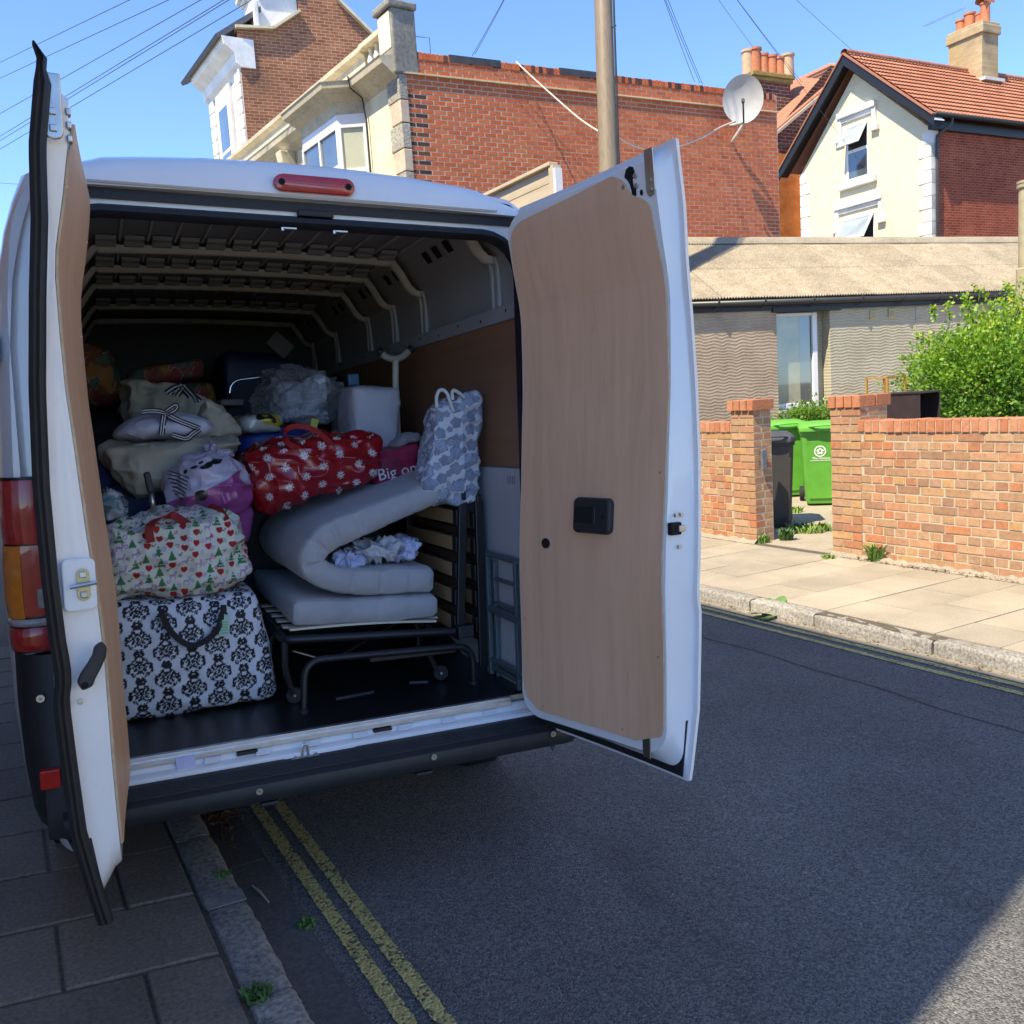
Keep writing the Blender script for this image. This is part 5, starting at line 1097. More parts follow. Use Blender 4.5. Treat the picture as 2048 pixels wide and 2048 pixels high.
# --- timber boarding standing on the street line
T0=np.array(on_plane(1103,330,st(0,5.55),ST)); TA=PF(np.array([T0[0],T0[1],0]),hd(-5),hd(-95)); ztop=TA.hit(1100,326)[1]
tb=empty('timber_hoarding','weathered horizontal timber boarding in front of the red brick flank','hoarding',loc=(T0[0],T0[1],0))
WOOD=mat_ply('weathered_board',(.52,.43,.29),(.38,.31,.21),.6,'y'); LOGS=15
for k in range(LOGS): mb=MB(); TA.slab(mb,.02,2.8,ztop-.06-.185*(k+1)+.008,ztop-.06-.185*k,-.03,0+.004*(k%2)); wb(mb,'board',WOOD,tb,bevel=.006)
mb=MB(); TA.slab(mb,-.03,2.85,ztop-.05,ztop,-.08,.06); wb(mb,'capping',WOOD,tb,bevel=.01); mb=MB(); TA.slab(mb,-.09,.018,0,ztop-.05,-.08,.04); wb(mb,'end_post',WOOD,tb); mb=MB(); TA.slab(mb,-.14,-.092,0,ztop-.10,-.06,.045); wb(mb,'white_edge_strip',UPVC,tb)
for x in (1.2,2.5): mb=MB(); TA.slab(mb,x,x+.1,0,ztop-.06,-.12,-.031); wb(mb,'rear_post',WOOD,tb)

# --- left hand terrace that shades the street
lt=empty('terrace_row','brick terrace on the near side of the street casting its shadow over the van','terrace',loc=st(0,-2.5))
LP=PF(st(0,-2.42),SD,ST); hd_=np.array(-SUN_DIR); q_=np.array([1.45,-1.42,0]); LS0=float((q_-hd_*((q_@ST+2.42)/(hd_@ST)))@SD); HT=6.23/float(np.array(-SUN_DIR)@ST)*math.tan(SUN_EL)
NEARB=bricktex('near_terrace_brick',(.34,.17,.10),(.42,.22,.13),(.42,.38,.31),'y',1.0,ang=-SANG)
mb=MB(); LP.slab(mb,LS0,13,0,HT-.12,-7,-.02); wb(mb,'wall',NEARB,lt); mb=MB(); LP.slab(mb,LS0,13,HT-.12,HT,-7.0,.0); wb(mb,'eaves',WHITEP,lt)
mb=MB(); mb.prism([LP.P(LS0,HT+.001,-.05),LP.P(LS0,HT+2.2,-3.5),LP.P(LS0,HT+.001,-6.9)],SD*(13-LS0)); wb(mb,'roof',plain('terrace_slate',(.09,.095,.105),.6),lt)
for i in range(4):
    s0=-.9+i*3.6
    for z0 in (1.2,4.6): window_lights(lt,LP.P(s0,0,.005),LP.P(s0+1.2,0,.005),z0,z0+1.7,1,ST,GLASS,z0+.85)
    mb=MB(); LP.slab(mb,s0+1.9,s0+2.8,.12,2.2,-.02,.02); d=wb(mb,'door',plain('navy_door%d'%i,(.03,.05,.10),.4),lt); mb=MB(); mb.lathe([(.02,0),(.03,.03),(0,.05)],LP.P(s0+2.05,1.1,.02),10,'x'); wb(mb,'handle',STEEL,d)

# --- unseen pale terrace behind the camera, added to bounce warm sunlight onto the van
bounce_row=empty('terrace_row','unseen pale rendered terrace behind the camera, added to bounce warm light','terrace',loc=st(-10,8.0)); RP=PF(st(-4,7.6),-SD,-ST)
mb=MB(); RP.slab(mb,0,26,0,7.2,-7,0); wb(mb,'wall',CREAM,bounce_row); mb=MB(); mb.prism([RP.P(0,7.2,.2),RP.P(0,9.8,-3.5),RP.P(0,7.2,-7.2)],-SD*26); wb(mb,'roof',plain('bounce_row_slate',(.10,.10,.11),.6),bounce_row)
for i in range(6):
    s0=.8+i*4.2
    for z0 in (.9,4.2): window_lights(bounce_row,RP.P(s0,0,.005),RP.P(s0+1.3,0,.005),z0,z0+1.7,1,-ST,GLASS,z0+.85)
    mb=MB(); RP.slab(mb,s0+2.2,s0+3.1,.1,2.15,-.02,.02); d=wb(mb,'door',plain('green_door%d'%i,(.03,.09,.05),.4),bounce_row); mb=MB(); mb.lathe([(.02,0),(.03,.03),(0,.05)],RP.P(s0+2.35,1.1,.02),10,'x'); wb(mb,'handle',STEEL,d)
# ---------------------------------------------------------------- load in the van (van frame, every item its own object)
def vmat(base): return VAN @ Matrix.Translation(Vector(base))
def cbuild(mb,name,mats,base,label=None,cat=None,parent=None,**kw):
    o=mb.build(name,mats,parent,origin=base,**kw)
    if parent is None: o.matrix_world=vmat(base)
    if label: tag(o,label,cat)
    return o
def cempty(name,label,cat,base): return empty(name,label,cat,mat=vmat(base))
def box_grid(nx,ny,nz):
    idx={}; V=[]; F=[]
    def vid(i,j,k):
        key=(i,j,k)
        if key not in idx: idx[key]=len(V); V.append((2*i/nx-1,2*j/ny-1,2*k/nz-1))
        return idx[key]
    for i in range(nx):
        for k in range(nz):
            F.append((vid(i,0,k),vid(i+1,0,k),vid(i+1,0,k+1),vid(i,0,k+1))); F.append((vid(i,ny,k),vid(i,ny,k+1),vid(i+1,ny,k+1),vid(i+1,ny,k)))
    for j in range(ny):
        for k in range(nz):
            F.append((vid(0,j,k),vid(0,j,k+1),vid(0,j+1,k+1),vid(0,j+1,k))); F.append((vid(nx,j,k),vid(nx,j+1,k),vid(nx,j+1,k+1),vid(nx,j,k+1)))
    for i in range(nx):
        for j in range(ny):
            F.append((vid(i,j,0),vid(i,j+1,0),vid(i+1,j+1,0),vid(i+1,j,0))); F.append((vid(i,j,nz),vid(i+1,j,nz),vid(i+1,j+1,nz),vid(i,j+1,nz)))
    return np.array(V),F
def ridge(P,sc_,seed): return 1-np.abs(vnoise(P,sc_,seed))*2
def soft(quad,Y0,Y1,nx,ny,nz,e=6.0,wr=.012,seed=0,wsc=7.0,puff=0.0,color=None,taper=0.0,crease=.5,dome=0.0,warp=None):
    """soft bag: rounded box whose front is the given X,Z quad (bl, br, tr, tl), wrinkled"""
    V,F=box_grid(nx,ny,nz); q=V/(np.sum(np.abs(V)**e,1)**(1/e))[:,None]
    u=(q[:,0]+1)/2; y=(q[:,1]+1)/2; w=(q[:,2]+1)/2; Q=np.array(quad,float)
    XZ=(1-u)[:,None]*(1-w)[:,None]*Q[0]+u[:,None]*(1-w)[:,None]*Q[1]+u[:,None]*w[:,None]*Q[2]+(1-u)[:,None]*w[:,None]*Q[3]
    P=np.stack([XZ[:,0],Y0+(Y1-Y0)*y+taper*w*(y-.5),XZ[:,1]],1)
    P[:,1]-=puff*np.clip(1-q[:,0]**2,0,1)*np.clip(1-q[:,2]**2,0,1)*(.5-y)*2
    P[:,2]+=dome*np.clip(1-q[:,0]**2,0,1)*np.clip(1-q[:,1]**2,0,1)*w
    n=q*np.array([1/max(.05,abs(Q[1][0]-Q[0][0])),1/max(.05,Y1-Y0),1/max(.05,abs(Q[3][1]-Q[0][1]))]); n=np.sign(q)*np.abs(q)**(e-1)*1.0; n/=np.maximum(np.linalg.norm(n,axis=1),1e-6)[:,None]
    d=wr*(fbm(P,wsc,seed,3)*1.1+crease*(ridge(P*np.array([1,1,1.6]),wsc*1.4,seed+5)-.4)+crease*.5*(ridge(P,wsc*3.1,seed+9)-.4))
    P0=P.copy(); P=P+n*d[:,None]
    if warp is not None: P=warp(P)
    mb=MB(); mb.v=[tuple(p) for p in P]; mb.f=F; mb.m=[0]*len(F)
    if color is not None:
        a=P0[:,0]-Q[:,0].min(); b=P0[:,2]-Q[:,1].min()+np.where(q[:,2]>.9,(P0[:,1]-Y0),0); side=np.abs(q[:,0])>.97; a=np.where(side,a+np.sign(q[:,0])*(P0[:,1]-Y0),a)
        mb.c=color(a,b,P0,q)
    return mb
def cell(a,b,sx,sy,seed,jit=0.0,drop=0.0):
    i=np.floor(a/sx); bb=b+drop*sy*(np.mod(i,2)); j=np.floor(bb/sy)
    h1=_h(i.astype(np.int64),j.astype(np.int64),np.zeros_like(i,dtype=np.int64),seed); h2=_h(i.astype(np.int64),j.astype(np.int64),np.ones_like(i,dtype=np.int64),seed+3); h3=_h(i.astype(np.int64),j.astype(np.int64),np.ones_like(i,dtype=np.int64)*2,seed+7)
    return a-(i+.5)*sx+(h2-.5)*jit*sx, bb-(j+.5)*sy+(h3-.5)*jit*sy, h1, h2, h3
def paint(c,mask,col): c[mask]=col
WHITE=(.72,.73,.76)
def damask(a,b,P,q):
    W_,H_=.092,.104; c=np.tile(np.array((.66,.69,.76)),(len(a),1)); BL=(.012,.012,.014)
    i=np.floor(a/W_); bb=b+.5*H_*np.mod(i,2); dx=a-(i+.5)*W_; dy=np.mod(bb,H_)-.5*H_; ax=np.abs(dx)
    r=np.hypot(dx/.028,(dy-.003)/.031); th=np.arctan2(dy-.003,ax)
    out=.86+.16*np.cos(11*th); m=(r<out)&(r>.62+.10*np.cos(7*th)); m|=(r<.56)&(r>.40+.06*np.cos(9*th)); m|=(r<.24+.10*np.cos(5*th)); m|=(r<.80)&(np.sin(14*th+r*9)>.62)
    # leaf band making the ogee lattice between the medallions
    dd=np.abs(ax/(W_/2)+np.abs(dy)/(H_/2)-1.0); wob=.15+.10*np.sin(ax*210+dy*150)+.05*np.sin(dy*330-ax*120); m|=(dd<np.clip(wob,.02,.3))&(np.sin(ax*640)*np.sin(dy*560)>-.55)
    r2=np.hypot(ax/.020,(np.abs(dy)-H_/2)/.013); m|=(r2<1)&(r2>.45); r3=np.hypot((ax-W_/2)/.017,dy/.021); m|=(r3<1)&(np.cos(6*np.arctan2(dy,ax-W_/2))>-.3)
    paint(c,m,BL); return c
def xmas(a,b,P,q):
    c=np.tile(np.array((.70,.72,.62)),(len(a),1)); GR=(.05,.20,.07); RD=(.42,.02,.02); PU=(.46,.28,.52)
    for seed,s in ((1,.043),(2,.043)):
        aa=a+.0215*(seed-1); b2=b+.018*(seed-1); dx,dy,h,h2,h3=cell(aa,b2,s,s*.92,seed,.25,.5)
        if seed==1:
            t=(h<.34); hgt=.036; tri=(dy>-.018)&(dy<.018)&(np.abs(dx)<(.018-dy)*.42)&((np.mod(dy+.018,.012)<.010)|(h<.18)); paint(c,t&tri,GR); paint(c,t&(np.abs(dx)<.002)&(dy<-.016)&(dy>-.023),GR)
            t=(h>=.34)&(h<.64); X=dx/.011; Yh=dy/.011; heart=((X*X+Yh*Yh-1)**3-X*X*Yh**3)<0; paint(c,t&heart,RD)
            t=(h>=.64); r=np.hypot(dx,dy); th=np.arctan2(dy,dx); body=(np.abs(dx)<.010)&(np.abs(dy+.002)<.004); legs=(dy<-.004)&(dy>-.016)&(np.abs(np.abs(dx)-.008)<.0018); neck=(np.abs(dx-.010-.2*dy)<.003)&(dy>0)&(dy<.014); ant=(dy>.012)&(dy<.020)&(np.abs(np.abs(dx-.013)-.004)<.0014); paint(c,t&(body|legs|neck|ant),PU)
        else:
            r=np.hypot(dx,dy); th=np.arctan2(dy,dx)
            t=h<.3; paint(c,t&(r<.009*(.55+.45*np.cos(6*th)))&(r>.0015),RD); t=(h>=.3)&(h<.55); paint(c,t&(r<.0075)&(r>.004),PU); t=(h>=.55)&(h<.75); paint(c,t&(r<.007)&((np.abs(np.sin(3*th))<.5)|(r>.005)),(.20,.42,.24)); t=h>=.75; paint(c,t&(np.hypot(dx*1.0+dy*.6,dy*1.8)<.006),GR); paint(c,t&(np.hypot(dx-.008,dy-.006)<.003),RD)
    return c
def redflower(a,b,P,q):
    c=np.tile(np.array((.33,.008,.014)),(len(a),1)); dx,dy,h,h2,h3=cell(a,b,.076,.084,4,.10,.5); r=np.hypot(dx,dy); th=np.arctan2(dy,dx)
    m=(r<.0185*(.80+.20*np.cos(8*th)))&~((np.abs(r-.0115)<.003)&(np.cos(8*th)>.55))&(r>.0045); m|=r<.002; paint(c,m,(.80,.79,.78)); return c
def roses(a,b,P,q):
    c=np.tile(np.array((.62,.63,.66)),(len(a),1))
    for seed,s,rad in ((1,.062,.027),(2,.062,.015)):
        dx,dy,h,h2,h3=cell(a+.031*(seed-1),b+.02*(seed-1),s,s,seed+11,.30,.5); r=np.hypot(dx,dy)*(1+.10*np.cos(5*np.arctan2(dy,dx)+h*6)); R_=rad*(.8+.35*h); m=r<R_; col=np.array((.30,.33,.42))*(.8+.5*h[:,None]); 
        line=(np.abs(np.mod(r/R_*3.2+np.arctan2(dy,dx)/6.28*1.0+h,1.0)-.5)<.12); c[m]=col[m]; c[m&line]=np.array((.20,.225,.30)); c[m&(r>R_*.90)]=np.array((.18,.20,.27))
    return c
def floral(a,b,P,q):
    n1=fbm(np.stack([a,b,a*0],1),11,31,3); n2=fbm(np.stack([a,b,a*0+5],1),16,41,2); c=np.tile(np.array((.30,.10,.045)),(len(a),1)); paint(c,n1>.12,(.42,.19,.05)); paint(c,n1<-.18,(.30,.05,.06)); paint(c,n2>.22,(.10,.16,.14)); paint(c,np.abs(n2-.05)<.03,(.36,.36,.24)); paint(c,np.abs(n1+.05)<.02,(.05,.09,.06)); return c
M_PRINT=tinted('printed_laminate',.55,.2,120); M_COT=tinted('printed_cotton',.75,.25,260); M_GLOSS=tinted('glossy_oilcloth',.25,.15,60,.6,.7)
BLACKWEB=plain('black_webbing',(.014,.014,.015),.8,bmp=.3,bscale=400); REDWEB=plain('red_webbing',(.26,.018,.014),.7,bmp=.3,bscale=300)
def band(path,wdir,w,th=.004,nrm=None):
    """flat strap along a path; wdir = width direction (vector or list)"""
    P=[np.asarray(p,float) for p in path]; n=len(P); mb=MB(); R=[]
    for i,p in enumerate(P):
        t=P[min(i+1,n-1)]-P[max(i-1,0)]; t/=max(np.linalg.norm(t),1e-9); wd=np.asarray(wdir,float); wd=wd-t*(wd@t); wd/=np.linalg.norm(wd); nn=np.cross(t,wd); R.append([p-wd*w/2,p-wd*w/2+nn*th,p+wd*w/2+nn*th,p+wd*w/2])
    mb.loft(R,True,True); return mb
F0=.0645
# 1 damask bag
quad=[(-.755,F0),(-.105,F0),(-.175,.512),(-.745,.525)]
o=cbuild(soft(quad,.41,.80,170,60,130,9,.011,1,6,.02,damask),'laundry_bag',M_PRINT,(-.45,.6,F0),'black and white damask print zip bag standing on the van floor','bag',smooth=True)
a,b=vy(330,1226,.372),vy(441,1216,.372); m_=vy(386,1285,.366)
pth=catmull([a+[0,0,.012],a+[.006,-.004,-.02],vy(352,1265,.366),m_,vy(425,1262,.366),b+[-.004,-.004,-.02],b+[0,0,.012]],8)
cbuild(band(pth,(0,-.35,1.0) if False else (1,0,.0),.024,.005,None) if False else band(pth,(0,-1,.12),.003,.022),'handle',BLACKWEB,(-.45,.6,F0),parent=o,smooth=True,sharp=40)
p=vy(446,1250,.365); mb=MB(); mb.prism([p+np.array(k) for k in ((-.018,0,-.042),(.021,-.004,-.038),(.026,0,.034),(-.004,.003,.044),(-.008,.002,.03))],(0,-.001,0)); tg=cbuild(mb,'tag',plain('mint_card',(.46,.66,.50),.8),(-.45,.6,F0),parent=o)
for k in range(5): mb=MB(); mb.box(p[0]-.012,p[0]+.016,p[1]-.0065,p[1]-.006,p[2]-.03+k*.010,p[2]-.028+k*.010); cbuild(mb,'tag_print',plain('green_ink%d'%k,(.12,.34,.18),.8),(-.45,.6,F0),parent=tg)
# 2 christmas print bag
quad=[(-.755,.50),(-.165,.51),(-.235,.845),(-.76,.775)]
o=cbuild(soft(quad,.42,.86,170,60,110,5,.020,12,6,.03,xmas,crease=.8,dome=.03),'laundry_bag',M_COT,(-.46,.62,.50),'cream bag printed with christmas trees and hearts on the damask bag','bag',smooth=True)
h=[vy(302,1085,.395),vy(298,1058,.40),vy(310,1040,.43),vy(340,1030,.46),vy(362,1040,.45),vy(378,1052,.43),vy(388,1072,.41)]; cbuild(band(catmull(h,6),(.3,0,1) if False else (1,0,.3),.030,.005),'handle',REDWEB,(-.46,.62,.50),parent=o,smooth=True,sharp=40)
h=[vy(420,1012,.55),vy(438,1018,.50),vy(448,1030,.46),vy(454,1040,.44)]; cbuild(band(catmull(h,5),(1,0,.4),.022,.004),'rear_handle',REDWEB,(-.46,.62,.50),parent=o,smooth=True,sharp=40)
# 3 folding mattress on its frame
GREYF=None
def mat_greyfab():
    m,nt,b=nm('grey_mattress_fabric'); v=coord(nt); n=noise(nt,v,5,4); w=noise(nt,coord(nt,'Object',(900,900,900)),1,2); setc(nt,b,ramp(nt,n,[(.3,(.335,.325,.335)),(.7,(.40,.39,.395))])); b.inputs['Roughness'].default_value=.8; b.inputs['Sheen Weight'].default_value=.25; bump(nt,b,w,.25,.001); return m
GREYF=mat_greyfab()
mroot=cempty('folding_mattress','grey folded futon mattress lying on the metal folding bed','mattress',(.25,.7,.33))
def zq(a,b): return (500+a/3.2207,800+b/3.22)
def xz(a,b,Y=.36): p=vy(*zq(a,b),Y); return (p[0],p[2])
def slab_path(cl,t,Y0,Y1,name,seams,seed,endround=.02):
    C_=np.array(catmull([np.array([x,0,z]) for x,z in cl],14)); n=len(C_); d=np.r_[0,np.cumsum(np.linalg.norm(np.diff(C_,axis=0),axis=1))]; Lt=d[-1]
    T=np.gradient(C_,axis=0); T/=np.linalg.norm(T,axis=1)[:,None]; Nn=np.stack([-T[:,2],T[:,1]*0,T[:,0]],1)
    ys=[0,.008,.022,.05]+list(np.linspace(.09,Y1-Y0-.09,9))+[Y1-Y0-.05,Y1-Y0-.022,Y1-Y0-.008,Y1-Y0]; sc_=[.80,.91,.975,1]+[1]*9+[1,.975,.91,.80]
    e=np.clip(np.minimum(d,Lt-d)/endround,0,1); ends=.72+.28*np.sqrt(1-(1-e)**2)
    mb=MB(); K=9; V=[]; rows=[]
    sm=np.zeros(n)
    for s_ in seams: sm=np.maximum(sm,np.exp(-((d-s_)/.010)**2))
    for yi,(y,s_) in enumerate(zip(ys,sc_)):
        wn=fbm(np.stack([C_[:,0]*1,np.full(n,y),C_[:,2]],1),7,seed,3)*.010
        th=t/2*ends*s_*(1-.05*sm)+wn
        L=C_+Nn*th[:,None]; Rr=C_-Nn*th[:,None]; yy=Y0+y; L[:,1]=yy; Rr[:,1]=yy; rows.append(np.r_[L,Rr[::-1]])
    mb.loft([list(r) for r in rows],True,False)
    for side,r in ((0,rows[0]),(1,rows[-1])):
        L=r[:n]; Rr=r[n:][::-1]; G_=[]
        for k in range(K):
            f=k/(K-1); p=L*(1-f)+Rr*f; bul=.016*(1-(2*f-1)**2)*(1-.75*sm)*e+fbm(p,14,seed+2,2)*.004*(1 if 0<k<K-1 else 0); p=p.copy(); p[:,1]+=(-1 if side==0 else 1)*bul; G_.append(list(p))
        mb.grid(G_,0,side==0)
    return cbuild(mb,name,GREYF,(.25,.7,.33),parent=mroot,smooth=True)
cl=[xz(a,b) for a,b in ((1180,1160),(1000,1162),(800,1175),(620,1168),(500,1140),(420,1085),(405,1020),(450,940),(540,868),(700,800),(900,715),(1100,635),(1305,540))]
slab_path(cl,.112,.36,1.36,'folded_section',[.10,.22,.34,.52,.60,.68,.78,.90,1.02,1.14],3)
cl=[xz(a,b) for a,b in ((1205,1325),(900,1350),(600,1365),(280,1375))]
slab_path(cl,.104,.36,1.38,'base_section',[.12,.25,.38,.5],4)
# crumpled sheet tucked into the fold
LIN=plain('pale_linen',(.50,.50,.52),.85,var=.1,bmp=.2,bscale=300); LINB=plain('bluish_linen',(.44,.48,.66),.85,var=.1)
o=cbuild(soft([xz(640,1020,.42),xz(1090,1040,.42),xz(1100,920,.42),xz(700,950,.42)],.42,.62,60,24,30,2.6,.035,21,16,0,None,crease=1.2),'bed_sheet',LIN,(.42,.5,.57),'crumpled pale bed sheet tucked in the mattress fold','sheet',smooth=True)
for s_,q in ((31,((540,1040),(740,1075),(730,1010),(600,1000))),(32,((920,1050),(1060,1010),(1110,910),(1000,920)))): cbuild(soft([xz(*k,.40) for k in q],.395,.50,30,16,20,2.4,.022,s_,18,0,None,crease=1.3),'sheet_hem',LINB,(.42,.5,.57),parent=o,smooth=True)
# 4 folding bed frame
FRAME=plain('black_bed_frame',(.022,.022,.024),.38,metal=.3,var=.2); BEECH=mat_ply('beech_slat',(.50,.32,.16),(.42,.26,.12),1.5,'y'); PALEW=plain('pale_slat',(.62,.55,.42),.6,var=.1)
FB_=(.28,.5,F0); bed=cempty('folding_bed','black metal folding guest bed with beech slats, folded upright','bed frame',FB_)
def bed_part(mb,name,m=FRAME,par=bed,**kw): return cbuild(mb,name,m,FB_,parent=par,**kw)
def fillet(P,r=.03,n=5):
    P=[np.asarray(p,float) for p in P]; out=[P[0]]
    for i in range(1,len(P)-1):
        a,b,c=P[i-1],P[i],P[i+1]; u=(a-b); v=(c-b); lu,lv=np.linalg.norm(u),np.linalg.norm(v); k=min(r,lu*.45,lv*.45); p0=b+u/lu*k; p1=b+v/lv*k
        for t in np.linspace(0,1,n): out.append((1-t)**2*p0+2*t*(1-t)*b+t*t*p1)
    out.append(P[-1]); return out
mb=MB(); mb.tube(fillet([(.60,1.34,.30),(-.10,1.34,.325),(-.10,.345,.322),(.60,.345,.272)],.05),.018,10); bed_part(mb,'base_frame',smooth=True,sharp=40)
mb=MB(); mb.tube(fillet([(-.065,.212,F0+.004),(-.05,.222,.262),(.635,.242,.228),(.640,.246,F0+.004)],.075,7),.014,10); bed_part(mb,'front_leg_arch',smooth=True,sharp=40)
mb=MB(); mb.tube(fillet([(-.065,.95,F0+.004),(-.05,.95,.262),(.635,.95,.228),(.640,.95,F0+.004)],.075,7),.014,10); bed_part(mb,'rear_leg_arch',smooth=True,sharp=40)
for x,y in ((-.065,.212),(.640,.246),(-.065,.95),(.64,.95)): mb=MB(); mb.lathe([(.021,0),(.021,.014),(.016,.018)],(x,y,F0),12); bed_part(mb,'rubber_foot',RUBBER,smooth=True,sharp=40)
mb=MB(); mb.tube(fillet([(-.095,.36,.315),(-.10,.362,.20),(-.075,.368,.10)],.04),.013,8); bed_part(mb,'castor_leg',smooth=True,sharp=40); mb=MB(); mb.tube([(.48,.37,.21),(.525,.37,.11)],.012,8); bed_part(mb,'castor_leg',smooth=True,sharp=40)
for x,z in ((-.069,.095),(.539,.098)):
    mb=MB(); mb.lathe([(.012,-.012),(.030,-.012),(.033,-.006),(.033,.006),(.030,.012),(.012,.012)],(x,.372,z),20,'y'); w_=bed_part(mb,'castor',RUBBER,smooth=True,sharp=40); mb=MB(); mb.lathe([(.0055,0),(.0055,.004)],(x,.358,z),8,'y'); bed_part(mb,'castor_pin',STEEL,w_)
mb=MB(); mb.tube([(-.04,.50,.24),(.10,.45,.19),(.45,.60,.29)],.005,6); bed_part(mb,'brace_wire',STEEL)
mb=MB(); mb.bar((.22,.30,.214),(.58,.30,.205),.03,.016); mb.tube([(.073,.286,F0+.012),(.232,.306,F0+.012)],.010,8); mb.tube([(.40,.36,F0+.012),(.47,.33,F0+.012)],.010,8); bed_part(mb,'cross_bar')
mb=MB(); mb.obox((.645,.35,.268),(.035,0,0),(0,.03,0),(0,0,.026)); bed_part(mb,'hinge_block',PLASTIC,bevel=.005)
mb=MB(); 
R=[]
for t in np.linspace(0,1,9): x=-.075+.60*t; R.append([(x,.352,.353-.036*t+.008*math.sin(math.pi*t)+z) for z in (0,.008)]+[(x,.40,.353-.036*t+.008*math.sin(math.pi*t)+z) for z in (.008,0)])
mb.loft(R,True,True); bed_part(mb,'base_slat',PALEW)
for k in range(5): mb=MB(); mb.bar((-.085,.46+k*.13,.352),(.56,.46+k*.13,.318),.05,.008); bed_part(mb,'base_slat',PALEW)
for X0,Xb,zt,zb_ in ((.665,.632,.828,.27),(.735,.730,.812,.10)):
    mb=MB(); 
    for Y in (.36,1.06): mb.bar((X0,Y,zt),(Xb,Y,zb_),.036,.022,(0,1,0))
    mb.bar((X0,.345,zt+.006),(X0,1.07,zt+.006),.022,.036); bed_part(mb,'upright_frame',bevel=.004)
    for k in range(5):
        z=zt-.085-k*.112; x=Xb+(X0-Xb)*(z-zb_)/(zt-zb_)-.014; mb=MB()
        mb.bar((x,.41,z),(x,1.03,z),.009,.058); bed_part(mb,'slat',BEECH,bevel=.002); mb=MB(); mb.bar((x+.004,.372,z),(x+.004,.418,z),.022,.066); bed_part(mb,'slat_holder',PLASTIC,bevel=.003)
        mb=MB(); mb.bar((x+.012,.372,z-.056),(x+.012,1.03,z-.056),.006,.030); bed_part(mb,'rear_slat',plain('dark_slat%d%d'%(k,int(X0*100)),(.05,.03,.02),.6))
# 5 board and steps against the right wall
mb=MB(); mb.box(.786,.806,.045,1.0,F0,.948); o=cbuild(mb,'panel_board',mat_ply('white_washed_board',(.48,.50,.53),(.42,.44,.47),.7,'z'),(.79,.5,F0),'pale grey painted board standing against the right inner wall','board',bevel=.002)
for k in range(5): mb=MB(); mb.box(.7848,.7858,.10+k*.016,.1015+k*.016,.885,.918); cbuild(mb,'pencil_mark',HOLE,(.79,.5,F0),parent=o)
STEP=plain('blue_grey_steel_tube',(.115,.15,.165),.45,metal=.2,var=.15); SB=(.76,.2,F0); stp=cempty('step_ladder','folded blue grey metal steps leaning on the pale board','step ladder',SB)
for y,x in ((.385,.768),(.345,.762),(.295,.772),(.062,.762),(.022,.768)): mb=MB(); mb.bar((x,y,.592 if y!=.295 else .56),(x,y,F0+.002),.022,.020,(1,0,0)); cbuild(mb,'rail',STEP,SB,parent=stp,bevel=.003)
for z,h,x in ((.585,.022,.764),(.485,.012,.772),(.385,.010,.772),(.352,.034,.764),(.135,.020,.764),(.10,.020,.768)): mb=MB(); mb.bar((x,.02,z),(x,.395,z),.022,h); cbuild(mb,'rung',STEP,SB,parent=stp,bevel=.003)
# 6 rose print shopper with rope handles
YR=.35
def pv(u,v,Y): p=vy(u,v,Y); return (p[0],p[2])
quad=[pv(845,1010,YR),pv(958,1010,YR),pv(966,778,YR),pv(872,808,YR)]
RBASE=(.68,.42,.80); o=cbuild(soft(quad,YR,YR+.14,96,30,110,10,.014,41,8,.015,roses,crease=.8),'shopping_bag',M_COT,RBASE,'tall shopper bag with blue grey rose print and rope handles','bag',smooth=True)
ROPE=plain('white_rope',(.62,.61,.58),.8,var=.15,vscale=60,bmp=.6,bscale=160)
for pts in (((874,815),(873,795),(878,782),(886,780),(894,787),(901,806),(908,824)),((906,800),(904,786),(908,781),(918,786),(930,796))): mb=MB(); mb.tube(catmull([vy(u,v,YR-.012) for u,v in pts],6),.0075,8); cbuild(mb,'rope_handle',ROPE,RBASE,parent=o,smooth=True)
# 7 red flower bag
quad=[pv(514,1036,.74),pv(752,962,.74),pv(766,866,.74),pv(474,905,.74)]
RBs=(.15,.9,.80); o=cbuild(soft(quad,.70,1.08,180,50,110,6,.020,51,6,.03,redflower,crease=.9,dome=.03),'laundry_bag',M_GLOSS,RBs,'shiny red bag with white flower print above the grey mattress','bag',smooth=True)
h=[vy(u,v,.70) for u,v in ((600,900),(575,885),(570,862),(590,852),(625,858),(655,880),(668,900))]; cbuild(band(catmull(h,6),(0,-.3,1),.022,.004),'handle',plain('red_strap',(.30,.008,.014),.4),RBs,parent=o,smooth=True,sharp=40)
# 8 pink shopping bag with white lettering and a grey blanket
PINK=plain('pink_bag_plastic',(.44,.03,.10),.5,var=.15,bmp=.2,bscale=40); PB_=(.56,.9,.86)
quad=[pv(752,975,.82),pv(835,960,.82),pv(848,880,.82),pv(754,905,.82)]; o=cbuild(soft(quad,.82,1.04,50,24,40,6,.012,61,7,.015,None),'shopping_bag',PINK,PB_,'pink shopping bag with white lettering reading Big on','bag',smooth=True)
tc=bpy.data.curves.new('lettering','FONT'); tc.body='Big on'; tc.size=.075; tc.extrude=.0008; tc.resolution_u=3; to=bpy.data.objects.new('lettering',tc); COL.objects.link(to); dg=bpy.context.evaluated_depsgraph_get(); tme2=bpy.data.meshes.new_from_object(to.evaluated_get(dg)); bpy.data.objects.remove(to); lo=bpy.data.objects.new('lettering',tme2); COL.objects.link(lo); tme2.materials.append(plain('white_print',(.75,.74,.74),.6))
lo.parent=o; p0=vy(757,962,.795); lo.matrix_local=Matrix.Translation(Vector(p0-np.array(PB_)))@Matrix.Rotation(math.radians(-9),4,'Y')@Matrix.Rotation(math.radians(90),4,'X')
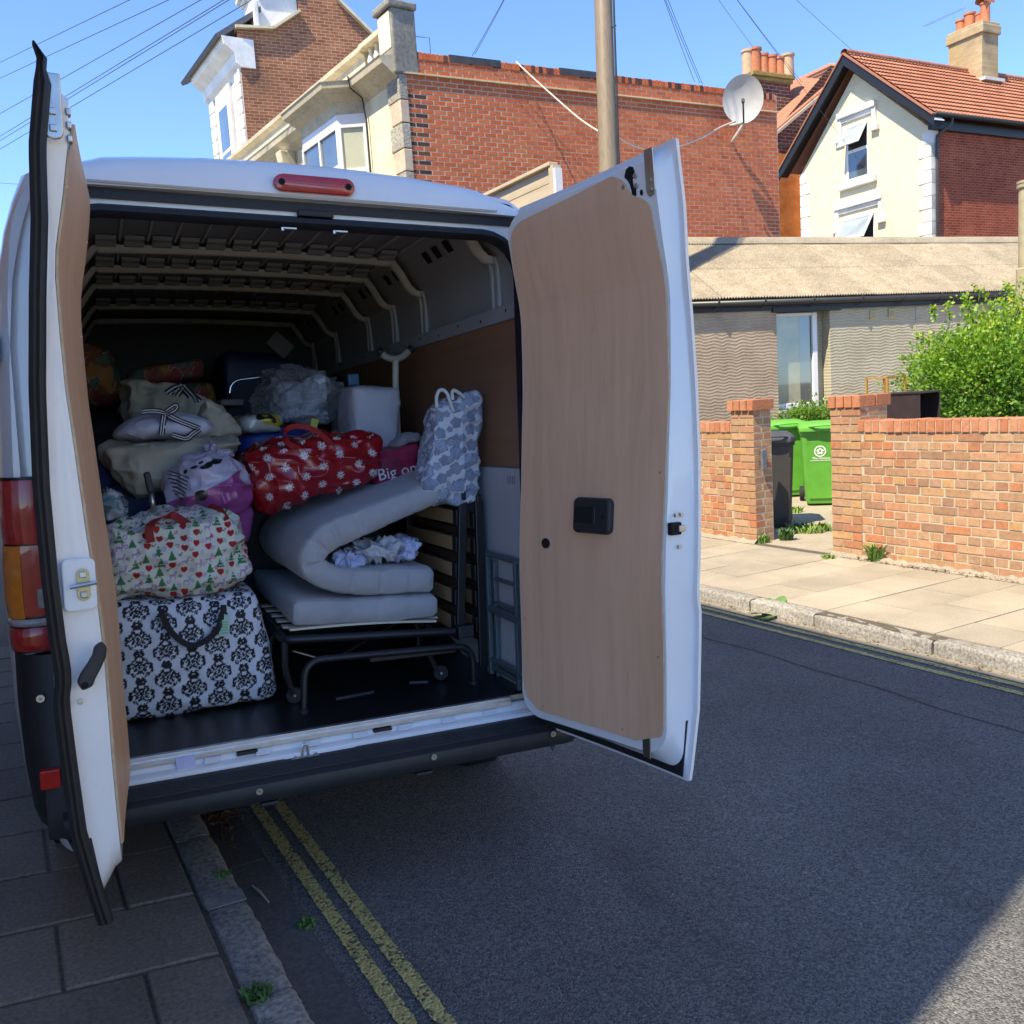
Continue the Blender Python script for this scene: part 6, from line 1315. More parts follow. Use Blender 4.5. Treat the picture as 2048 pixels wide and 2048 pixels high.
mb=MB(); c_=vy(785,935,.80); mb.lathe([(.052,0),(.052,.001)],(c_[0],c_[1],c_[2]),24,'y'); cbuild(mb,'printed_disc',plain('dark_pink_print',(.24,.012,.05),.5),PB_,parent=o)
quad=[pv(772,900,.92),pv(845,885,.92),pv(838,862,.92),pv(800,868,.92)]; cbuild(soft(quad,.86,1.04,40,20,24,2.6,.012,62,14,0,None),'blanket',plain('grey_fleece',(.36,.34,.35),.95,bmp=.5,bscale=300),(.58,.95,1.06),'fluffy grey blanket rolled in the pink shopping bag','blanket',smooth=True)
# 9 white wrapped duvet roll, beige one behind
DUV=plain('white_ticking',(.54,.52,.565),.7,var=.06,bmp=.15,bscale=80)
quad=[pv(706,902,1.0),pv(800,902,1.0),pv(809,772,1.0),pv(702,768,1.0)]; cbuild(soft(quad,1.0,1.30,60,40,60,7,.006,71,7,.02,None,crease=.6),'duvet_roll',DUV,(.51,1.15,1.02),'upright white wrapped duvet block beside the red bag','duvet',smooth=True)
quad=[pv(684,900,1.22),pv(710,900,1.22),pv(712,770,1.22),pv(684,773,1.22)]; cbuild(soft(quad,1.22,1.45,24,30,40,7,.008,72,9,.01,None),'duvet_roll',plain('taupe_fabric',(.30,.275,.26),.8),(.42,1.3,1.02),'taupe wrapped block standing behind the white duvet','duvet',smooth=True)
# 10 clear plastic sack of bedding
BED=plain('white_bedding',(.68,.68,.74),.8,bmp=.2,bscale=40); CSB=(.22,1.35,1.13)
quad=[pv(535,852,1.22),pv(665,850,1.22),pv(688,735,1.22),pv(530,745,1.22)]; 
m,nt,b=nm('clear_polythene'); tr=N(nt,'ShaderNodeBsdfTransparent'); tr.inputs[0].default_value=(.86,.88,.90,1); mx=N(nt,'ShaderNodeMixShader'); out=[n for n in nt.nodes if n.type=='OUTPUT_MATERIAL'][0]; ff=N(nt,'ShaderNodeLayerWeight'); ff.inputs[0].default_value=.35; nt.links.new(mth(nt,'ADD',mth(nt,'MULTIPLY',ff.outputs['Facing'],.55),.14),mx.inputs[0]); nt.links.new(tr.outputs[0],mx.inputs[1]); nt.links.new(b.outputs[0],mx.inputs[2]); nt.links.new(mx.outputs[0],out.inputs['Surface']); setc(nt,b,ramp(nt,noise(nt,coord(nt),14,4),[(.3,(.34,.34,.34)),(.7,(.62,.62,.63))])); b.inputs['Roughness'].default_value=.15; bump(nt,b,noise(nt,coord(nt),38,3,.6,1.2),.9,.012); POLY=m
qo=[pv(512,840,1.2),pv(672,852,1.2),pv(700,752,1.2),pv(556,722,1.2)]; o=cbuild(soft(qo,1.16,1.66,70,50,60,2.8,.028,81,10,.02,None,crease=1.3),'plastic_sack',POLY,CSB,'clear crinkled plastic sack stuffed with white bedding','plastic bag',smooth=True)
for s_,q,y0 in ((83,((560,835),(625,820),(612,752),(555,770)),1.22),(84,((610,835),(662,815),(668,748),(612,755)),1.20),(85,((540,845),(668,848),(660,815),(560,812)),1.24)): cbuild(soft([pv(*k,y0) for k in q],y0,y0+.3,36,24,30,2.6,.02,s_,8,0,None,crease=1.0),'bedding',BED,CSB,parent=o,smooth=True)
mb=MB(); p=vy(706,760,1.22); mb.obox(p,(.028,0,0),(0,.02,0),(0,0,.03)); cbuild(mb,'blue_tie',plain('blue_plastic',(.03,.11,.20),.4),CSB,parent=o,bevel=.008)
# 11 canvas laundry bags with striped ribbon
def mat_canvas():
    m,nt,b=nm('cream_canvas'); v=coord(nt); n=noise(nt,v,6,4); setc(nt,b,ramp(nt,n,[(.3,(.37,.345,.265)),(.7,(.46,.43,.335))])); b.inputs['Roughness'].default_value=.9; bump(nt,b,noise(nt,v,400,2),.4,.002); return m
CANV=mat_canvas(); PILW=plain('white_pillow',(.56,.58,.70),.8,var=.06,bmp=.1,bscale=40)
def ribbon(pts,Y,base,par,w=.024):
    mb=MB(); P=catmull([vy(u,v,Y) for u,v in pts],6); cols=[]; bar=[(-.5,-.28,0),(-.28,-.10,1),(-.10,.10,0),(.10,.28,1),(.28,.5,0)]; n=len(P)
    for a,b_,k in bar:
        rows=[]
        for i,p in enumerate(P):
            t=P[min(i+1,n-1)]-P[max(i-1,0)]; t/=np.linalg.norm(t); wd=np.cross(t,[0,1,.0]); wd/=max(np.linalg.norm(wd),1e-6); rows.append([p+wd*w*a,p+wd*w*b_])
        n0=len(mb.v); mb.grid(rows); cols+=[((.012,.012,.016) if k==0 else (.62,.62,.66))]*(len(mb.v)-n0)
    mb.c=np.array(cols); return cbuild(mb,'ribbon',M_COT,base,parent=par)
CBs=(-.42,.95,.85); quad=[pv(268,998,.80),pv(432,985,.80),pv(488,868,.80),pv(190,884,.80)]
o=cbuild(soft(quad,.80,1.20,90,50,60,6.5,.024,91,6,.04,None,crease=.9),'laundry_bag',CANV,CBs,'cream canvas bag with white pillow and striped ribbon bow','bag',smooth=True)
quad=[pv(212,885,.83),pv(428,875,.83),pv(432,838,.83),pv(262,830,.83)]; pil=cbuild(soft(quad,.80,1.12,60,40,30,2.8,.012,92,6,.01,None,dome=.03),'pillow',PILW,(-.45,.95,1.08),'white pillow bulging out of the front canvas bag','pillow',smooth=True)
quad=[pv(395,880,.98),pv(488,872,.98),pv(452,818,.98),pv(408,800,.98)]; cbuild(soft(quad,.95,1.12,40,20,40,4,.016,93,9,.0,None,crease=1.0),'bag_flap',CANV,CBs,parent=o,smooth=True)
for pts in (((283,824),(300,822),(318,823),(330,826)),((330,826),(345,815),(352,812),(350,818),(332,829)),((329,828),(326,845),(323,870)),((332,828),(355,840),(380,850),(400,858)),((400,858),(385,868),(372,877),(345,870))): ribbon(pts,.785,CBs,o)
CB2=(-.38,1.6,1.2); quad=[pv(255,850,1.45),pv(425,850,1.45),pv(440,812,1.45),pv(246,745,1.45)]
o=cbuild(soft(quad,1.45,1.85,60,40,50,4.5,.03,95,6,.02,None,crease=1.0),'laundry_bag',CANV,CB2,'second cream canvas bag with striped ribbon, further back','bag',smooth=True)
for pts in (((335,788),(350,778),(365,772)),((365,772),(380,788),(398,805)),((365,772),(355,785),(345,800)),((367,774),(385,795),(390,806))): ribbon(pts,1.425,CB2,o,.04)
# 12 pink and white plastic bag
def pinkwhite(a,b,P,q):
    c=np.tile(np.array((.48,.46,.58)),(len(a),1)); n=fbm(P,9,5,2); k=b-.155+.42*(.17-a)*(a<.3)+n*.02; paint(c,k<0,(.30,.06,.24)); paint(c,(b<.07)&(a<.10),(.36,.25,.08))
    paint(c,(np.hypot((a-.135)/.024,(b-.115)/.021)<1),(.01,.01,.012)); 
    for i in range(7): paint(c,(np.abs(b-.20+.016*i-(a-.06)*-.5)<.003)&(a>.03)&(a<.095-.004*i),(.02,.01,.02))
    for i,(x,z,w_,h_) in enumerate(((.165,.222,.026,.011),(.205,.238,.022,.012),(.12,.218,.014,.006),(.085,.208,.010,.005),(.145,.236,.010,.004))): paint(c,(np.hypot((a-x)/w_,(b-z-.3*(a-x))/h_)<1),(.012,.012,.014))
    return c
PWB=(-.31,.75,.80); quad=[pv(330,1030,.62),pv(505,1040,.62),pv(505,925,.62),pv(345,915,.62)]
o=cbuild(soft(quad,.58,.86,90,50,80,2.7,.016,101,8,.01,pinkwhite,crease=1.0,dome=.02),'plastic_bag',tinted('thin_carrier_plastic',.3,.3,50,.5,.5),PWB,'crinkled white and pink plastic bag behind the christmas bag','plastic bag',smooth=True)
cbuild(soft([pv(405,915,.68),pv(465,915,.68),pv(445,892,.68),pv(418,890,.68)],.66,.74,24,16,20,2.4,.02,102,20,0,None,crease=1.4),'knot',plain('lilac_film',(.34,.30,.40),.3,coat=.5),PWB,parent=o,smooth=True)
cbuild(soft([pv(430,1090,.66),pv(500,1090,.66),pv(512,1010,.66),pv(440,1010,.66)],.64,.85,24,20,30,4,.01,103,8,0,None),'cushion',plain('magenta_fabric',(.20,.035,.16),.8),(-.18,.75,.70),'magenta cushion showing beneath the plastic bag','cushion',smooth=True)
# 13 suitcase with telescopic handle, dark blue bags on the left
NAVY=plain('navy_fabric',(.012,.022,.07),.7,var=.3); SU=(-.5,.85,F0); quad=[(-.78,F0),(-.25,F0),(-.25,.93),(-.78,.93)]
o=cbuild(soft(quad,.88,1.35,40,30,50,9,.008,111,6,.0,None),'suitcase',NAVY,SU,'dark navy suitcase with raised telescopic handle','suitcase',smooth=True)
hh=[vy(308,1025,.62),vy(302,985,.62),vy(293,945,.62)]; mb=MB(); mb.tube(hh[:2],.010,8); cbuild(mb,'handle_tube',STEEL,SU,parent=o,smooth=True); mb=MB(); d=hh[2]-hh[1]; mb.bar(hh[1],hh[2]+d*.03,.026,.020,(0,1,0)); cbuild(mb,'handle_grip',PLASTIC,SU,parent=o,bevel=.008)
def teal(a,b,P,q):
    c=np.tile(np.array((.16,.28,.30)),(len(a),1)); n=fbm(P,30,3,2); paint(c,n>.1,(.45,.47,.50)); k=damask(a*1.6,b*1.6,P,q); m=(a>.10)|(b>.16); c[m]=k[m]*.8; return c
quad=[pv(195,1058,.62),pv(262,1035,.62),pv(232,978,.62),pv(192,985,.62)]; cbuild(soft(quad,.60,.84,50,24,40,3.2,.02,112,9,.01,teal,crease=1.0),'laundry_bag',M_COT,(-.68,.7,.82),'small teal and damask print bundle at the left wall','bag',smooth=True)
quad=[(-.80,F0),(-.62,F0),(-.60,1.06),(-.80,1.02)]; cbuild(soft(quad,.95,1.5,24,30,50,5,.02,113,5,.0,None),'holdall',plain('blue_holdall',(.01,.035,.12),.6,var=.3),(-.7,1.2,F0),'blue holdall standing against the left side','bag',smooth=True)
# 14 floral cushions at the back, things around
quad=[(-.82,1.30),(-.56,1.30),(-.58,1.60),(-.80,1.69)]; cbuild(soft(quad,2.2,2.5,60,30,60,3.2,.012,121,6,.03,floral),'cushion',M_COT,(-.7,2.35,1.3),'rounded orange floral cushion at the far left','cushion',smooth=True)
for k,(q,lab) in enumerate((([(-.54,1.40),(-.13,1.45),(-.12,1.575),(-.53,1.50)],'upper'),([(-.50,1.27),(-.06,1.29),(-.08,1.44),(-.52,1.39)],'lower'))): cbuild(soft(q,2.18,2.7,70,40,24,5,.008,122+k,7,.01,floral),'seat_cushion',M_COT,((q[0][0]+q[1][0])/2,2.4,q[0][1]),'%s of two stacked orange floral seat cushions'%lab,'cushion',smooth=True)
CH=(.1,2.1,F0); mb=MB(); mb.tube(fillet([vy(459,810,2.05),vy(460,762,2.05),vy(540,752,2.05),vy(560,760,2.2)],.06),.010,8); o=cbuild(mb,'towel_rail',plain('chrome',(.75,.75,.76),.12,metal=1.0,var=.05),CH,'curved chrome tube rail at the back of the load','rail',smooth=True)
def simple(name,label,cat,quad,Y0,Y1,mat_,seed,e=9,wr=.006): return cbuild(soft(quad,Y0,Y1,24,20,24,e,wr,seed,6,0,None),name,mat_,((quad[0][0]+quad[1][0])/2,(Y0+Y1)/2,min(quad[0][1],quad[1][1])),label,cat,smooth=True)
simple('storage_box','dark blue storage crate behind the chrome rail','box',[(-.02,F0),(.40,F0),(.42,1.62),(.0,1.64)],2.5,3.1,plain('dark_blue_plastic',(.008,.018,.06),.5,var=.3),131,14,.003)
mb=MB(); a=vy(560,690,2.4); mb.obox(a,(.05,0,-.045),(0,.01,0),(.032,0,.037)); cbuild(mb,'cardboard_piece',plain('dim_card',(.14,.125,.11),.8),a,'tilted grey card panel against the dark back','card')
simple('carton','pale carton edge behind the canvas bag','box',[pv(440,812,1.7),pv(490,812,1.7),pv(490,798,1.7),pv(440,798,1.7)],1.7,1.95,plain('pale_carton',(.24,.21,.20),.8),132)
def yel(a,b,P,q):
    c=np.tile(np.array((.50,.50,.46)),(len(a),1)); n=fbm(P,16,8,2); n2=fbm(P,13,18,2); paint(c,n>.05,(.50,.38,.02)); paint(c,np.abs(n2)<.09,(.012,.012,.014)); return c
quad=[pv(475,868,1.05),pv(575,868,1.05),pv(570,826,1.05),pv(480,828,1.05)]; cbuild(soft(quad,1.05,1.5,50,30,24,4,.012,133,9,0,yel),'shopping_bag',M_GLOSS,(.0,1.2,1.1),'yellow black and white patterned bag under the clear sack','bag',smooth=True)
quad=[pv(470,925,.98),pv(640,900,.98),pv(640,852,.98),pv(480,865,.98)]; cbuild(soft(quad,1.1,1.6,40,30,24,5,.012,134,7,0,None),'holdall',plain('royal_blue_nylon',(.012,.035,.20),.5,var=.2),(.1,1.3,.95),'royal blue nylon bag between red bag and patterned bag','bag',smooth=True)
mb=MB(); p=vy(627,848,.95); mb.prism([p+np.array(k) for k in ((-.02,0,-.03),(.012,0,-.03),(.03,0,.02),(-.008,0,.028))],(0,.02,0)); cbuild(mb,'packet',plain('lime_packet',(.38,.36,.03),.4),p,'lime yellow packet poking up behind the red bag','packet',bevel=.004)
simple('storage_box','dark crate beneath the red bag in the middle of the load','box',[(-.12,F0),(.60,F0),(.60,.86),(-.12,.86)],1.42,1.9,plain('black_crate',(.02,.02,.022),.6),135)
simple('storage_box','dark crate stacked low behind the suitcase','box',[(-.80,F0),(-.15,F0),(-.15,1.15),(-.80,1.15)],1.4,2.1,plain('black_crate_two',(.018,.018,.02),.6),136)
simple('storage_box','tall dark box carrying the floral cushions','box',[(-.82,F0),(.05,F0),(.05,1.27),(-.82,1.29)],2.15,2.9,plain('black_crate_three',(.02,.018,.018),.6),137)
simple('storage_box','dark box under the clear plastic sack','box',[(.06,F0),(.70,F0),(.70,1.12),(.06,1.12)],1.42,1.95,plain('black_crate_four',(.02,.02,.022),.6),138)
# 15 walking frame handle
CRU=plain('ivory_tube',(.52,.48,.38),.45); CR=(.62,1.05,1.0); o=cempty('crutch','ivory crutch with curved padded handle standing by the plywood wall','crutch',CR)
a=vy(791,770,1.08); b=vy(791,718,1.08); mb=MB(); mb.tube([a-np.array([0,0,.35]),a,b],.016,12); cbuild(mb,'shaft',CRU,CR,parent=o,smooth=True,sharp=40)
hp_=[vy(u,v,1.08) for u,v in ((763,706),(772,714),(790,718),(805,713),(818,702))]; mb=MB(); mb.tube(catmull(hp_,5),.017,12); cbuild(mb,'handle',plain('greige_grip',(.34,.31,.27),.6),CR,parent=o,smooth=True,sharp=40)
for i,j in ((0,1),(4,3)): d=hp_[i]-hp_[j]; d/=np.linalg.norm(d); mb=MB(); mb.tube([hp_[i]-d*.002,hp_[i]+d*.022],.0195,12); cbuild(mb,'end_cap',RUBBER,CR,parent=o,smooth=True,sharp=40)
# ---------------------------------------------------------------- street things
# telegraph pole on the back of the pavement
PD=13.6; pb=at_depth(1205,300,PD); pb=np.array([pb[0],pb[1],.09]); ptop=at_depth(1190,-450,PD); pole=empty('telegraph_pole','weathered wooden telegraph pole behind the open right van door','pole',loc=pb)
POLEW=mat_ply('weathered_pole',(.25,.195,.13),(.10,.075,.05),2.6,'z')
x0=at_depth(1217,330,PD); x1=at_depth(1206,0,PD); ax_=(x1-x0)/(x1[2]-x0[2]); base=x0+ax_*(.09-x0[2]); tp3=x0+ax_*(10.6-x0[2])
mb=MB(); mb.tube([base+(tp3-base)*t for t in np.linspace(0,1,14)],[.165-.042*t for t in np.linspace(0,1,14)],18); wb(mb,'shaft',POLEW,pole,smooth=True,sharp=50)
side=np.array(RCW[0]); 
mb=MB(); pts=[x0+ax_*dz+side*.122+np.array([0,-.07,0]) for dz in (-3.5,-.5,.3,.8,1.6,3.0,6.0)]; mb.tube(pts,.016,8); wb(mb,'cable',BLACKW,pole,smooth=True)
for v in (55,85,215,235,262): q=at_depth(1230 if v!=85 else 1223,v,PD-.05); mb=MB(); mb.bar(q-side*.07-UP*.02,q+side*.02+UP*.03,.015,.015); wb(mb,'step_iron',LEAD,pole)
# overhead wires
WIRE=plain('overhead_wire',(.03,.05,.08),.5)
def wire(label,a,b,sag,r=.005):
    a=np.asarray(a,float); b=np.asarray(b,float); P=[]
    for t in np.linspace(0,1,22): p=a+(b-a)*t; P.append(p-UP*sag*4*t*(1-t))
    mb=MB(); mb.tube(P,r,6); o=mb.build('overhead_wire',WIRE,smooth=True,origin=a); o.location=a; return tag(o,label,'wire','overhead wires')
top=tp3-UP*.15
for k,(u,v,d) in enumerate(((950,108,15.2),(944,112,15.3),(1389,163,17.2),(1400,166,17.3),(1405,168,17.4),(1604,165,24.0),(1507,95,23.2),(1767,381,26.8),(1745,135,27.5))):
    wire(['first wire from the pole running to the brick parapet on the left','second wire from the pole running to the brick parapet on the left','leftmost of three wires ending behind the satellite dish','middle of three wires ending behind the satellite dish','rightmost of three wires ending behind the satellite dish','wire from the pole to the valley beside the six pot chimney','wire from the pole to the six pot chimney itself','wire crossing the cream gable to its window hood','wire crossing the sky to the cream house ridge'][k],top+side*(k%3-1)*.05,at_depth(u,v,d),.12,.0048)
for k,(a,b) in enumerate((((-40,144),(300,-20)),((-40,175),(380,-20)),((-40,250),(440,-22)),((-40,297),(480,-20)),((-40,306),(490,-20)),((-40,322),(540,-22)))):
    wire('%s of the six wires crossing the sky at the top left'%['topmost','second highest','third highest','fourth highest','fifth highest','lowest'][k],at_depth(*a,26.0),at_depth(*b,16.0),.0,.008)
wire('lone thin wire meeting the left van door against the sky',at_depth(-60,362,30.0),at_depth(60,370,28.0),.0,.006)
WHC=plain('white_cable',(.60,.54,.44),.6)
def cable(label,pts,dep,r=.014): P=[at_depth(u,v,d) for (u,v),d in zip(pts,dep)]; mb=MB(); mb.tube(catmull(P,6),r,6); o=mb.build('cable',WHC,smooth=True,origin=P[0]); o.location=P[0]; tag(o,label,'cable')
cable('pale cable sagging from the brick wall past the pole',((1033,124),(1060,150),(1110,195),(1160,238),(1205,268)),(15.6,15.2,14.8,14.3,13.7)); cable('pale cable looping from the pole to the satellite dish',((1232,272),(1262,290),(1310,302),(1360,292),(1405,275),(1440,255),(1471,242)),(13.7,14.2,14.7,15.2,15.8,16.4,16.7))
# satellite dish on the brick flank
db=FL.P(FL.hit(1464,285)[0],FL.hit(1464,285)[1],0); dc=FL.P(*FL.hit(1486,198,.55),.55); dish=empty('satellite_dish','large pale grey satellite dish on the red brick flank wall','satellite dish',loc=db)
tocam=(CAMLOC-dc); tocam[2]*=.55; tocam/=np.linalg.norm(tocam); dx_=np.cross(UP,tocam); dx_/=np.linalg.norm(dx_); dy_=np.cross(tocam,dx_)
mb=MB(); rings=[]
for r_ in np.linspace(.02,1,9): rings.append([dc+dx_*.375*r_*math.cos(t)+dy_*.43*r_*math.sin(t)-tocam*(.10*(1-r_*r_)) for t in np.linspace(0,2*math.pi,41)[:-1]])
bk=[[p-tocam*.012 for p in r_] for r_ in rings]; mb.loft(rings+bk[::-1],True,True); DISHM=plain('grey_dish_paint',(.46,.46,.45),.45,var=.1,vscale=6); wb(mb,'reflector',DISHM,dish,smooth=True,sharp=60)
mb=MB(); j=dc-dy_*.42-tocam*.05; mb.tube(catmull([db,db+FL.n*.10+UP*.08,db+FL.n*.28+UP*.32+FL.a*.10,j],6),.03,10); wb(mb,'wall_arm',DISHM,dish,smooth=True)
mb=MB(); l0=dc-dy_*.42; l1=dc-dy_*.10+tocam*.40; mb.tube([l0,dc-dy_*.40+tocam*.15,l1],.016,8); wb(mb,'feed_arm',LEAD,dish,smooth=True); mb=MB(); d=tocam; mb.tube([l1-tocam*.06+dy_*.01,l1+tocam*.05+dy_*.03],.032,12); wb(mb,'feed_horn',plain('dark_feed_horn',(.06,.08,.08),.5),dish,smooth=True,sharp=40); mb=MB(); mb.tube([l0-dx_*.26-dy_*.02+tocam*.05,l0+tocam*.02],.028,8); wb(mb,'motor_arm',DISHM,dish,smooth=True)
mb=MB(); q=FL.P(.62,7.38,-.1); mb.tube([q,q+UP*.30,q+UP*.30-FL.a*.28],.010,6); tag(mb.build('tv_aerial',STEEL),'small pale aerial stub on the brick parapet','aerial')
# wheelie bins
BING=plain('bright_green_plastic',(.10,.34,.035),.45,var=.12,vscale=8,bmp=.1); BINL=plain('green_lid_plastic',(.13,.42,.05),.4,var=.1); BINK=plain('charcoal_bin_plastic',(.045,.042,.04),.5,var=.15); BINKL=plain('charcoal_lid_plastic',(.06,.065,.075),.45)
def wheelie_bin(label,loc,yaw,w,d,h,mb_,ml_,logo=False,group='wheelie bins in the gateway'):
    r=empty('wheelie_bin',label,'bin',mat=Matrix.Translation(Vector(loc))@Matrix.Rotation(yaw,4,'Z'),group=group)
    # local: front faces -y
    mb=MB(); R=[]
    for z,k in ((.03,.80),(.05,.82),(h*.45,.90),(h*.80,.965),(h*.86,.975),(h*.865,1.03),(h*.90,1.03)):
        a,b=w/2*k,d/2*(k*.98 if k<1 else 1.0); c=.05; R.append([(-a+c,-b,z),(a-c,-b,z),(a,-b+c,z),(a,b-c,z),(a-c,b,z),(-a+c,b,z),(-a,b-c,z),(-a,-b+c,z)])
    mb.loft(R,True,True); body=mb.build('bin_body',mb_,r,True,sharp=28)
    mb=MB(); R=[]
    for z,k in ((.10,.72),(h*.45,.80),(h*.74,.86)): a=w/2*k; b=d/2*(.82+.16*z/h)+.010; R.append([(-a,-b+.012,z),(-a+.012,-b,z),(a-.012,-b,z),(a,-b+.012,z)])
    mb.loft(R,False,False); mb.build('front_panel',mb_,r,False)
    mb=MB(); a,b=w/2*1.06,d/2*1.08; R=[]
    for z,k in ((h*.90,1.0),(h*.925,1.01),(h*.95,.99),(h*.975,.90),(h*.985,.60)): c=.06; R.append([(-a*k+c,-b*k-.02,z),(a*k-c,-b*k-.02,z),(a*k,-b*k+c,z),(a*k,b*k-c,z+.02),(a*k-c,b*k,z+.02),(-a*k+c,b*k,z+.02),(-a*k,b*k-c,z+.02),(-a*k,-b*k+c,z)])
    mb.loft(R,True,True); lid=mb.build('lid',ml_,r,True,sharp=35)
    mb=MB(); mb.tube(catmull([(-w*.34,-b-.012,h*.955),(-w*.2,-b-.05,h*.965),(0,-b-.06,h*.968),(w*.2,-b-.05,h*.965),(w*.34,-b-.012,h*.955)],5),.012,8); mb.build('lid_handle',ml_,lid,True)
    mb=MB(); mb.tube([(-w*.4,d/2+.05,h*.94),(w*.4,d/2+.05,h*.94)],.016,8); mb.build('rear_handle',mb_,r,True)
    for s_ in (-1,1): mb=MB(); mb.lathe([(.0,-.03),(.09,-.03),(.10,-.02),(.10,.02),(.09,.03),(.0,.03)],(s_*(w/2-.02),d/2-.03,.10),20,'x'); mb.build('wheel',TYRE,r,True,sharp=40)
    if logo:
        wp=plain('white_transfer',(.78,.80,.78),.6); yb=lambda z: -(d/2*(.82+.16*z/h)+.012)
        zc=h*.66; mb=MB(); n=28
        for k in range(n): a0,a1=2*math.pi*k/n,2*math.pi*(k+1)/n; mb.prism([(math.cos(t)*r_*.072-w*.11,yb(zc+math.sin(t)*r_*.072)-.001,zc+math.sin(t)*r_*.072) for t,r_ in ((a0,1),(a1,1),(a1,.80),(a0,.80))],(0,-.001,0))
        for k in range(5):
            t=2*math.pi*k/5+.3; c=(math.cos(t)*.029-w*.11,zc+math.sin(t)*.029); mb.prism([(c[0]+.0155*math.cos(u)*(1+.25*math.cos(3*u+k)),yb(c[1])-.001,c[1]+.0155*math.sin(u)*(1+.25*math.cos(3*u+k))) for u in np.linspace(0,2*math.pi,11)[:-1]],(0,-.001,0))
        o=mb.build('bin_emblem',wp,r); o['kind']='stuff'
        tc=bpy.data.curves.new('lettering','FONT'); tc.body='The Hampsy'; tc.size=.043; tc.align_x='CENTER'; tc.extrude=.0004; tc.resolution_u=2; t_=bpy.data.objects.new('lettering',tc); COL.objects.link(t_); dg=bpy.context.evaluated_depsgraph_get(); dg.update(); tm=bpy.data.meshes.new_from_object(t_.evaluated_get(dg)); bpy.data.objects.remove(t_); tm.materials.append(wp); l_=bpy.data.objects.new('lettering',tm); COL.objects.link(l_); l_.parent=r; l_.matrix_local=Matrix.Translation((-w*.09,yb(h*.56)-.002,h*.565))@Matrix.Rotation(math.radians(90-4.0),4,'X')
        mb=MB(); mb.prism([(-.19,yb(h*.545)-.002,h*.546),(.08,yb(h*.545)-.002,h*.546),(.08,yb(h*.55)-.002,h*.552),(-.19,yb(h*.55)-.002,h*.552)],(0,-.0005,0)); mb.build('printed_line',wp,r)
    return r
bA=on_z(1652,1013,.096); hv=np.array([.66,.75,0]); bA=bA+hv*.36; wheelie_bin('bright green wheelie bin with white round emblem by the right pillar',(bA[0],bA[1],.096),math.radians(-40),.58,.70,1.07,BING,BINL,True)
bB=on_z(1571,1000,.096)+np.array([.64,.77,0])*.55; wheelie_bin('green wheelie bin standing half hidden behind the charcoal bin',(bB[0],bB[1],.096),math.radians(-30),.58,.70,1.07,BING,BINL)
bC=on_z(1545,1058,.096)+np.array([.62,.78,0])*.27; wheelie_bin('charcoal wheelie bin at the left gate pillar',(bC[0],bC[1],.096),math.radians(-34),.48,.54,1.06,BINK,BINKL)
# dark cabinet and gold wire rack behind the wall
p=at_depth(1826,790,9.6); CT=np.array([p[0],p[1],.096]); cab=empty('cabinet','dark brown open cabinet behind the right garden wall','cabinet',loc=CT); DWOOD=plain('dark_brown_veneer',(.035,.022,.022),.5,var=.25,vscale=10); a=SD; b=ST
zt_=at_depth(1840,782,9.6)[2]; H_=zt_-.096; cd=(a*.20,b*.17)
for nm_,c_,ha,hb,hz in (('side_panel',CT-b*.16+UP*H_/2,a*.20,b*.008,UP*(H_/2-.02)),('side_panel',CT+b*.16+UP*H_/2,a*.20,b*.008,UP*(H_/2-.02)),('top_panel',CT+UP*(H_-.01),a*.215,b*.18,UP*.010),('back_panel',CT+a*.195+UP*H_/2,a*.004,b*.15,UP*(H_/2-.02)),('shelf',CT+UP*(H_-.5),a*.19,b*.15,UP*.008),('base_panel',CT+UP*.02,a*.2,b*.17,UP*.02)):
    mb=MB(); mb.obox(c_,ha,hb,hz); wb(mb,nm_,DWOOD,cab,bevel=.003)
p=at_depth(1772,800,10.4); GT=np.array([p[0],p[1],.096]); rk=empty('wire_rack','gold painted metal frame rack beside the dark cabinet','rack',loc=GT); GOLD=plain('gold_paint',(.50,.26,.05),.45,metal=.2); zt_=at_depth(1772,755,10.4)[2]
for i in (-1,1):
    for j in (-1,1): mb=MB(); mb.bar(GT+a*.14*i+b*.15*j,GT+a*.14*i+b*.15*j+UP*(zt_-.096),.020,.020,(1,0,0)); wb(mb,'post',GOLD,rk)
for z in (zt_,zt_-.55):
    for i in (-1,1): mb=MB(); mb.bar(np.array([GT[0],GT[1],z])+a*.14*i-b*.16,np.array([GT[0],GT[1],z])+a*.14*i+b*.16,.020,.020); wb(mb,'rail',GOLD,rk); mb=MB(); mb.bar(np.array([GT[0],GT[1],z])-a*.15+b*.15*i,np.array([GT[0],GT[1],z])+a*.15+b*.15*i,.020,.020); wb(mb,'rail',GOLD,rk)
# shrubs: many small leaves through the volume, on real stems
def mat_leaf(name,cols,trans=.35):
    m,nt,b=nm(name); at=N(nt,'ShaderNodeAttribute',attribute_name='tint'); c=ramp(nt,at.outputs['Fac'],[(i/(len(cols)-1),k) for i,k in enumerate(cols)]); setc(nt,b,c); b.inputs['Roughness'].default_value=.45; b.inputs['Specular IOR Level'].default_value=.4
    tl=N(nt,'ShaderNodeBsdfTranslucent'); nt.links.new(mix(nt,1.0,c,(1.3,1.5,.6),'MULTIPLY'),tl.inputs['Color']); mx=N(nt,'ShaderNodeMixShader'); mx.inputs[0].default_value=trans; out=[n for n in nt.nodes if n.type=='OUTPUT_MATERIAL'][0]; nt.links.new(b.outputs[0],mx.inputs[1]); nt.links.new(tl.outputs[0],mx.inputs[2]); nt.links.new(mx.outputs[0],out.inputs['Surface']); return m
LEAFM=mat_leaf('shrub_leaf',[(.045,.12,.022),(.10,.22,.03),(.19,.34,.038),(.33,.45,.045),(.48,.44,.045)]); STEMM=plain('shrub_stem',(.16,.11,.06),.8)
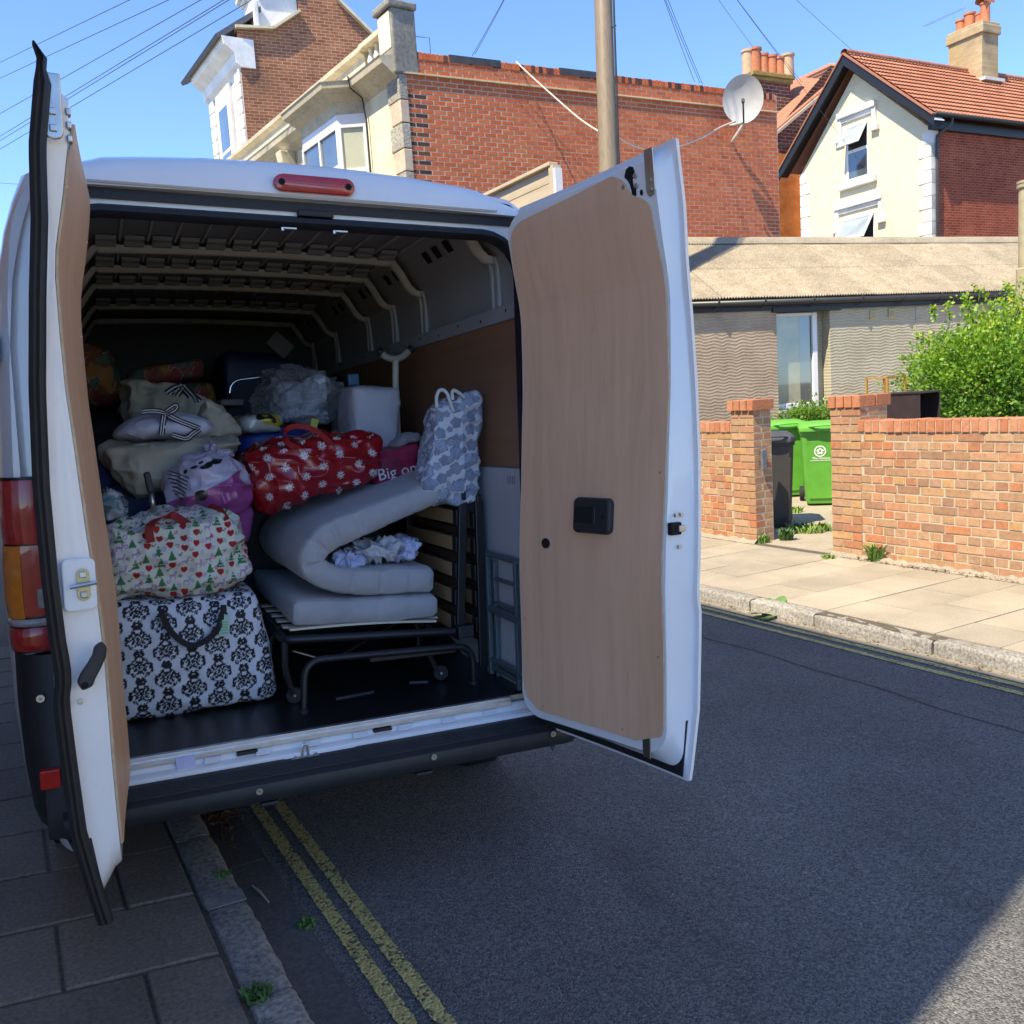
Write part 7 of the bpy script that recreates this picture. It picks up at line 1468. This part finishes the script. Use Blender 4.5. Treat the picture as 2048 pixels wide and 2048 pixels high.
def shrub(name,label,base,centre,rad,n,seed,leaf=.028,sprays=(),mat_=LEAFM):
    r=np.random.default_rng(seed); base=np.asarray(base,float); centre=np.asarray(centre,float); rad=np.asarray(rad,float); root=empty(name,label,'shrub',loc=base)
    stems=MB(); clumps=[]; nc=int(n/26)
    for k in range(nc):
        d=r.normal(size=3); d/=np.linalg.norm(d); rr_=(.30+.70*r.random()**.5)*(1+.16*float(vnoise(np.array([d*2.1]),1.0,seed)[0])+.10*r.normal()); p=centre+d*rad*rr_
        if p[2]<base[2]+.12: continue
        clumps.append((p,d,rr_))
    for k,(p,d,rr_) in enumerate(clumps):
        if k%6==0:
            m_=base+(centre-base)*.5+np.array([d[0]*rad[0]*.2,d[1]*rad[1]*.2,0]); stems.tube([base+np.array([d[0]*.1,d[1]*.1,0]),m_,centre+(p-centre)*.5,p],[.014,.010,.006,.003],5)
    for pts in sprays: stems.tube(pts,[.006]+[.004]*(len(pts)-2)+[.002],5)
    V=[];F=[];T=[]
    def leaf_at(p,d,sz,tint):
        t=d+r.normal(size=3)*.75; t/=np.linalg.norm(t); s_=np.cross(t,r.normal(size=3)); s_/=np.linalg.norm(s_)+1e-9; nn=np.cross(t,s_); i0=len(V)
        V.extend([p,p+t*sz*.45+s_*sz*.34+nn*sz*.06,p+t*sz,p+t*sz*.45-s_*sz*.34+nn*sz*.06]); F.append((i0,i0+1,i0+2)); F.append((i0,i0+2,i0+3)); T.extend([(tint,)*3]*4)
    for p,d,rr_ in clumps:
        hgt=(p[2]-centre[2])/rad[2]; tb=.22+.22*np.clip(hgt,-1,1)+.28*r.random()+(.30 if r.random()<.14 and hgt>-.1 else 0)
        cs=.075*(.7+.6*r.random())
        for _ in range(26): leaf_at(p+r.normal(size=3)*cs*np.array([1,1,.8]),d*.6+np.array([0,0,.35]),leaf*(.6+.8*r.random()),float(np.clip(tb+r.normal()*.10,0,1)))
    for pts in sprays:
        for a_,b_ in zip(pts[:-1],pts[1:]):
            for _ in range(26): t=r.random(); q=a_+(b_-a_)*t; leaf_at(q+r.normal(size=3)*.018,np.array(b_)-np.array(a_),leaf*(.7+.5*r.random()),float(np.clip(.62+r.normal()*.15,0,1)))
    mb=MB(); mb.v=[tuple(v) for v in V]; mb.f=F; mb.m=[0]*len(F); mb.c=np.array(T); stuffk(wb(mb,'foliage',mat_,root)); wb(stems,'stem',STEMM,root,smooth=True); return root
c0=at_depth(1985,755,10.6); gb=np.array([c0[0],c0[1],.096]); R0=10.6/1811
def ap(u,v,d=10.5): return at_depth(u,v,d)
spr=[[ap(1870,720),ap(1845,712),ap(1820,712),ap(1800,716)],[ap(1950,650),ap(1940,620),ap(1930,600),ap(1922,588)],[ap(1990,640),ap(1985,615),ap(1965,585),ap(1945,572)],[ap(2045,640),ap(2030,600),ap(2018,578),ap(2012,568)],[ap(1860,690),ap(1845,672),ap(1832,668)],[ap(1900,640),ap(1895,615),ap(1897,605)],[ap(1870,640),ap(1866,622),ap(1862,612)],[ap(1850,765),ap(1830,762),ap(1795,768)],[ap(1935,640),ap(1937,615),ap(1936,600)]]
shrub('shrub','big leafy yellow green shrub behind the right garden wall',gb,c0+np.array([0,0,-.05]),(.98,.75,.80),26000,5,.046,spr)
shrub('shrub','dark green shrub at the right edge behind the wall',ap(2110,900,11.2)*np.array([1,1,0])+np.array([0,0,.096]),ap(2100,700,11.2),(.75,.7,.85),6000,6,.040)
GRN=mat_leaf('rosemary_leaf',[(.06,.13,.02),(.16,.28,.04),(.30,.38,.06)])
q=at_depth(1620,835,13.4); shrub('shrub','feathery green plant showing over the green bin lids',np.array([q[0],q[1],.096]),q+np.array([.05,0,-.05]),(.48,.3,.26),2600,7,.05,[[at_depth(u,850,13.2),at_depth(u+4,830,13.2),at_depth(u+6,815,13.2)] for u in (1590,1600,1612,1625,1638,1650)],GRN)
grass_tuft('weed','green weeds in the shaded gateway behind the left pillar',on_z(1620,1062,.096),220,.09,.22,31,GREEN1,.009); grass_tuft('weed','small yellow green weed in front of the green bins',on_z(1590,1025,.096),60,.08,.08,32,GREEN1,.010); grass_tuft('weed','bushy weed at the inner foot of the left gate pillar',on_z(1572,1080,.096),80,.13,.06,33,GREEN2,.010)
